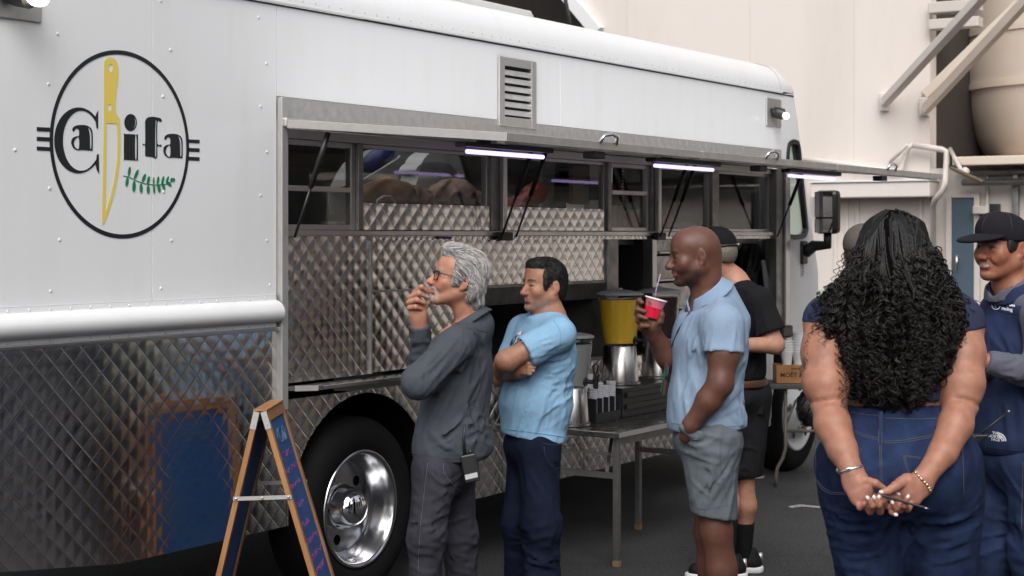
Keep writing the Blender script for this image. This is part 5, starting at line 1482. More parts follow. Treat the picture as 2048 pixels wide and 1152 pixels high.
    Cv = strands(Hs, sd_, fl, 5, .0042, .0003, .12, 2); Cv[:, :, :] += grad(Hs, sd_)[:, None, :] * (np.linspace(0, 1, 5) * .0018)[None, :, None]
    c_ = np.clip(rs.rand(len(sd_), 1) ** 3 * .05 + .008, 0, 1) * np.ones((1, 3)) * A3((1, .95, .92))
    tubes_np('strands', Cv, np.linspace(.0013, .0005, 5), M['strand'], hair, 3, c_)['kind'] = 'stuff'
    # jeans and belt line
    Jn = Sdf()
    Jn.ell(J(1062, 890), (.114, .148, .11), tax, k=.06)
    Jn.chain([hipL, knL, anL + np.array((0, 0, -.03))], [.092, .082, .085], k=.05); Jn.chain([hipR, knR, anR + np.array((0, 0, -.03))], [.090, .080, .085], k=.05)
    Jn.cut(J(1064, 852), (0, 0, 1))
    Jn.cut((0, 0, .035), (0, 0, -1))
    for s_, (c, e) in enumerate(((J(1080, 1050, -.15), (1, 0, .35)), (J(1080, 1120, -.15), (1, 0, -.3)), (J(1080, 950, -.15), (.6, 0, -1)), (J(1045, 1110, -.05), (1, 0, .2)), (J(1085, 1190, -.1), (1, 0, .1)))):
        Jn.wr(c, .13, e, .009, 22, .14, s_)
    Jn.folds(J, [[(1028, 1062), (1060, 1076), (1092, 1074)], [(1036, 1102), (1075, 1094), (1112, 1098)], [(1058, 940), (1074, 970), (1092, 1000)], [(1096, 960), (1104, 1005), (1108, 1050)], [(1030, 1132), (1070, 1128), (1112, 1134)]], .010, .010)
    j = mk('jeans', Jn, clothmat('dark_indigo_denim', (.006, .009, .022), .3, col2=(.013, .018, .04), vscale=9), P, .009)
    M['thread'] = mat('denim_thread', (.02, .028, .055), .8)
    for pts in ([(1086, 886), (1100, 889), (1122, 890)], [(1088, 892), (1092, 915), (1110, 938), (1124, 930)]):
        cloth_line('stitching', Jn, pts, J.Z, 'thread', j, off=.001)
    shoes(P, [(anL, (-.9, -.4)), (anR, (-.9, .1))], M['black'])
    return P
man_tee()
# ---------------------------------------------------------------- bald man in a pale blue polo shirt with a red drink
def man_polo():
    J = Frame(6.8)
    base = J.base(1425)
    H = Head(J(1388, 512), (-.985, -.13, -.10), s=1.0)
    B_ = Sdf(); H.build(B_, nose=1.22, jaw=1.12, smile=1.5, lips=1.2, fat=1.06, brow=1.15, open_=.005, cheeks=1.4)
    nb = J(1416, 590, .02); H.neck(B_, nb, .060, .068, k=.03)
    B_.cap(H.p(-.078, 0, -.02), J(1421, 575, .02), .036, .042, k=.04)
    ft = unit((-.95, -.3, 0)); lt = np.cross((0, 0, 1), ft); tax = [ft, lt, (0, 0, 1)]
    B_.ell(J(1420, 680, .02), (.13, .185, .18), tax); B_.ell(J(1412, 790), (.13, .165, .16), tax); B_.ell(J(1416, 870), (.115, .165, .11), tax)
    shL, elL, wrL = J(1446, 650, -.18), J(1440, 768, -.235), J(1382, 850, -.20)
    shR, elR, wrR = J(1398, 645, .18), J(1352, 742, .14), J(1308, 668, .02)
    B_.cap(nb + np.array((0, 0, -.045)), shL, .05, .062, k=.05); B_.cap(nb + np.array((0, 0, -.045)), shR, .05, .06, k=.05)
    B_.chain([shL, J(1448, 705, -.21), elL], [.064, .064, .050], k=.03)
    B_.chain([elL, J(1418, 800, -.225), wrL], [.049, .048, .034], k=.03); B_.cap(wrL, J(1372, 872, -.17), .034, .03, k=.02)
    B_.chain([shR, elR, J(1336, 712, .08), wrR], [.062, .050, .048, .031], k=.03)
    # right hand round the cup
    B_.chain([wrR, J(1304, 650, -.005), J(1296, 640, -.012)], [.031, .036, .034], k=.02, flat=(0, 1, 0), fs=.8)
    for a, b, c, d in (((1290, 640), (1277, 612), (1278, 601), (1284, 605)), ((1288, 648), (1274, 628), (1276, 619), (1289, 623)), ((1288, 655), (1276, 641), (1280, 633), (1293, 637)), ((1290, 662), (1282, 657), (1284, 652), (1296, 652))):
        B_.chain([J(*a, .0), J(*b, -.022), J(*c, -.038), J(*d, -.052)], [.0125, .0118, .0112, .0092], k=.005)
    B_.chain([J(1306, 652, -.02), J(1320, 642, -.035), J(1323, 630, -.04), J(1321, 617, -.042)], [.017, .0145, .0125, .0095], k=.007)
    hipL, knL, anL = J(1418, 885, -.10), J(1432, 1062, -.09), J(1444, 1262, -.07)
    hipR, knR, anR = J(1428, 885, .09), J(1420, 1062, .10), J(1420, 1250, .14)
    for a, b, c in ((hipL, knL, anL), (hipR, knR, anR)):
        m = (b * .62 + c * .38)
        B_.chain([a, b, m + np.array((.012, 0, 0)), c], [.088, .063, .062, .038], k=.03)
    foot(B_, anL, (-.95, -.2)); foot(B_, anR, (-.95, .2))
    bp = face_paint(H, (.112, .048, .033), lip=(.27, .085, .075), brow=(.008, .005, .004), beard=(.030, .016, .013), beardw=.85, browz=.021, blush=.5)
    def paint(P):
        col = bp(P); q = H.loc(P).astype(np.float32)
        col = mixc(col, .25 * np.clip((q[:, 2] - .03) / .03, 0, 1) * (q[:, 0] < .06), A3((.125, .062, .048)))
        w = gauss(P, J(1305, 640, -.03), (.03, .05, .035)) * .25
        return mixc(col, w, (.24, .11, .075))
    fines = [box_of([H.p(0, 0, 0)], np.array((.16, .15, .15))), box_of([J(1300, 632, -.02)], np.array((.065, .06, .08)))]
    P = mk('person', B_, 'skinshiny', None, .0105, origin=base, fine=fines, hf=.0036, paint=paint)
    tag(P, 'bald man in a pale blue polo shirt and grey shorts holding a red drink', 'person')
    H.eyes(P, iris=(.012, .006, .004), gaze=(1, .05, 0))
    # polo shirt
    S = Sdf()
    S.ell(J(1419, 690, .01), (.150, .205, .20), tax, k=.07); S.ell(J(1410, 800), (.150, .180, .18), tax, k=.07); S.ell(J(1414, 850), (.150, .182, .10), tax, k=.07)
    S.cap(nb + np.array((0, 0, -.03)), shL, .072, .075, k=.06); S.cap(nb + np.array((0, 0, -.03)), shR, .072, .072, k=.06)
    S.chain([shR, J(1372, 700, .16)], [.074, .076], k=.04)
    G = Sdf(); G.chain([shL, J(1447, 735, -.22)], [.076, .090], k=.04); G.cut(J(1446, 705, -.22), (-.04, -.1, -1), .005)
    S.group(G, .045)
    S.cut(J(1414, 857), (.06, 0, -1), .006)
    cn = unit(np.array((-.58, -.12, .81)))
    S.cap(J(1448, 585, .0), J(1462, 640, .02), .05, .08, k=.05)
    S.cut(J(1420, 590, .01), cn, .006)
    S.wr(J(1395, 700, -.13), .11, (-.45, 0, -1), .0045, 20, .15, 1); S.wr(J(1465, 760, -.10), .14, (-.7, 0, -.8), .009, 20, .16, 2)
    S.wr(J(1375, 800, -.12), .13, (.25, 0, -1), .008, 17, .16, 3); S.wr(J(1455, 820, -.10), .11, (1, 0, -.5), .010, 22, .2, 4); S.wr(J(1445, 690, -.27), .07, (.2, 0, 1), .006, 26, .2, 6); S.wr(J(1400, 620, -.1), .07, (-.6, 0, -1), .004, 30, .2, 7)
    for a, b in (((1415, 660), (1400, 740)), ((1405, 640), (1380, 720)), ((1480, 730), (1445, 800)), ((1485, 770), (1440, 830)), ((1470, 840), (1430, 815))):
        S.crease(J(*a, -.12), J(*b, -.16), .012, .012)
    S.folds(J, [[(1404, 642), (1390, 680), (1376, 722)], [(1414, 664), (1409, 702), (1404, 742)], [(1398, 702), (1384, 746), (1370, 792)], [(1490, 740), (1466, 770), (1440, 800)], [(1488, 772), (1462, 800), (1430, 828)], [(1480, 810), (1450, 828), (1420, 838)], [(1378, 762), (1364, 796), (1350, 832)], [(1452, 640), (1445, 668), (1440, 698)], [(1470, 652), (1470, 676), (1466, 700)], [(1392, 622), (1380, 650), (1366, 690)]], .0085, .0075)
    sh = mk('polo_shirt', S, clothmat('pale_blue_pique', (.25, .335, .45), .06, .92), P, .0072)
    Cs = Sdf()                                                         # turned-down collar
    Cs.collar(J(1422, 598, .005), cn, .112, .084, .052, .0045, k=.006, front=(-.75, -.35, -.5), gap=.026)
    co = mk('collar', Cs, clothmat('pale_blue_rib', (.23, .32, .45), .05, .9), sh, .004)
    M['poloseam'] = mat('polo_seam', (.16, .23, .34), .9)
    cl = lambda pts, **k: cloth_line('seam', S, pts, J.Z, 'poloseam', sh, **k)
    cl([(1418, 701), (1433, 704), (1452, 706), (1476, 706)], off=.001); cl([(1420, 612), (1408, 628), (1403, 650), (1404, 675), (1410, 695)], off=.0); cl([(1450, 590), (1464, 598), (1480, 614)], off=.0)
    cl([(1342, 846), (1380, 850), (1430, 855), (1486, 850)], off=.001); cl([(1387, 610), (1374, 626), (1364, 648)], r=.0018, off=.0)
    q = hit(S, [(1366, 620)], J.Z, off=.001)[0]; obj('button', MB().ball(v2w(q), .006, 10, 6), M['poloseam'], sh, smooth=True)
    # lanyard with badges
    M['lany'] = mat('dark_lanyard', (.015, .02, .05), .6); M['badgegreen'] = mat('green_badge', (.02, .22, .11), .4); M['badgebrown'] = mat('brown_badge', (.16, .06, .035), .5)
    ly = hit(S, [(1392, 604), (1376, 630), (1356, 662), (1345, 690), (1340, 720)], J.Z, off=.004)
    l = obj('lanyard', MB().tube([v2w(a) for a in ly] + [v2w(J(1335, 745, -.07)), v2w(J(1332, 758, -.07))], .0045, 6), M['lany'], P, smooth=True)
    bd = J(1328, 768, -.07); wx = Vector((SA, -CA, 0)); wy = Vector((CA, SA, 0))
    obj('badge', MB().obox(v2w(J(1331, 745, -.065)), wx * .009 + wy * .02, wy * .002, Vector((0, 0, .046)) + wx * .006), M['badgebrown'], l)
    obj('badge', MB().obox(v2w(J(1327, 762, -.075)), wx * .008 + wy * .02, wy * .002, Vector((0, 0, .044)) + wx * .008), M['badgegreen'], l)
    obj('badge', MB().obox(v2w(J(1329, 775, -.06)), wx * .008 + wy * .02, wy * .002, Vector((0, 0, .03)) + wx * .004), M['badgebrown'], l)
    # shorts
    Sh = Sdf()
    Sh.ell(J(1415, 880), (.138, .175, .12), tax, k=.06)
    Sh.chain([hipL, J(1430, 1045, -.09)], [.118, .092], k=.05); Sh.chain([hipR, J(1424, 1045, .10)], [.112, .090], k=.05)
    Sh.cut(J(1415, 835), (0, 0, 1)); Sh.cut(J(1428, 1026), (-.16, 0, -1), .006)
    Sh.cap(J(1368, 856, -.20), J(1392, 872, -.20), .022, .03, k=.03)
    for i, (c, e, am) in enumerate(((J(1400, 900, -.2), (1, 0, -.3), .011), (J(1440, 960, -.2), (-.6, 0, -1), .011), (J(1400, 980, -.2), (.5, 0, -1), .011), (J(1450, 900, -.18), (1, 0, .5), .010), (J(1440, 1010, -.2), (-.3, 0, -1), .012))):
        Sh.wr(c, .12, e, am * .7, 19, .11, i + 2)
    Sh.folds(J, [[(1360, 882), (1390, 892), (1424, 888)], [(1368, 902), (1402, 918), (1442, 928)], [(1402, 930), (1392, 965), (1380, 1002)], [(1432, 948), (1418, 980), (1402, 1012)], [(1468, 900), (1450, 930), (1430, 962)], [(1380, 958), (1400, 978), (1424, 996)], [(1450, 985), (1440, 1005), (1432, 1020)]], .009, .0085)
    s_ = mk('shorts', Sh, clothmat('grey_shorts_cloth', (.13, .148, .165), .1, .85), P, .0075)
    M['shortseam'] = mat('shorts_seam', (.08, .10, .125), .9)
    for pts in ([(1448, 866), (1440, 900), (1446, 960), (1455, 1015)], [(1395, 1018), (1420, 1017), (1466, 1008)], [(1356, 862), (1372, 876), (1396, 880)]):
        cloth_line('seam', Sh, pts, J.Z, 'shortseam', s_, off=.0)
    shoes(P, [(anL, (-.95, -.2)), (anR, (-.95, .2))], M['black'])
    # the cup with red drink
    a, b = J(1302, 636, -.03), J(1305, 594, -.03); ax = v2w(b) - v2w(a); Lc = ax.length; ax.normalize(); ax = (ax + wx * .20).normalized()
    c0 = v2w(a)
    cup = empty('cup', c0)
    tag(cup, 'clear plastic cup of bright red drink in the hand of the bald man', 'cup')
    obj('cup_wall', MB().lathe([(.028, 0), (.031, .004), (.0425, .080), (.044, .082)], c0, ax, n=32, cap0=True), M['redclear'], cup, smooth=True)
    obj('drink', MB().lathe([(.0325, .003), (.0392, .046)], c0, ax, n=32, cap0=True, cap1=True), M['reddrink'], cup, smooth=True, autosmooth=40)
    obj('rim', MB().lathe([(.044, .077), (.0465, .078), (.0465, .084), (.043, .084)], c0, ax, n=32), M['cupwhite'], cup, smooth=True)
    obj('lid', MB().lathe([(.043, .083), (.03, .086), (.0005, .086)], c0, ax, n=24), M['clearcup2'], cup, smooth=True)
    obj('straw', MB().tube([c0 + ax * .06, v2w(J(1312, 580, -.03)), v2w(J(1321, 548, -.03))], .0022, 8), M['strawc'], cup, smooth=True)
    mb = MB()
    for px, py, tx, sz in ((1300, 607, 'R', .026), (1309, 617, 'a', .016), (1296, 620, 'L', .016)):
        v, f = text2d(tx, sz); o_ = v2w(J(px, py, -.075)); mb.add([o_ + wx * q[0] + Vector((0, 0, q[1])) for q in v], f)
    obj('marker_writing', mb, M['black'], cup)
    return P
M['redclear'] = mat('red_tinted_cup', (.82, .22, .28), .2, var=.3, vscale=40); M['reddrink'] = mat('red_drink', (.60, .012, .04), .15)
M['clearcup2'] = glass('clear_lid', (.9, .85, .86), 1.0); M['strawc'] = mat('lilac_straw', (.35, .26, .45), .4)
man_polo()
# ---------------------------------------------------------------- man in black T-shirt, shorts and cap, facing the truck
def man_black():
    J = Frame(8.35)
    base = J.base(1480)
    H = Head(J(1430, 509), (-.72, .66, -.12), s=1.0)
    B_ = Sdf(); H.build(B_, nose=1.1)
    nb = J(1466, 566, .02); H.neck(B_, nb, .058, .066)
    ft = unit((-.85, .5, 0)); rt = np.array((ft[1], -ft[0], 0)); tax = [ft, rt, (0, 0, 1)]
    B_.ell(J(1492, 640, .0), (.105, .17, .18), tax); B_.ell(J(1478, 740), (.11, .14, .15), tax)
    shR, elR, wrR = J(1516, 602, -.14), J(1550, 690, -.17), J(1478, 690, -.24)
    shL, elL, wrL = J(1478, 602, .17), J(1482, 700, .2), J(1440, 690, .0)
    B_.cap(nb, shR, .06, .055, k=.05); B_.cap(nb, shL, .06, .055, k=.05)
    B_.chain([shR, elR, wrR], [.056, .045, .032], k=.02); B_.chain([shL, elL, wrL], [.056, .044, .032], k=.02)
    B_.cap(wrR, J(1458, 690, -.25), .03, .03, k=.02, flat=(0, 0, 1), fs=.7)
    for k_ in range(4): B_.chain([J(1458, 685 + 3 * k_, -.25), J(1444, 684 + 4 * k_, -.24)], [.011, .009], k=.005)
    hipR, knR, anR = J(1502, 790, .03), J(1487, 945, .01), J(1484, 1108, .06)
    hipL, knL, anL = J(1455, 790, -.03), J(1452, 945, -.05), J(1452, 1100, -.10)
    for a, b, c in ((hipR, knR, anR), (hipL, knL, anL)):
        m = b * .6 + c * .4 + np.array((.012, -.01, 0)); B_.chain([a, b, m, c], [.08, .054, .052, .034], k=.03)
    tR, tL = (-.62, .0), (-.95, -.05)
    foot(B_, anR, tR, L=.22, r=.03); foot(B_, anL, tL, L=.22, r=.03)
    base_p = face_paint(H, (.40, .205, .14))
    P = mk('person', B_, 'skin', None, .008, origin=base, fine=[box_of([H.p(0, 0, 0)], np.array((.15, .15, .15)))], hf=.004, paint=base_p)
    tag(P, 'man in a black T-shirt, black cap and shorts facing the truck behind the bald man', 'person')
    H.eyes(P)
    # grey hair round the nape, cap
    Hs = Sdf(); Hs.ell(H.p(-.03, 0, .01), (.094, .083, .085), H.axes()); Hs.cutf(lambda p: (lambda q: np.maximum(np.where(np.abs(q[:, 1]) > .04, np.where(q[:, 0] > -.005, 1., np.where(q[:, 0] > -.035, .02 - q[:, 2], -.045 - q[:, 2])), -.05 - q[:, 2]), q[:, 0] - .02))(H.loc(p)).astype(np.float32))
    hair = mk('hair', Hs, hairmat('grizzled_hair', (.20, .17, .14), (.07, .06, .05), .6, 150), P, .004)
    Cp = Sdf(); Cp.ell(H.p(-.012, 0, .050), (.112, .092, .092), H.axes()); Cp.cut(H.p(-.05, 0, .030), -H.u + .28 * -H.f * -1 * 0, .003)
    cap_ = mk('cap', Cp, clothmat('black_cap_cloth', (.012, .012, .014), .2), P, .0045)
    Br = Sdf(); Br.ell(H.p(.12, 0, .040), (.075, .078, .010), [unit(H.f - .25 * H.u), H.l, unit(H.u + .25 * H.f)]); mk('brim', Br, cap_.data.materials[0], cap_, .004)
    st = [H.p(-.012 + .112 * math.cos(a), .092 * math.sin(a), .034) for a in np.linspace(1.2, 5.08, 22)]
    obj('strap', MB().tube([v2w(q) for q in st], .006, 6), M['black'], cap_, smooth=True)
    S = Sdf()
    S.ell(J(1492, 645, .0), (.125, .185, .20), tax, k=.06); S.ell(J(1478, 735), (.135, .165, .15), tax, k=.06)
    S.cap(nb + np.array((0, 0, -.02)), shR, .066, .064, k=.05); S.cap(nb + np.array((0, 0, -.02)), shL, .066, .064, k=.05)
    for a, b in ((shR, elR), (shL, elL)):
        G = Sdf(); e_ = a * .22 + b * .78; G.chain([a, e_], [.070, .082], k=.03); G.cut(a * .28 + b * .72, b - a, .005); S.group(G, .04)
    S.cut(J(1480, 757), (0, 0, -1), .005); S.cut(J(1466, 560), unit((-.55, .2, 1)), .005)
    S.wr(J(1535, 640, -.05), .12, (.2, 0, -1), .011, 20, .2, 1); S.wr(J(1510, 710, -.1), .14, (-.5, 0, -1), .011, 17, .2, 2); S.wr(J(1500, 600, -.1), .10, (1, 0, -.5), .007, 22, .2, 3)
    S.folds(J, [[(1525, 610), (1530, 640), (1540, 675)], [(1510, 620), (1512, 650), (1515, 690)], [(1530, 705), (1515, 730), (1500, 750)], [(1505, 700), (1500, 725), (1495, 750)]], .010, .009)
    mk('t_shirt', S, clothmat('black_jersey', (.0125, .0125, .015), .2), P, .007)
    Sh = Sdf(); Sh.ell(J(1480, 790), (.125, .165, .11), tax, k=.05)
    Sh.chain([hipR, J(1492, 940, .02)], [.105, .086], k=.05); Sh.chain([hipL, J(1455, 940, -.04)], [.105, .086], k=.05)
    Sh.cut(J(1480, 768), (0, 0, 1)); Sh.cut(J(1480, 955), (.06, 0, -1))
    Sh.wr(J(1500, 850, -.1), .15, (.5, 0, -1), .012, 16, .2, 4); Sh.wr(J(1495, 915, -.1), .09, (1, 0, -.3), .012, 20, .25, 6)
    sh = mk('shorts', Sh, clothmat('black_shorts_cloth', (.017, .016, .018), .2), P, .008)
    obj('cargo_pocket', MB().obox(v2w(J(1517, 800, -.02)), Vector((SA, -CA, 0)) * .018, Vector((CA, SA, 0)) * .06, Vector((0, 0, .07))), sh.data.materials[0], sh, bevel=.008)
    Bl = Sdf(); Bl.ell(J(1480, 766), (.134, .168, .10), tax); Bl.cut(J(1480, 757), (0, 0, 1), .002); Bl.cut(J(1480, 772), (0, 0, -1), .002)
    mk('belt', Bl, mat('brown_leather', (.06, .026, .014), .5), P, .006)
    for kn, an in ((knR, anR), (knL, anL)):
        So = Sdf(); d = an - kn; So.cap(kn + d * .50 + np.array((.006, -.005, 0)), an + np.array((0, 0, -.03)), .058, .046); So.cut(kn + d * .60, -d, .003); mk('sock', So, clothmat('black_sock', (.012, .012, .013), .1), P, .006)
    # running shoes
    for an, t in ((anR, tR), (anL, tL)):
        tt = unit((t[0], t[1], 0.)); sd = np.array((tt[1], -tt[0], 0)); g0 = np.array((an[0], an[1], 0.))
        U = Sdf(); U.cap(g0 - tt * .055 + A3((0, 0, .055)), g0 - tt * .045 + A3((0, 0, .095)), .043, .038, k=.02); U.cap(g0 - tt * .05 + A3((0, 0, .05)), g0 + tt * .15 + A3((0, 0, .042)), .046, .040, k=.02); U.cap(g0 + tt * .01 + A3((0, 0, .085)), g0 + tt * .09 + A3((0, 0, .055)), .036, .036, k=.02)
        U.cut((0, 0, .03), (0, 0, -1), .002); U.cut(g0 + A3((0, 0, .118)), unit((0, 0, 1) + tt * .15), .003)
        u = mk('shoe', U, clothmat('black_running_shoe', (.014, .014, .015), .3, .6), P, .0045)
        So = Sdf(); So.cap(g0 - tt * .062 + A3((0, 0, .02)), g0 + tt * .165 + A3((0, 0, .02)), .048, .043, k=.01, flat=sd, fs=.98); So.cut((0, 0, .034), (0, 0, 1), .002); So.cut((0, 0, .002), (0, 0, -1), .002)
        mk('sole', So, M['cupwhite'], u, .004)
        side = -sd if sd[1] > 0 else sd
        mb = MB()
        lineN = [g0 + tt * x + side * .0 + A3((0, 0, z)) for x, z in ((.015, .045), (.030, .082), (.050, .045), (.066, .080))]
        pts = []
        for p_ in lineN:
            q = p_ + side * .07
            for _ in range(30): q = q - side * np.clip(U(q[None])[0], -.01, .01)
            pts.append(v2w(q + side * .001))
        obj('side_emblem', MB().tube(pts, .0055, 6), M['cupwhite'], u, smooth=True)
        lace = MB()
        for k_ in range(4):
            x = .03 + k_ * .02; z = .123 - k_ * .011
            lace.tube([v2w(g0 + tt * x + sd * s_ + A3((0, 0, z - abs(s_) * .35))) for s_ in (-.026, 0, .026)], .0035, 5)
        obj('laces', lace, M['cupwhite'], u, smooth=True)
        pts = []
        for x, z in ((-.095, .055), (-.092, .10)): pts.append(v2w(g0 + tt * x + A3((0, 0, z))))
        obj('heel_tab', MB().tube(pts, .012, 8), M['alu'], u, smooth=True)
    return P
man_black()
# ---------------------------------------------------------------- woman with long curly hair, hands clasped behind her back
def woman():
    J = Frame(5.2)
    base = J.base(1800)
    hz = lambda X, Y, dz=0.: J(1640 + X / 7.2, 900 + Y / 7.2, dz)
    H = Head(J(1789, 512, .045), (-.12, .99, 0), s=.98)
    B_ = Sdf(); H.build(B_, ears=True)
    H.neck(B_, J(1788, 610, .02), .052, .06)
    B_.ell(J(1790, 690, .02), (.165, .115, .17)); B_.ell(J(1792, 800, .01), (.155, .125, .13)); B_.ell(J(1797, 930, .0), (.21, .15, .16))
    shL, shR = J(1654, 640, .02), J(1921, 645, .02)
    elL, elR = J(1656, 800, -.10), J(1922, 802, -.10)
    wrL, wrR = hz(470, 330, -.262), hz(1500, 400, -.262)
    B_.cap(J(1788, 600, .02), shL, .07, .07, k=.06); B_.cap(J(1788, 600, .02), shR, .07, .07, k=.06)
    B_.chain([shL, J(1650, 705, -.03), J(1652, 765, -.07), elL], [.068, .070, .066, .058], k=.03)
    B_.chain([shR, J(1924, 710, -.03), J(1922, 770, -.07), elR], [.066, .069, .065, .058], k=.03)
    B_.chain([elL, J(1665, 850, -.15), J(1685, 900, -.21), wrL], [.050, .056, .045, .031], k=.014)
    B_.chain([elR, J(1911, 850, -.15), J(1886, 905, -.21), wrR], [.050, .053, .043, .031], k=.014)
    B_.ell(J(1650, 765, -.075), (.067, .071, .055), k=.02); B_.ell(J(1925, 765, -.075), (.065, .071, .058), k=.02)
    for pts in ([(1606, 806), (1640, 803), (1670, 799), (1688, 795)], [(1908, 796), (1935, 801), (1962, 812)]):
        q = hit(B_, resample(pts, 5.), J.Z, off=.0); B_.chain(list(q), list(.0022 + .0042 * np.sin(np.linspace(.1, 3.0, len(q)))), k=.010, sub=True)
    # hands, palms out
    f = dict(flat=(0, 1, 0), fs=.62)
    B_.chain([wrL, hz(500, 440, -.27), hz(590, 590, -.285)], [.030, .034, .036], k=.02, **f); B_.cap(hz(470, 540, -.275), hz(540, 720, -.285), .020, .018, k=.02, **f)
    B_.cap(hz(600, 480, -.285), hz(660, 520, -.29), .024, .020, k=.015)
    B_.chain([wrR, hz(1440, 500, -.27), hz(1280, 560, -.285)], [.030, .034, .036], k=.02, **f); B_.cap(hz(1450, 560, -.275), hz(1370, 720, -.285), .020, .018, k=.02, **f)
    B_.cap(hz(1250, 450, -.288), hz(1200, 480, -.292), .024, .020, k=.015)
    fg = lambda pts, r0, r1: B_.chain([hz(*q) for q in pts], list(np.linspace(r0, r1, len(pts))), k=.004)
    fg([(640, 440, -.295), (800, 480, -.298), (930, 560, -.295)], .0155, .0085)                                  # thumb
    fg([(530, 720, -.285), (575, 825, -.300), (650, 770, -.318)], .0105, .0085)                                  # little finger, folded
    fg([(600, 720, -.280), (725, 885, -.300), (748, 800, -.332), (690, 700, -.338)], .0112, .0085)
    fg([(700, 720, -.280), (868, 885, -.300), (850, 790, -.332), (785, 695, -.336)], .0114, .0086)
    fg([(760, 660, -.275), (935, 800, -.295), (905, 730, -.322), (852, 668, -.326)], .0112, .0084)
    fg([(1190, 450, -.298), (1090, 520, -.318), (985, 590, -.326), (885, 612, -.328)], .0175, .0088)             # thumb across
    fg([(1340, 720, -.285), (1262, 850, -.302), (1215, 800, -.330), (1256, 695, -.338)], .0108, .0082)
    fg([(1250, 730, -.280), (1150, 860, -.300), (1095, 840, -.326), (1045, 765, -.334)], .0112, .0084)
    fg([(1180, 710, -.278), (1020, 820, -.292), (1035, 890, -.312), (1085, 922, -.320)], .0112, .0084)
    fg([(1150, 610, -.278), (1080, 690, -.290), (1000, 690, -.300), (935, 690, -.302)], .0110, .0085)
    anL, anR = J(1752, 1490, .02), J(1880, 1490, .02)
    B_.chain([J(1740, 1000, 0), J(1748, 1245, 0), anL], [.09, .062, .042], k=.03); B_.chain([J(1865, 1000, 0), J(1888, 1245, 0), anR], [.09, .062, .042], k=.03)
    foot(B_, anL, (-.15, 1)); foot(B_, anR, (.15, 1))
    sk = A3((.33, .153, .100))
    def paint(P):
        P = P.astype(np.float32); n = len(P); col = np.tile(sk, (n, 1))
        pal = np.maximum(gauss(P, hz(590, 620, -.29), (.04, .06, .04)), gauss(P, hz(1290, 620, -.29), (.045, .06, .04)))
        col = mixc(col, .75 * pal, (.50, .235, .185))
        tips = sum(gauss(P, hz(*q), (.012, .012, .012)) for q in ((852, 668, -.33), (1085, 925, -.325), (600, 810, -.31), (1240, 850, -.31), (730, 880, -.305), (860, 880, -.305)))
        col = mixc(col, .6 * tips, (.50, .17, .14))
        t = gauss(P, hz(400, 380, -.30), (.016, .05, .012)) + .6 * gauss(P, hz(510, 320, -.30), (.012, .05, .008))
        t *= np.clip(.5 + 1.6 * vnoise(P * 190), 0, 1)
        col = mixc(col, .75 * t, (.13, .10, .10))
        return mixc(col, .35 * np.clip(vnoise(P * 14), 0, 1), sk * A3((.88, .82, .8)))
    P = mk('person', B_, 'skin', None, .008, origin=base, fine=[(hz(300, 950, -.36) , hz(1650, 250, -.24))], hf=.0030, paint=paint)
    tag(P, 'woman with long black curly hair seen from behind, hands clasped at her back', 'person')
    # nails
    nm = mat('white_nail_polish', (.78, .74, .72), .25)
    for X, Y, dz, tx, ty in ((684, 688, -.347, -.45, .9), (778, 682, -.345, -.5, .85), (884, 606, -.338, -1, .1), (1127, 632, -.300, 1, -.5), (1266, 672, -.347, .35, .9), (1042, 752, -.343, -.3, .9), (1092, 932, -.328, .9, -.3), (716, 908, -.300, .6, -.4), (846, 676, -.334, -.4, -.5)):
        u = unit((tx, 0, ty)); v = unit((-ty, 0, tx)); S = Sdf(); S.ell(hz(X, Y, dz + .002), (.0072, .0038, .0050), [u, (0, 1, 0), v])
        mk('nail', S, nm, P, .0016, pad=.006)
    # T-shirt
    S = Sdf()
    S.ell(J(1790, 690, .02), (.195, .135, .185), k=.06); S.ell(J(1792, 785, .01), (.175, .140, .12), k=.06)
    S.cap(J(1788, 608, .02), J(1690, 628, .02), .078, .075, k=.06); S.cap(J(1788, 608, .02), J(1895, 630, .02), .078, .075, k=.06)
    for sh, lo, cutp, nn in ((shL, J(1648, 690, -.01), J(1645, 650, 0), (-.15, -.1, -1)), (shR, J(1925, 700, -.01), J(1921, 664, 0), (.14, -.1, -1))):
        G = Sdf(); G.chain([sh, lo], [.077, .080], k=.03); G.cut(cutp, nn, .004); S.group(G, .05)
    S.cut(J(1790, 806, -.14), (0, 0, -1), .005); S.cut(J(1788, 585, 0), (0, 0, 1), .005)
    S.wr(J(1760, 760, -.12), .12, (1, 0, .3), .008, 22, .2, 1); S.wr(J(1850, 750, -.12), .1, (1, 0, -.4), .008, 22, .2, 2)
    sh_ = mk('t_shirt', S, clothmat('navy_jersey', (.034, .040, .080), .15), P, .0075)
    # jeans
    Jn = Sdf()
    Jn.ell(J(1794, 835, .0), (.172, .145, .09), k=.06); Jn.ell(J(1797, 925, .0), (.262, .165, .165), k=.06)
    for x in (1733, 1866): Jn.ell(J(x, 940, -.075), (.130, .125, .155), k=.07)
    Jn.chain([J(1727, 1000, -.01), J(1747, 1245, .0), anL + np.array((0, 0, -.05))], [.136, .082, .062], k=.05)
    Jn.chain([J(1880, 1000, -.01), J(1890, 1245, .0), anR + np.array((0, 0, -.05))], [.138, .082, .062], k=.05)
    Jn.cut(J(1797, 816, -.14), (-.03, 0, 1), .004); Jn.cut((0, 0, .03), (0, 0, -1))
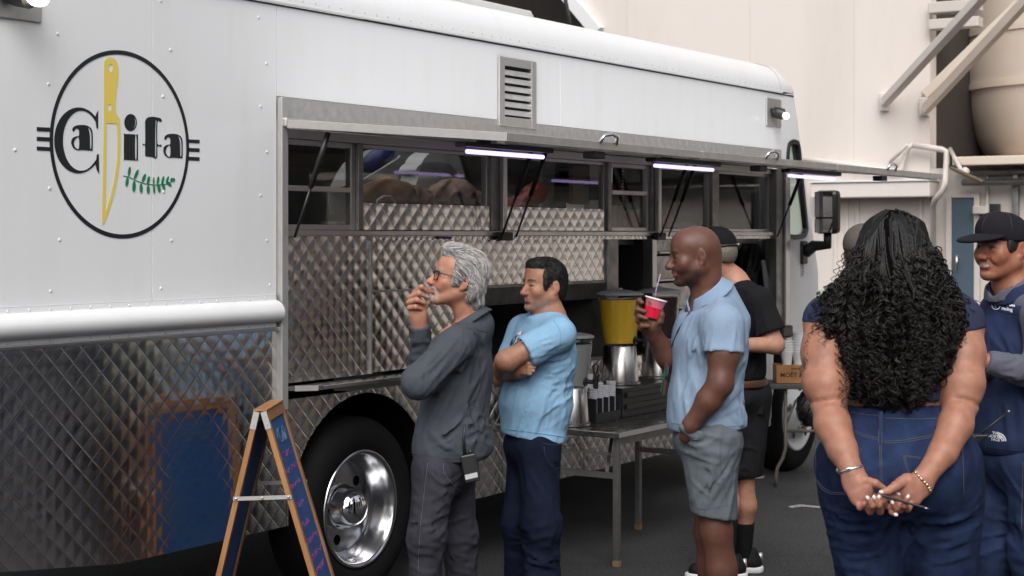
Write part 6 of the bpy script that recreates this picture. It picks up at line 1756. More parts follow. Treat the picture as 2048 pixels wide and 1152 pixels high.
    for i, (c, e, am, fr) in enumerate(((J(1665, 1050, -.14), (1, 0, -.25), .009, 24), (J(1700, 1080, -.15), (1, 0, .15), .008, 22), (J(1920, 1060, -.15), (1, 0, .3), .009, 22), (J(1870, 1090, -.14), (1, 0, .1), .007, 20), (J(1810, 1050, -.1), (.4, 0, 1), .008, 26), (J(1740, 900, -.2), (.8, 0, .3), .004, 20), (J(1700, 1140, -.1), (1, 0, -.2), .009, 22))):
        Jn.wr(c, .10, e, am, fr, .18, i + 1)
    for a, b, am in (((1655, 1062), (1745, 1078), .010), ((1660, 1080), (1760, 1098), .009), ((1830, 1075), (1955, 1040), .010), ((1840, 1098), (1950, 1068), .008), ((1668, 1120), (1745, 1128), .008), ((1650, 1035), (1705, 1055), .007), ((1762, 835), (1761, 960), -.004)):
        Jn.crease(J(*a, -.16), J(*b, -.18), .010, am)
    Jn.crease(J(1806, 985, -.2), J(1817, 1160, -.12), .016, -.03)
    Jn.folds(J, [[(1640, 1044), (1690, 1056), (1742, 1062)], [(1648, 1066), (1695, 1080), (1746, 1084)], [(1660, 1092), (1700, 1100), (1742, 1100)], [(1690, 1114), (1725, 1114), (1762, 1108)], [(1966, 1020), (1925, 1040), (1880, 1050)], [(1968, 1046), (1915, 1066), (1862, 1074)], [(1955, 1076), (1905, 1092), (1850, 1100)], [(1668, 1130), (1705, 1136), (1745, 1132)], [(1940, 1110), (1900, 1124), (1860, 1128)], [(1640, 1010), (1665, 1022), (1700, 1026)]], .0085, .0085)
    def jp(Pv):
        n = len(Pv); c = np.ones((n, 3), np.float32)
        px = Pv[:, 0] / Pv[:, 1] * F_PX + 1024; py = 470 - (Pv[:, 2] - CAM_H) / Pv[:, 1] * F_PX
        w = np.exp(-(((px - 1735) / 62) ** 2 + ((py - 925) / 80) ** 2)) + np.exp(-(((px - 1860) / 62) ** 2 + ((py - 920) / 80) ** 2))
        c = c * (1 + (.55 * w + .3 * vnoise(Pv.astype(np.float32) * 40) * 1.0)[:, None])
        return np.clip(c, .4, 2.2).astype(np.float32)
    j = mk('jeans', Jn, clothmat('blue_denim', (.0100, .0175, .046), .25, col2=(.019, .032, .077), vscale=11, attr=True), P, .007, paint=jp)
    M['gold_thread'] = mat('denim_stitch', (.075, .07, .085), .7)
    cl = lambda pts, r=.0011, off=.0012: cloth_line('stitching', Jn, pts, J.Z, 'gold_thread', j, r=r, off=off)
    for d in (0, 3.2): cl([(1757.5 + d * 2, 826), (1757.5 + d * 2, 888)]); cl([(1759 + d, 890), (1760 + d, 925), (1761 + d, 975)])
    for d in (0, 4):
        cl([(1692, 853 + d), (1725, 868 + d), (1756, 876 + d)]); cl([(1768, 883 + d), (1810, 880 + d), (1868, 869 + d)])
    cl([(1690, 822), (1725, 828), (1756, 831)]); cl([(1768, 836), (1830, 838), (1892, 836)])
    for d in (0, 3):
        cl([(1629 + d, 958), (1654 + d, 985 - d), (1700, 989 - d)]); cl([(1807 + d, 911 + d), (1843, 915 + d)]); cl([(1807 + d, 911), (1812 + d, 935), (1820 + d, 950)])
    cl([(1630, 868), (1632, 955)]); cl([(1706, 893), (1722, 898), (1716, 915)]); cl([(1925, 880), (1928, 990)])
    bl = hit(Jn, [(1761.5, 857)], J.Z)[0]; wx = Vector((SA, -CA, 0)); wy = Vector((CA, SA, 0))
    obj('belt_loop', MB().obox(v2w(bl) - wy * .003, wx * .0065, wy * .003, Vector((0, 0, .052))), M['jeansloop'], j, bevel=.002)
    shoes(P, [(anL, (-.15, 1)), (anR, (.15, 1))], M['black'])
    # bracelets
    q = resample([hz(*a) for a in ((262, 352, 0), (300, 325, 0), (400, 282, 0), (500, 258, 0), (600, 236, 0))], .01)
    def wrap(px, rr, n=14):
        q = hit(B_, resample(px, 3.), J.Z, back=.5, off=.001); return q
    ring = wrap([(1640 + a / 7.2, 900 + b / 7.2) for a, b in ((275, 345), (330, 312), (400, 284), (480, 264), (585, 240))], 0)
    c = ring.mean(0); back = [c + (p - c) * A3((1, 0, 1)) + A3((0, .06, 0)) for p in ring[::-1]]
    br = obj('bracelet', MB().tube(view_to_world(np.array(list(ring) + back)).tolist(), .0046, 6, closed=True), M['silver'], P, smooth=True)
    m_ = hit(B_, [(1640 + 410 / 7.2, 900 + 282 / 7.2)], J.Z, off=.003)[0]; obj('clasp', MB().obox(v2w(m_), wx * .007 + Vector((0, 0, .0015)), wy * .003, Vector((0, 0, .005))), M['silver'], br, bevel=.001)
    pl = [(1640 + a / 7.2, 900 + b / 7.2) for a, b in ((1330, 298), (1385, 330), (1425, 375), (1470, 425), (1510, 465), (1550, 505), (1575, 550), (1590, 585))]
    q = hit(B_, resample(pl, 3.), J.Z, off=.002); ch = obj('bracelet', MB().tube(view_to_world(q).tolist(), .0016, 6), M['gold'], P, smooth=True)
    for i, (a, b) in enumerate(pl):
        c = hit(B_, [(a, b)], J.Z, off=.004)[0]; S2 = Sdf(); S2.ell(c, (.0062 if i % 2 else .0045, .0035, .0032 if i % 2 else .004), [unit((.7, 0, -.7)), (0, 1, 0), unit((.7, 0, .7))]); mk('bead', S2, M['gold'], ch, .0014, pad=.005)
    # pen
    a, b = v2w(hz(900, 655, -.343)), v2w(hz(1500, 830, -.352)); d = (b - a).normalized()
    pen = obj('pen', MB().tube([a, b], .0042, 10), M['black'], None, smooth=True, autosmooth=40)
    tag(pen, 'thin black pen held in the clasped hands of the curly-haired woman', 'pen')
    obj('nib', MB().tube([b, b + d * .016], [.0026, .0008], 8), M['brushed'], pen, smooth=True)
    # hair: a dark mass under braids and thousands of curls
    Hs = Sdf()
    Hs.ell(J(1789, 492, .02), (.100, .118, .112), k=.03); Hs.ell(J(1788, 560, -.01), (.140, .125, .13), k=.05)
    Hs.ell(J(1785, 628, -.05), (.212, .110, .135), k=.06); Hs.ell(J(1790, 690, -.075), (.158, .10, .12), k=.06); Hs.ell(J(1787, 745, -.085), (.112, .09, .085), k=.05)
    Hs.wr(J(1788, 640, -.1), .35, (0, 0, 1), .022, 22, .4, 3)
    M['curlcore'] = mat('black_hair_mass', (.004, .0035, .0035), .9, spec=.02)
    hair = mk('hair', Hs, 'curlcore', P, .009)
    rs = np.random.RandomState(11); vv = mesh_view(hair)
    pyv = 470 - (vv[:, 2] - CAM_H) / vv[:, 1] * F_PX
    pool = vv[(pyv > 490) & (vv[:, 1] < J.Z + .06)]; sd = pool[rs.randint(0, len(pool), 1800)]
    ctr = J(1788, 430, -.02)
    def fl(p):
        out = (p - A3(J(1788, 600, 0))) * A3((1.2, .6, 0)); low = np.clip((A3(J(0, 660, 0))[2] - p[:, 2]) / .12, -.8, 1)[:, None]
        return out * (-low) * 2.2 + A3((0, 0, -1))
    # ringlets: each lock is a handful of strands wound on one helix
    T_ = 36; NL = 710; KS = 3
    sd = pool[rs.randint(0, len(pool), NL)]
    sd = sd + (rs.rand(NL, 3) - .5).astype(np.float32) * .01
    L_ = rs.uniform(.13, .27, (NL, 1, 1)).astype(np.float32)
    ax_ = strands(Hs, sd, fl, T_, .0062, .007, .13, 5)
    ax_ = ax_[:, :1] + (ax_ - ax_[:, :1]) * (L_ / .217)
    g0 = grad(Hs, sd)[:, None, :]; t = np.linspace(0, 1, T_)[None, :, None]
    tg = np.gradient(ax_, axis=1); tg /= np.maximum(np.linalg.norm(tg, axis=2, keepdims=True), 1e-6)
    u = np.cross(tg, g0 + 1e-4); u /= np.maximum(np.linalg.norm(u, axis=2, keepdims=True), 1e-6); w = np.cross(tg, u)
    ph = rs.rand(NL, 1, 1) * 6.28; wl = rs.uniform(.030, .044, (NL, 1, 1)); am = rs.uniform(.0065, .0125, (NL, 1, 1)); sg_ = rs.choice([-1, 1], (NL, 1, 1)); lift = rs.uniform(.0, .022, (NL, 1, 1))
    al = []; cs_ = []
    for k in range(KS):
        arg = ph + sg_ * (2 * np.pi * t * L_ / wl) + (k - 1) * .5 + .25 * rs.randn(NL, 1, 1)
        a_ = am * (.75 + .14 * k) * (1 + .15 * rs.randn(NL, 1, 1))
        al.append(ax_ + a_ * (u * np.cos(arg) + w * np.sin(arg)) * np.minimum(1, t * 5 + .15) + g0 * lift * t + .0025 * rs.randn(NL, 1, 3))
        cs_.append((np.clip(rs.rand(NL, 1) ** 3 * .030, 0, .05) + .0055) * A3((1, .86, .80)))
    tubes_np('curls', np.concatenate(al), np.linspace(.0029, .0012, T_), M['strand'], hair, 3, np.concatenate(cs_))['kind'] = 'stuff'
    # loose wisps
    ws = []
    for (x0, y0, z0), (x1, y1, z1) in (((1668, 600, -.05), (1606, 745, -.08)), ((1655, 610, -.06), (1640, 660, -.09)), ((1672, 650, -.08), (1694, 830, -.17)), ((1660, 620, -.06), (1652, 690, -.12)), ((1650, 600, -.03), (1620, 700, -.07)), ((1890, 640, -.06), (1930, 690, -.1)), ((1880, 690, -.08), (1892, 745, -.12)),
                                       ((1870, 520, .0), (1898, 600, -.02)), ((1690, 500, .0), (1664, 600, -.02)), ((1885, 560, .0), (1925, 640, -.03)), ((1690, 540, .02), (1640, 640, .0)), ((1700, 700, -.15), (1708, 812, -.2)), ((1860, 720, -.15), (1868, 815, -.18)), ((1680, 560, .0), (1640, 610, -.03))):
        for k in range(4):
            a, b = J(x0, y0, z0), J(x1, y1, z1); L = np.linalg.norm(b - a); n = 60
            tt = np.linspace(0, 1, n)[:, None]; p_ = a + (b - a) * tt + A3((.012, 0, 0)) * np.sin(tt * 3 + k)
            r_ = .005 + .003 * rs.rand(); p_ = p_ + r_ * np.concatenate([np.cos(tt * L / .026 * 6.28 + k * 2), np.sin(tt * L / .026 * 6.28 + k * 2), 0 * tt], 1) * np.minimum(1, tt * 5) + A3((rs.randn() * .006, 0, rs.randn() * .006))
            ws.append(p_)
    ws = np.stack(ws); tubes_np('wisps', ws, np.linspace(.0016, .0007, 60), M['strand'], hair, 4, np.tile(A3((.008, .006, .006)), (len(ws), 1)))['kind'] = 'stuff'
    # braids from the crown
    top = vv[(pyv < 520)]
    rows = []
    for ring_, cnt in ((.018, 12), (.032, 22), (.046, 32), (.060, 42), (.074, 50), (.088, 56), (.102, 60), (.114, 60)):
        for k in range(cnt):
            an = 6.283 * k / cnt + ring_ * 40
            rows.append(A3(J(1788, 424, .02)) + A3((math.cos(an) * ring_, math.sin(an) * ring_, -.02)))
    rows += [A3(J(1788 + dx, py, -.10)) for dx in range(-42, 43, 7) for py in (446, 470)]
    sd2 = np.array(rows, np.float32)
    for _ in range(6): sd2 = sd2 - grad(Hs, sd2) * np.clip(Hs(sd2), -.03, .03)[:, None]
    fl2 = lambda p: (p - A3(J(1788, 424, .02))) * A3((.5, 1, .2)) * 5 + A3((0, 0, -.7))
    Cb = strands(Hs, sd2, fl2, 34, .0066, .0035, .05, 9)
    rad = .0035 + .0008 * np.sin(np.arange(34) * 2.2)
    tubes_np('braids', Cb, rad, M['strand'], hair, 4, (rs.rand(len(sd2), 1) * .008 + .004) * A3((1, .92, .92)))['kind'] = 'stuff'
    return P
M['gold_thread'] = mat('denim_stitch', (.075, .07, .085), .7)
M['silver'] = mat('silver', (.72, .70, .68), .22, 1.); M['gold'] = mat('pale_gold', (.78, .66, .46), .2, 1.)
M['jeansloop'] = mat('denim_loop', (.016, .030, .088), .9, var=.3, vscale=60)
woman()
# ---------------------------------------------------------------- smiling man in a navy vest and cap
def man_vest():
    J = Frame(6.25)
    base = J.base(2040)
    H = Head(J(2004, 496), (-.85, -.52, .03), s=1.04)
    B_ = Sdf(); H.build(B_, nose=1.2, jaw=1.1, smile=1.2, fat=1.07, cheeks=1.2, open_=.004)
    nb = J(2026, 575, .02); H.neck(B_, nb, .060, .07)
    ft = unit((-.85, -.52, 0)); lt = np.cross((0, 0, 1), ft); tax = [ft, lt, (0, 0, 1)]
    B_.ell(J(2035, 690, .02), (.115, .18, .18), tax); B_.ell(J(2032, 800), (.13, .16, .16), tax); B_.ell(J(2035, 905), (.11, .15, .11), tax)
    shL, elL, wrL = J(2085, 640, -.16), J(2085, 752, -.22), J(1975, 724, -.22)
    shR, elR, wrR = J(1985, 640, .16), J(1960, 750, .12), J(1975, 735, -.12)
    B_.cap(nb, shL, .05, .05, k=.05); B_.cap(nb, shR, .05, .05, k=.05)
    B_.chain([shL, elL, wrL], [.055, .045, .030], k=.02); B_.chain([shR, elR, wrR], [.055, .045, .03], k=.02)
    B_.cap(wrL, J(1957, 718, -.22), .028, .026, k=.015, flat=(0, 1, 0), fs=.7)
    for k_ in range(4): B_.chain([J(1957, 708 + 6 * k_, -.22), J(1945, 708 + 6 * k_, -.20), J(1941, 710 + 6 * k_, -.17)], [.010, .0095, .008], k=.005)
    hipL, knL, anL = J(2060, 925, -.08), J(2066, 1105, -.08), J(2070, 1335, -.05)
    hipR, knR, anR = J(2005, 925, .08), J(1985, 1105, .06), J(1978, 1330, .1)
    for a, b, c in ((hipL, knL, anL), (hipR, knR, anR)): B_.chain([a, b, c], [.075, .055, .04], k=.03)
    foot(B_, anL, (-.8, -.6)); foot(B_, anR, (-.8, -.4))
    P = mk('person', B_, 'skin', None, .0105, origin=base, fine=[box_of([H.p(0, 0, 0)], np.array((.15, .15, .15)))], hf=.0034,
           paint=face_paint(H, (.285, .118, .072), lip=(.26, .09, .07), brow=(.015, .01, .008), browz=.020, blush=.9, teeth=True))
    tag(P, 'smiling man in a navy vest and black cap standing beside the curly-haired woman', 'person')
    H.eyes(P, iris=(.012, .007, .005), gaze=(1, .1, 0))
    Hs = Sdf(); Hs.ell(H.p(-.026, 0, .02), (.095, .083, .085), H.axes())
    for y in (1, -1): Hs.ell(H.p(.03, y * .064, .015), (.022, .016, .04), H.axes(), k=.015)
    Hs.cutf(lambda p: (lambda q: np.where(np.abs(q[:, 1]) > .035, np.maximum(np.where(q[:, 0] > .0, -.018 - q[:, 2], np.where(q[:, 0] > -.034, .018 - q[:, 2], -.07 - q[:, 2])), q[:, 0] - .048), np.maximum(-.07 - q[:, 2], q[:, 0])))(H.loc(p)).astype(np.float32))
    mk('hair', Hs, hairmat('black_hair_short', (.008, .007, .007), (.02, .018, .017), .5, 90), P, .004)
    # cap
    Cp = Sdf(); Cp.ell(H.p(-.008, 0, .042), (.112, .091, .092), H.axes()); Cp.ell(H.p(.045, 0, .072), (.056, .07, .058), H.axes(), k=.03)
    Cp.cut(H.p(-.05, 0, .024), unit(-H.u + .02 * H.f), .003)
    cm = clothmat('black_cap_twill', (.016, .015, .019), .15)
    cap_ = mk('cap', Cp, cm, P, .0045)
    Br = Sdf(); ax_ = [unit(H.f - .18 * H.u), H.l, unit(H.u + .18 * H.f)]
    Br.ell(H.p(.108, 0, .034), (.098, .086, .016), ax_); Br.ell(H.p(.10, 0, .012), (.12, .10, .018), ax_, k=.006, sub=True)
    mk('brim', Br, cm, cap_, .0035)
    for th in (0, 1.05, -1.05, 2.1, -2.1):
        pts = []
        for a in np.linspace(.15, 1.45, 10):
            q = H.p(-.008, 0, .042) + (H.f * math.cos(th) * math.cos(a) + H.l * math.sin(th) * math.cos(a) + H.u * math.sin(a)) * .14 * H.s
            dirn = unit(H.p(-.008, 0, .05) - q)
            for _ in range(25): q = q + dirn * np.clip(Cp(q[None])[0], -.02, .02)
            pts.append(v2w(q))
        obj('seam', MB().tube(pts, .0013, 5), M['capseam'], cap_, smooth=True)
    # shirt (grey sleeves and collar) under the vest
    gm = clothmat('grey_shirt_cloth', (.115, .115, .150), .12)
    S = Sdf()
    S.cap(nb + np.array((0, 0, -.02)), shL, .064, .066, k=.04); S.chain([shL, elL], [.074, .066], k=.03)
    S.chain([elL, J(1985, 727, -.22)], [.064, .046], k=.02)
    S.cap(nb + np.array((0, 0, -.02)), shR, .062, .064, k=.04); S.chain([shR, elR, J(1972, 738, -.06)], [.07, .062, .045], k=.02)
    S.cut(J(1974, 724, -.22), wrL - elL, .004)
    cn = unit(np.array((-.42, -.2, .88)))
    S.collar(J(2020, 580, .01), cn, .098, .080, .040, .006, k=.01, front=(-.85, -.5, -.2), gap=.03)
    S.wr(J(2080, 700, -.25), .12, (.1, 0, 1), .012, 26, .25, 1); S.wr(J(2040, 740, -.27), .10, (.2, 0, 1), .011, 30, .25, 2); S.wr(J(2090, 745, -.27), .07, (1, 0, 1), .010, 34, .3, 4)
    S.folds(J, [[(2046, 700), (2020, 720), (1998, 724)], [(2046, 720), (2022, 735), (2000, 738)], [(2044, 755), (2020, 752), (1995, 745)]], .008, .008)
    mk('shirt', S, gm, P, .0065)
    V = Sdf()
    V.ell(J(2034, 700, .02), (.142, .195, .20), tax, k=.07); V.ell(J(2030, 810), (.155, .185, .18), tax, k=.07); V.ell(J(2032, 880), (.150, .182, .10), tax, k=.07)
    V.cap(nb + np.array((0, 0, -.03)), shL * .7 + nb * .3, .072, .07, k=.06); V.cap(nb + np.array((0, 0, -.03)), shR * .7 + nb * .3, .072, .07, k=.06)
    V.cut(J(2032, 905), (.04, 0, -1), .006); V.cut(J(2016, 592, .01), cn, .006)
    V.cap(J(2095, 660, -.20), J(2100, 760, -.26), .10, .07, k=.03, sub=True)
    V.cap(J(1962, 658, .20), J(1950, 760, .2), .10, .07, k=.03, sub=True)
    V.wr(J(2010, 800, -.15), .18, (.15, 0, -1), .008, 14, .2, 3); V.wr(J(2000, 700, -.15), .14, (.6, 0, -1), .006, 16, .2, 5)
    vm = clothmat('navy_softshell', (.023, .035, .086), .12, .7)
    V.folds(J, [[(1990, 640), (2015, 690), (2035, 740)], [(2000, 780), (2010, 820), (2012, 860)], [(2035, 780), (2040, 830), (2038, 880)]], .012, .007)
    vest = mk('vest', V, vm, P, .0075)
    Co = Sdf(); Co.collar(J(2038, 580, .01), cn, .122, .098, .05, .006, k=.01, front=(-.85, -.5, -.2), gap=.05); mk('collar', Co, vm, vest, .0055)
    M['vseam'] = mat('vest_seam', (.010, .016, .045), .8)
    cl = lambda pts, **k: cloth_line('seam', V, pts, J.Z, 'vseam', vest, off=.0, **k)
    cl([(1950, 600), (1985, 616), (2012, 626), (2040, 628)]); cl([(1996, 760), (1995, 800), (1993, 835)], r=.0022); cl([(1975, 893), (2010, 899), (2046, 902)]); cl([(1968, 610), (1966, 700), (1967, 800), (1972, 900)], r=.002)
    # white chest emblem and lettering
    wht = mat('white_embroidery', (.66, .66, .68), .8)
    def onv(name, v, f, off=.003):
        q = hit(V, [(a, b) for a, b in v], J.Z, off=off); obj(name, MB().add(view_to_world(q).tolist(), f), wht, vest)
    def onloops(name, loops, off=.003):
        v, f = fill2d(loops); onv(name, [(a, b) for a, b, c in v], f, off)
    onloops('chest_emblem', [ell(1992, 609, 9.5, 10.5, 24), ell(1992, 609, 7.9, 8.9, 24)]); onloops('chest_emblem', [[(1988, 611), (1992, 604), (1995, 601), (1994, 607), (1998, 606), (1993, 612), (1990, 617), (1991, 612)]])
    for txt, x, y, sz in (('Woolf', 2014, 607, 13), ('racing', 2014, 618, 9.5)):
        v, f = text2d(txt, sz, bold=.45); onv('chest_lettering', [(x + a * .95, y - b + .16 * a) for a, b, c in v], f)
    for txt, y, ind in (('THE', 866.5, 6), ('NORTH', 873, 1), ('FACE', 879.5, 5)):
        v, f = text2d(txt, 7.6, bold=.18); onv('hem_lettering', [(1989 + ind * .4 + a, y - b + .1 * a) for a, b, c in v], f)
    for r0, r1 in ((8.2, 10.4), (11.6, 14.0), (15.2, 17.8)):
        pts = [(1997 - 2 + r1 * math.cos(t), 883 - r1 * math.sin(t)) for t in np.linspace(.03, 1.45, 12)] + [(1997 - 2 + r0 * math.cos(t), 883 - r0 * math.sin(t)) for t in np.linspace(1.45, .03, 12)]
        onloops('hem_emblem', [pts])
    # jeans
    Jn = Sdf(); Jn.ell(J(2032, 915), (.128, .168, .12), tax, k=.05)
    Jn.chain([hipL, knL, anL + np.array((0, 0, -.04))], [.098, .078, .068], k=.05); Jn.chain([hipR, knR, anR + np.array((0, 0, -.04))], [.096, .076, .068], k=.05)
    Jn.cut(J(2032, 880), (0, 0, 1)); Jn.cut((0, 0, .03), (0, 0, -1))
    for i, (c, e) in enumerate(((J(1985, 1010, -.1), (1, 0, -.3)), (J(2030, 1000, -.15), (.6, 0, -1)), (J(1985, 1090, -.05), (1, 0, .3)), (J(2055, 1090, -.15), (1, 0, -.3)))): Jn.wr(c, .13, e, .012, 17, .2, i)
    j = mk('jeans', Jn, clothmat('worn_blue_denim', (.014, .024, .062), .2, col2=(.035, .052, .11), vscale=8), P, .008)
    cloth_line('stitching', Jn, [(2046, 925), (2044, 1000), (2043, 1060)], J.Z, 'gold_thread', j)
    shoes(P, [(anL, (-.8, -.6)), (anR, (-.8, -.4))], M['black'])
    # radio whose antenna sticks out from behind the woman
    wx = Vector((SA, -CA, 0)); wy = Vector((CA, SA, 0))
    c = hit(V, [(1950, 878)], J.Z, off=.03)[0]; W0 = v2w(c); d = (v2w(J(2017, 822, -.20)) - v2w(J(1955, 872, -.19))); L = d.length; d.normalize()
    rd = obj('radio', MB().obox(v2w(J(1943, 885, -.19)), wx * .028, wy * .018, d * .05), M['black'], None, bevel=.006)
    tag(rd, 'black radio with slanted antenna at the hip of the man in the navy vest', 'radio')
    a0 = v2w(J(1950, 877, -.19)); obj('antenna', MB().tube([a0, a0 + d * (L + .012)], [.005, .0038], 8), M['black'], rd, smooth=True); obj('antenna_tip', MB().ball(a0 + d * (L + .013), .0046, 8, 6), M['alu'], rd, smooth=True)
    return P
M['capseam'] = mat('cap_seam', (.028, .027, .032), .8)
man_vest()
# ---------------------------------------------------------------- person half hidden behind the woman
def hidden_person():
    J = Frame(7.35)
    base = J.base(1726)
    H = Head(J(1726, 508), (.15, .98, 0), s=1.0)
    B_ = Sdf(); H.build(B_)
    H.neck(B_, J(1726, 575, .02), .056, .064)
    B_.ell(J(1726, 670, .0), (.17, .11, .18)); B_.ell(J(1726, 780, .0), (.155, .11, .16)); B_.ell(J(1726, 880), (.15, .105, .11))
    shL, shR = J(1655, 612, .0), J(1797, 612, 0)
    B_.cap(J(1726, 578, .02), shL, .055, .055, k=.05); B_.cap(J(1726, 578, .02), shR, .055, .055, k=.05)
    B_.chain([shL, J(1634, 745, -.02), J(1655, 800, .2)], [.054, .043, .03], k=.02); B_.chain([shR, J(1815, 745, -.02), J(1800, 800, .2)], [.054, .043, .03], k=.02)
    anL, anR = J(1700, 1205, .0), J(1755, 1205, 0)
    B_.chain([J(1700, 890), J(1702, 1040), anL], [.08, .055, .04], k=.03); B_.chain([J(1752, 890), J(1752, 1040), anR], [.08, .055, .04], k=.03)
    for a in (anL, anR): foot(B_, a, (0, 1))
    P = mk('person', B_, 'skin', None, .0105, origin=base, paint=face_paint(H, (.46, .235, .17)))
    tag(P, 'person in a tan cap and pale green shirt mostly hidden behind the curly-haired woman', 'person')
    Cp = Sdf(); Cp.ell(H.p(-.012, 0, .045), (.110, .090, .092), H.axes()); Cp.cut(H.p(-.05, 0, .016), -H.u, .003); mk('cap', Cp, clothmat('tan_cap_cloth', (.115, .10, .088), .2), P, .006)
    Hs = Sdf(); Hs.ell(H.p(-.026, 0, .0), (.090, .081, .08), H.axes()); Hs.cutf(lambda p: (lambda q: np.maximum(-.05 - q[:, 2], q[:, 0] + .0))(H.loc(p)).astype(np.float32)); mk('hair', Hs, hairmat('brown_hair', (.07, .045, .03), (.03, .02, .015)), P, .006)
    S = Sdf(); S.ell(J(1726, 672, .0), (.188, .13, .19), k=.06); S.ell(J(1726, 790), (.175, .13, .17), k=.06); S.cap(J(1726, 585, .02), shL, .064, .064, k=.05); S.cap(J(1726, 585, .02), shR, .064, .064, k=.05)
    for a, b in ((shL, J(1634, 745, -.02)), (shR, J(1815, 745, -.02))):
        G = Sdf(); G.chain([a, a * .4 + b * .6], [.067, .074], k=.02); G.cut(a * .48 + b * .52, b - a, .004); S.group(G, .04)
    S.cut(J(1726, 870), (0, 0, -1), .005); S.cut(J(1726, 568, .02), (0, 0, 1), .005); S.wr(J(1660, 680, -.1), .2, (.2, 0, 1), .010, 18, .2, 2)
    mk('t_shirt', S, clothmat('pale_green_jersey', (.36, .44, .30), .08), P, .008)
    Jn = Sdf(); Jn.ell(J(1726, 880), (.165, .12, .12), k=.05); Jn.chain([J(1700, 890), J(1702, 1040), anL], [.098, .075, .065], k=.05); Jn.chain([J(1752, 890), J(1752, 1040), anR], [.098, .075, .065], k=.05); Jn.cut(J(1726, 858), (0, 0, 1)); Jn.cut((0, 0, .03), (0, 0, -1))
    mk('trousers', Jn, clothmat('khaki_cloth', (.16, .13, .09), .15), P, .009)
    shoes(P, [(anL, (0, 1)), (anR, (0, 1))], M['black'])
hidden_person()
# ---------------------------------------------------------------- things round the truck
RV = Vector((SA, -CA, 0)); FV = Vector((CA, SA, 0)); UP = Vector((0, 0, 1))
M['tablesteel'] = mat('dark_table_steel', (.22, .215, .21), .28, .9, var=.3, vscale=6, rvar=.1)
M['footcap'] = mat('worn_foot_cap', (.22, .14, .07), .7)
M['brushedvert'] = mat('brushed_dispenser_steel', (.62, .60, .58), .26, 1., var=.2, vscale=30, stretch=(1, 1, .05), rvar=.06)
M['clearwall'] = glass('clear_container', (.93, .93, .92), 1.3, .06)
M['lidplastic'] = mat('grey_lid_plastic', (.30, .30, .31), .3)
M['juice'] = mat('orange_juice', (.95, .57, .04), .3, var=.1, vscale=8); M['darkdrink'] = mat('dark_red_drink', (.035, .012, .012), .2); M['water'] = mat('cloudy_water', (.33, .35, .34), .25)
M['darktop'] = mat('dark_table_plastic', (.06, .06, .058), .55); M['legpaint'] = mat('bronze_leg_paint', (.10, .09, .075), .5)
M['burn'] = mat('branded_lettering', (.05, .025, .012), .8); M['bagblack'] = mat('black_nylon', (.010, .010, .011), .45, var=.3, vscale=20)
M['bluechalk'] = mat('pale_blue_chalk', (.10, .19, .33), .9); M['cardgrey'] = mat('grey_card', (.30, .30, .33), .7)
M['enamel'] = mat('white_enamel', (.62, .62, .63), .35); M['greyenamel'] = mat('grey_enamel', (.32, .33, .34), .45)
M['brownbag2'] = mat('pinkish_paper', (.42, .27, .22), .7, var=.3, vscale=10); M['kraft'] = mat('kraft_paper', (.30, .21, .13), .8); M['cream'] = mat('cream_card', (.62, .60, .50), .7)
M['cloudtub'] = mat('cloudy_tub', (.45, .44, .42), .4); M['pinkcloth'] = mat('pinkish_cloth', (.42, .22, .17), .8, var=.4, vscale=20); M['greyplastic'] = mat('grey_plastic_sheet', (.22, .22, .24), .3)
# ---- folding steel table with drinks
tx0, tx1, ty0, ty1, tz = 7.43, 8.95, -.66, -.055, .703
tab = empty('folding_table', ((tx0 + tx1) / 2, (ty0 + ty1) / 2, 0))
tag(tab, 'long stainless folding table with square legs carrying the drink dispensers', 'table')
obj('tabletop', MB().box(tx0, tx1, ty0, ty1, tz - .032, tz), M['tablesteel'], tab, bevel=.004)
obj('table_edge', MB().box(tx0 + .01, tx1 - .01, ty0 - .003, ty0 - .0005, tz - .028, tz - .002), M['alu'], tab)
for x, y in ((7.49, -.62), (7.49, -.12), (8.50, -.20), (8.50, -.62)):
    l = obj('leg', MB().box(x - .016, x + .016, y - .016, y + .016, .03, tz - .033), M['dullsteel'], tab, bevel=.002)
    obj('foot', MB().box(x - .018, x + .018, y - .018, y + .018, 0, .031), M['footcap'], l, bevel=.003)
for x, yb in ((7.49, -.12), (8.50, -.20)):
    obj('crossbar', MB().box(x - .012, x + .012, -.603, yb - .017, .455, .485), M['dullsteel'], tab)
    obj('stretcher', MB().box(x - .006, x + .006, -.603, yb - .017, .574, .588), M['dullsteel'], tab)
obj('brace', MB().bar((7.49, -.56, .486), (7.66, -.5, tz - .033), .018, .006), M['dullsteel'], tab)
obj('brace', MB().bar((8.50, -.56, .486), (8.30, -.5, tz - .033), .018, .006), M['dullsteel'], tab)
obj('side_rail', MB().box(7.52, 8.48, -.628, -.612, tz - .075, tz - .034), M['dullsteel'], tab)
# riser
ris = empty('riser_cabinet', (8.42, -.2, tz))
tag(ris, 'black riser cabinet with two slots under the juice dispensers', 'cabinet')
rz = .868
obj('carcass', MB().box(8.03, 8.90, -.355, -.06, tz + .001, rz), M['black'], ris, bevel=.004)
for z in (tz + .045, tz + .11): obj('shelf_lip', MB().box(8.06, 8.88, -.37, -.356, z, z + .03), M['black'], ris, bevel=.003)
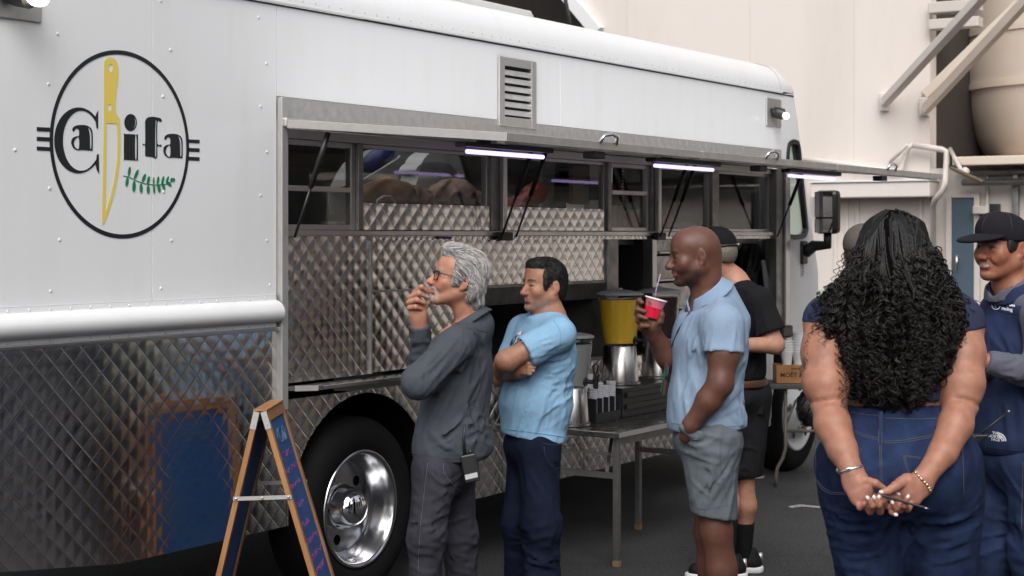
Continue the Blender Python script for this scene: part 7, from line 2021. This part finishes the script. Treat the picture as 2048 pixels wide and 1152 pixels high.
# dispensers
def dispenser(x, y, z, s, liquid, label, level=.9):
    d = empty('drink_dispenser', (x, y, z)); tag(d, label, 'drink dispenser', None)
    c = (x, y, z)
    obj('base', MB().lathe([(.112 * s, 0), (.118 * s, .004), (.118 * s, .014), (.108 * s, .02), (.094 * s, .215 * s), (.088 * s, .222 * s)], c, n=48, cap0=True, cap1=True), M['brushedvert'], d, smooth=True, autosmooth=40)
    z1 = z + .224 * s
    h = .285 * s
    ra, rb = .092 * s, .128 * s
    rr = lambda t: ra + (rb - ra) * min(1, t * 1.05) ** .9
    obj('container', MB().lathe([(ra * .9, 0)] + [(rr(t), h * t) for t in np.linspace(.02, 1, 12)] + [(rb - .004, h)], (x, y, z1), n=48), M['clearwall'], d, smooth=True)
    obj('liquid', MB().lathe([(.001, .003)] + [(rr(t) - .005, .003 + h * t) for t in np.linspace(.03, level, 12)] + [(.001, .003 + h * level)], (x, y, z1), n=48), M[liquid], d, smooth=True, autosmooth=40)
    ld = obj('lid', MB().lathe([(rb + .008, h), (rb + .010, h + .008), (rb * .9, h + .018), (rb * .3, h + .03), (.001, h + .033)], (x, y, z1), n=48), M['lidplastic'], d, smooth=True)
    obj('lid_knob', MB().lathe([(.014, h + .03), (.018, h + .038), (.0, h + .041)], (x, y, z1), n=16), M['lidplastic'], ld, smooth=True)
    tdir = (Vector((.15, -1, 0))).normalized() if s > .9 else Vector((.4, -1, 0)).normalized()
    p0 = Vector((x, y, z1 + .03)) + tdir * ra
    p1 = p0 + tdir * .06
    tp = obj('tap', MB().tube([p0 - tdir * .01, p1], .012, 12).tube([p1 + UP * .022, p1 - UP * .035], [.017, .013], 12).lathe([(.024, 0), (.024, .012)], p0 - tdir * .004, tdir, n=16, cap0=True, cap1=True), M['black'], d, smooth=True, autosmooth=40)
    obj('tap_handle', MB().tube([p1 + UP * .02, p1 + UP * .04 - tdir * .005, p1 + UP * .085 - RV * .016, p1 + UP * .098, p1 + UP * .085 + RV * .014, p1 + UP * .045 + tdir * .004], .0055, 8), M['black'], tp, smooth=True)
    return d
M_ = M
dispenser(8.25, -.215, rz + .001, 1.0, 'juice', 'clear drink dispenser full of orange juice on a steel base')
dispenser(8.73, -.215, rz + .001, 1.0, 'darkdrink', 'clear drink dispenser of dark red drink behind the cup of the bald man')
dispenser(7.575, -.29, tz + .001, .92, 'water', 'clear drink dispenser of water at the near end of the steel table', .86)
# lid and cup organiser
og = empty('cup_organiser', (7.87, -.31, tz)); tag(og, 'black organiser with four slots full of white cup lids on the steel table', 'organiser')
oc = MB(); oz = tz + .001
o0 = Vector((7.73, -.36, oz)); oh = .13
ox = Vector((.27, -.0, 0)); oy = Vector((0, .1, 0))
def obx(mb, a0, a1, b0, b1, z0, z1): mb.box(o0.x + a0, o0.x + a1, o0.y + b0, o0.y + b1, oz + z0, oz + z1)
obx(oc, 0, .27, 0, .1, 0, .012); obx(oc, 0, .27, .092, .1, .0125, oh + .03); obx(oc, 0, .006, 0, .0915, .0125, oh)
for k in range(4): obx(oc, .062 + k * .068, .068 + k * .068, 0, .0915, .0125, oh)
obx(oc, .0065, .27, 0, .006, .0125, .05)
obj('rack', oc, M['black'], og, bevel=.002)
for k in range(4):
    cx = o0.x + .034 + k * .068; cy = o0.y + .045
    mb = MB(); z = oz + .02
    while z < oz + .19 + .012 * (k % 2):
        mb.lathe([(.024, 0), (.0275, .002), (.0275, .006), (.022, .009)], (cx, cy, z), n=18, cap1=True); z += .0095
    ls = obj('lid_stack', mb, M['clearcup'], None, smooth=True, autosmooth=30)
    tag(ls, 'stack of white cup lids in the %s slot of the black organiser' % ('first', 'second', 'third', 'fourth')[k], 'cup lids', 'lid stacks in the organiser')
# tall cup stacks behind the organiser
for k, (px, sz) in enumerate(((1170, .27), (1181, .30), (1195, .26))):
    x, y = 7.76 + k * .085, -.16 - .01 * k
    st = MB().lathe([(.030, 0), (.030, .06), (.036, .065)] + [(.037 + .002 * (i % 2), .07 + i * .011) for i in range(int((sz - .07) / .011))], (x, y, tz + .001), n=20, cap0=True, cap1=True)
    tag(obj('cup_stack', st, M['clearcup'], None, smooth=True, autosmooth=30), 'tall sleeve of clear cups behind the lid organiser, %s' % ('nearest the water dispenser', 'in the middle', 'nearest the juice')[k], 'cups', 'cup sleeves on the steel table')
# tray inside the drinks recess
p = on_side(1182, 684, .2); tag(obj('wooden_tray', MB().bar((p.x - .05, .12, 1.06), (p.x + .16, .34, 1.02), .16, .02), M['ply'], None, bevel=.004), 'tilted wooden tray in the dark recess behind the dispensers', 'tray')
p = on_side(1185, 705, .2); tag(obj('wire_rack', MB().box(p.x - .12, p.x + .15, .1, .3, 1.011, 1.03).box(p.x - .12, p.x + .15, .1, .11, 1.03, 1.042), M['brushed'], None, bevel=.003), 'low steel rack under the wooden tray in the truck recess', 'rack')

# ---- second table by the front wheel with crate and cups
c0 = at_depth(1536, 766, 11.19); c0.z = .708
t2 = empty('folding_table', (c0.x + .3, c0.y - .2, 0)); tag(t2, 'small dark folding table with bent tube legs by the front wheel', 'table')
a, b, c, d = c0, c0 + RV * .75, c0 + RV * .75 + FV * .36, c0 + FV * .36
obj('tabletop', MB().prism([a, b, c, d], (0, 0, -.035)), M['darktop'], t2, fix=True, bevel=.006)
def leg2(o):
    g = lambda px, py: at_depth(px, py, 11.24) + o
    return MB().tube([g(1571, 779), g(1571, 895), g(1566, 915), g(1555, 935), g(1552, 950), g(1552, 972)], .0125, 10)
l = obj('leg', leg2(Vector((0, 0, 0))), M['legpaint'], t2, smooth=True)
obj('leg', leg2(RV * .5), M['legpaint'], t2, smooth=True)
obj('crossbar', MB().tube([at_depth(1571, 862, 11.24), at_depth(1571, 862, 11.24) + RV * .5], .011, 8), M['legpaint'], t2, smooth=True)
obj('crossbar', MB().tube([at_depth(1572, 850, 11.24), at_depth(1592, 800, 11.3)], .008, 8), M['legpaint'], t2, smooth=True)
k0 = at_depth(1553, 762, 11.25); k0.z = .709
cr = empty('wooden_crate', k0 + RV * .15); tag(cr, 'shallow wooden wine crate with black lettering on the small table', 'crate')
kx, ky = RV * .30, FV * .17; kh = .125
for nm, o, u, v in (('front_board', k0, kx, ky * .06), ('back_board', k0 + ky * .94, kx, ky * .06)):
    obj(nm, MB().prism([o, o + u, o + u + v, o + v], (0, 0, kh)), M['ply'], cr, fix=True, bevel=.002)
for nm, o in (('end_board', k0 + ky * .065), ('end_board', k0 + kx * .96 + ky * .065)):
    obj(nm, MB().prism([o, o + kx * .04, o + kx * .04 + ky * .87, o + ky * .87], (0, 0, kh - .001)), M['ply'], cr, fix=True)
obj('crate_lid', MB().prism([k0 + ky * .07 + kx * .045, k0 + kx * .955 + ky * .07, k0 + kx * .955 + ky * .93, k0 + kx * .045 + ky * .93], (0, 0, .11)), M['ply'], cr, fix=True)
v, f = text2d('MOËT &', .043, bold=.0008, align='LEFT')
o = k0 + RV * .025 - FV * .0022 + UP * .055
obj('crate_lettering', MB().add([o + RV * p[0] + UP * p[1] for p in v], f), M['burn'], cr)
v, f = text2d('EPERNAY', .016, bold=.0004, align='LEFT'); o = k0 + RV * .10 - FV * .0022 + UP * .098
obj('crate_lettering', MB().add([o + RV * p[0] + UP * p[1] for p in v], f), M['burn'], cr)
for k, (dx, n_) in enumerate(((.085, 5), (.165, 8))):
    q = k0 + RV * dx + ky * .5 + UP * .111
    st = MB().lathe([(.030, 0), (.040, .085)] + [(.0405 + .0025 * (i % 2), .088 + i * .009) for i in range(n_ * 2)] + [(.036, .088 + n_ * .018)], q, n=20, cap0=True, cap1=True)
    tag(obj('cup_stack', st, M['cupwhite'], None, smooth=True, autosmooth=30), ('short stack of white foam cups on the wooden crate', 'tall stack of white foam cups on the wooden crate')[k], 'cups', 'foam cup stacks on the crate')
# black bag on the floor beside the wheel, black caddy on the hatch post ledge
S = Sdf(); J = Frame(11.3)
S.ell(J(1612, 815), (.06, .10, .10), k=.05); S.ell(J(1628, 830), (.09, .10, .08), k=.05); S.ell(J(1618, 792), (.03, .06, .04), k=.05); S.wr(J(1612, 812, -.08), .2, (.4, 0, 1), .03, 22, .35, 2)
bg_ = sculpt('bag', S, .01, M['bagblack']); tag(bg_, 'crumpled black bag hanging at the front wheel beside the small table', 'bag')
p = on_side(1560, 668, -.06)
cd = empty('napkin_caddy', (p.x, -.06, p.z)); tag(cd, 'black napkin caddy with steel lip on the hatch post', 'caddy')
obj('holder', MB().box(p.x - .08, p.x + .10, -.12, -.051, p.z - .02, p.z + .06), M['black'], cd, bevel=.012); obj('lip', MB().box(p.x - .06, p.x + .12, -.135, -.051, p.z - .045, p.z - .021), M['brushed'], cd, bevel=.003)

# ---- A-frame chalkboard
N0, F0 = Vector((5.05, -.335, 0)), Vector((5.396, -.125, 0))
rdir = (F0 - N0).normalized(); Lr = (F0 - N0).length; pl = Vector((-rdir.y, rdir.x, 0))
sg = empty('sandwich_board', (N0 + F0) / 2); tag(sg, 'wooden A-frame chalkboard with blue faces beside the rear wheel', 'sign')
TOPZ = 1.005
def board(sgn, s, off):
    """one leaf: top edge at the ridge, foot s away along sgn * pl"""
    top = N0 + UP * TOPZ + pl * sgn * off; footp = N0 + pl * sgn * s
    dn = (footp - top); L = dn.length; dn.normalize(); nrm = rdir.cross(dn).normalized()
    if nrm.dot(pl * sgn) < 0: nrm = -nrm
    w, th = .034, .011
    def slab(name, a0, a1, d0, d1, t0, t1, m, par=sg, bv=.002):
        c = top + rdir * (a0 + a1) / 2 + dn * (d0 + d1) / 2 + nrm * (t0 + t1) / 2
        return obj(name, MB().obox(c, rdir * (a1 - a0) / 2, dn * (d1 - d0) / 2, nrm * (t1 - t0) / 2), m, par, bevel=bv)
    lf = slab('board_panel', w, Lr - w, .045, L - .2, -.003, .003, M['chalkblue'], bv=0)
    slab('frame_stile', 0, w, 0, L, -th, th, M['wood'], lf); slab('frame_stile', Lr - w, Lr, 0, L, -th, th, M['wood'], lf)
    slab('frame_rail', w + .0005, Lr - w - .0005, 0, .045, -th + .001, th - .001, M['wood'], lf); slab('frame_rail', w + .0005, Lr - w - .0005, L - .2, L - .155, -th + .001, th - .001, M['wood'], lf)
    return lf, top, dn, nrm, L
bl_, t1_, d1_, n1_, L1_ = board(1, .25, .014)
br_, t2_, d2_, n2_, L2_ = board(-1, .315, .014)
# chalk strokes: faint rows of scribble on both faces
rnd = random.Random(12)
for par, top, dn, nrm, L in ((bl_, t1_, d1_, n1_, L1_), (br_, t2_, d2_, n2_, L2_)):
    mb = MB(); d = .20
    while d < L - .3:
        a = .06; end = rnd.uniform(.22, Lr - .06)
        while a < end:
            pts = [top + rdir * (a + t * .02) + dn * (d + rnd.uniform(-.014, .014)) + nrm * .0042 for t in (0, .33, .66, 1)]
            mb.tube(pts, .0016, 4); a += rnd.uniform(.024, .04)
        d += rnd.uniform(.055, .085)
    obj('chalk_writing', mb, M['pink'] if par is br_ else M['bluechalk'], par)['kind'] = 'stuff'
    hd = MB(); cc = top + rdir * Lr * .5 + dn * .12 + nrm * .0042
    for k in range(3):
        pts = [cc + rdir * (.07 * math.cos(t) + .02 * k - .02) + dn * (.03 * math.sin(t * (1 + k * .5))) for t in np.linspace(0, 6.28, 22)]
        hd.tube(pts, .002, 4)
    obj('chalk_heading', hd, M['bluechalk'], par)
    nb_ = .02
    hg = MB()
    hg.obox(top + dn * .035 - rdir * .0015, dn * .036, nrm * .012, rdir * .0015)
    for q in (.018, .052): hg.ball(top + dn * q - rdir * .004, .0035, 8, 6)
    obj('hinge', hg, M['alu'], par)
obj('ridge_cap', MB().obox((N0 + F0) / 2 + UP * (TOPZ + .006), rdir * Lr / 2, pl * .028, UP * .004), M['wood'], sg, bevel=.002)
zb_ = .655
def on_leaf(top, dn, z): return top + dn * ((top.z - z) / -dn.z)
for a in (-.004, Lr + .004):
    p1, p2 = on_leaf(t1_, d1_, zb_) + rdir * a, on_leaf(t2_, d2_, zb_ + .008) + rdir * a
    e = (p2 - p1).normalized() * .012
    st = obj('stay_bar', MB().bar(p1 - e, p2 + e, .003, .016, up=(0, 0, 1)), M['alu'], sg)
    for q in (p1, p2, (p1 + p2) / 2): obj('stay_rivet', MB().ball(q - rdir * (.003 if a < 0 else -.003), .006, 8, 6), M['brushed'], st, smooth=True)

# ---- inside the kitchen, seen through the hatch
def inside(name, label, cat, mb, m, **k): return tag(obj(name, mb, M[m] if isinstance(m, str) else m, None, **k), label, cat)
p = on_side(668, 448, .22); inside('steel_bowl', 'small dented steel food pan behind the first hatch window', 'pan', MB().lathe([(.045, 0), (.062, .06), (.064, .085), (.058, .085)], (p.x, .22, 1.701), n=28, cap0=True), 'brushed', smooth=True, autosmooth=40)
a, b = on_side(649, 388, .16), on_side(712, 408, .16)
inside('order_card', 'tilted grey order card above the steel pan', 'card', MB().obox((a + b) / 2, Vector((.11, .02, .02)), Vector((0, .002, 0)), Vector((-.008, 0, .055))), 'cardgrey')
# white shape with an oval hole, imitating a reflection in the glass
q = lambda px, py, y: (on_side(px, py, y).x, on_side(px, py, y).z)
Y = .62
lp = smooth_loop([q(*s, Y) for s in ((830, 418), (838, 350), (848, 318), (870, 302), (905, 300), (918, 312), (938, 380), (948, 420))], 5)
hole = smooth_loop([q(*s, Y) for s in ((832, 342), (842, 328), (870, 324), (898, 328), (914, 345), (912, 352), (880, 350), (845, 348))], 5)
ap = plate('oven_housing', [lp, hole], Y, .12, M['enamel'], None)
tag(ap, 'rounded white oven housing with an oval window inside the kitchen', 'oven')
ORI[ap.name] = Vector(ap.location)
lp2 = smooth_loop([q(*s, Y + .25) for s in ((700, 418), (705, 340), (760, 300), (840, 296), (900, 300), (900, 418))], 4)
tag(plate('white_cabinet', [lp2], Y + .25, .1, M['greyenamel'], None), 'pale grey cabinet behind the white oven housing', 'cabinet')
for k, (px, py, r, col) in enumerate(((775, 395, (.16, .10, .10), 'brownbag'), (822, 402, (.12, .10, .08), 'brownbag'), (905, 385, (.13, .08, .07), 'brownbag2'), (930, 400, (.12, .09, .06), 'brownbag'))):  # lumps added to imitate brown reflections in the pane
    c = on_side(px, py, .42); S = Sdf(); vc = np.array(((c.x * SA - (c.y + CAM_D) * CA), c.x * CA + (c.y + CAM_D) * SA, c.z))
    S.ell(vc, r, k=.03); S.wr(vc, .2, (.5, .3, .6), .025, 18, .5, k)
    tag(sculpt('bread_bag', S, .012, M[col]), ('crumpled brown bread bag, leftmost in the wide hatch window', 'brown bread bag under the white cable loop', 'pinkish brown bread bag in front of the oven housing', 'brown bread bag at the right end of the wide hatch window')[k], 'bag', 'bread bags behind the hatch window')
loop_ = [on_side(x, y, .30) for x, y in ((752, 415), (756, 400), (768, 393), (782, 394), (790, 404), (792, 415))]
inside('cable', 'white cable loop in front of the bread bags', 'cable', MB().tube(loop_, .007, 8), 'enamel', smooth=True)
inside('cable', 'thin white cable slanting up to the white oven housing', 'cable', MB().tube([on_side(x, y, .5) for x, y in ((722, 362), (760, 340), (795, 318), (800, 312))], .006, 8), 'enamel', smooth=True)
inside('cable', 'white cable lying across the front of the oven housing', 'cable', MB().tube([on_side(x, y, .5) for x, y in ((825, 378), (855, 380), (890, 392), (930, 402))], .006, 8), 'enamel', smooth=True)
p = on_side(750, 320, .7); inside('blue_bottle', 'dark blue plastic jug on the cabinet behind the wide hatch window', 'jug', MB().tube([p + Vector((-.1, 0, -.06)), p + Vector((.1, 0, .05))], [.05, .06], 12), mat('blue_plastic', (.02, .03, .16), .4), smooth=True)
# red chip bag
c = on_side(1050, 397, .28); S = Sdf(); vc = np.array(((c.x * SA - (c.y + CAM_D) * CA), c.x * CA + (c.y + CAM_D) * SA, c.z))
S.cap(vc + A3((-.07, 0, -.05)), vc + A3((.07, 0, .035)), .05, .062, k=.03); S.wr(vc, .2, (.6, .2, .6), .02, 24, .4, 2)
tag(sculpt('crisp_bag', S, .008, M['red']), 'shiny red crisp bag leaning behind the second hatch window', 'bag')
a, b = on_side(1141, 320, .10), on_side(1180, 410, .10)
cb = inside('clipboard', 'brown clipboard in a black frame hanging behind the second window', 'clipboard', MB().box(a.x, b.x, .10, .115, b.z, a.z), 'black', bevel=.004)
obj('clip_sheet', MB().box(a.x + .02, b.x - .02, .096, .0995, b.z + .025, a.z - .03), M['kraft'], cb)
inside('paper_stack', 'white sheets of paper on the counter beside the clipboard', 'papers', MB().bar(on_side(1150, 415, .2), on_side(1198, 408, .2), .12, .05), 'paper')
inside('curtain', 'pale grey strip curtain hanging behind the red bag', 'curtain', MB().prism([on_side(x, y, .9) for x, y in ((1086, 300), (1112, 300), (1106, 420), (1084, 420))], (0, .03, 0)), 'greyenamel', fix=True)
# narrow bay: red box, paper boat, receipt chain
a, b = on_side(1258, 420, .16), on_side(1302, 457, .16)
rb_ = inside('carton', 'dark red carton with pale lettering behind the narrow sash window', 'carton', MB().box(a.x, b.x, .16, .34, 1.701, a.z), 'redbox', bevel=.003)
v, f = text2d('ketchup', .035); obj('carton_lettering', MB().add([(a.x + .10 + s[0], .1575, 1.755 + s[1]) for s in v], f), mat('dull_red_print', (.40, .10, .09), .6), rb_)
p = on_side(1243, 445, .1); inside('paper_boat', 'white paper food boat in front of the dark red carton', 'food tray', MB().prism([(p.x - .12, .09, 1.702), (p.x + .08, .09, 1.702), (p.x + .13, .09, 1.755), (p.x - .15, .09, 1.75)], (0, .06, 0)), 'paper', fix=True)
p = on_side(1241, 424, .2); inside('paper_bag', 'small kraft paper bag above the white paper boat', 'bag', MB().box(p.x - .06, p.x + .07, .2, .28, 1.701, p.z + .04), 'kraft', bevel=.01)
ch = MB(); t0 = on_side(1246, 330, .1); b0 = on_side(1246, 412, .1)
for k in range(14): ch.ball(t0.lerp(b0, k / 13), .007, 6, 5)
inside('chain', 'beaded pull chain hanging behind the narrow sash window', 'chain', ch, 'alu', smooth=True)
p = on_side(1337, 445, .15); inside('sauce_bottle', 'red sauce bottle with a pale label behind the gas struts', 'bottle', MB().lathe([(.032, 0), (.034, .01), (.034, .13), (.015, .17), (.012, .2), (.0, .202)], (p.x, .15, 1.701), n=20, cap0=True), 'red', smooth=True, autosmooth=50)
p = on_side(1368, 450, .25); inside('tub', 'translucent white food tub on the counter right of the sauce bottle', 'tub', MB().lathe([(.07, 0), (.085, .1), (.09, .102), (.0, .106)], (p.x, .25, 1.701), n=28, cap0=True), 'cloudtub', smooth=True, autosmooth=40)
a = on_side(1504, 355, .4); b = on_side(1525, 455, .4); inside('steel_column', 'bright steel column inside the last hatch window', 'column', MB().lathe([((b.x - a.x) / 2, .84), ((b.x - a.x) / 2, 2.2)], ((a.x + b.x) / 2, .4, 0), n=24), 'steel', smooth=True)
c = on_side(1483, 375, .3); S = Sdf(); vc = np.array(((c.x * SA - (c.y + CAM_D) * CA), c.x * CA + (c.y + CAM_D) * SA, c.z))  # pinkish crumpled lump with a narrow tail
S.ell(vc, (.045, .05, .07), k=.02); S.cap(vc, vc + A3((.01, 0, -.11)), .03, .012, k=.02); S.wr(vc, .12, (.3, .3, .8), .016, 45, .5, 6)
tag(sculpt('oven_glove', S, .007, M['pinkcloth']), 'pinkish oven glove hanging inside the last hatch window', 'glove')
# black jackets in the open locker
J = Frame(12.0)
c = on_side(1512, 560, .2); vc = np.array(((c.x * SA - (c.y + CAM_D) * CA), c.x * CA + (c.y + CAM_D) * SA, c.z))
S = Sdf(); S.ell(vc + A3((-.05, 0, .0)), (.16, .10, .30), k=.05); S.ell(vc + A3((.06, .02, .05)), (.09, .09, .24), k=.05); S.wr(vc, .4, (.15, .1, 1), .03, 16, .15, 3)
tag(sculpt('jacket', S, .012, M['bagblack']), 'black jackets hanging in the open locker behind the man in the black T-shirt', 'jacket')
c = on_side(1538, 590, .05); inside('plastic_sheet', 'creased grey plastic sheet hanging at the edge of the locker', 'sheet', MB().prism([on_side(x, y, .03) for x, y in ((1524, 520), (1530, 520), (1546, 600), (1544, 640), (1534, 610))], (0, .01, 0)), 'greyplastic', fix=True)
# ---- marks on the asphalt
def mark(name, pts, m, z=.004):
    P_ = []
    for px, py in pts:
        Z = CAM_H * F_PX / (py - 470); q_ = at_depth(px, py, Z); P_.append((q_.x, q_.y, z))
    o = obj(name, MB().add(P_, [tuple(range(len(P_)))]), M[m]); tag(o, kind='structure'); return o
mark('paint_mark', [(1576, 1014), (1600, 1010), (1640, 1014), (1640, 1017), (1604, 1014), (1584, 1017)], 'line')
mark('paint_mark', [(1500, 955), (1530, 953), (1526, 958), (1502, 958)], 'line')
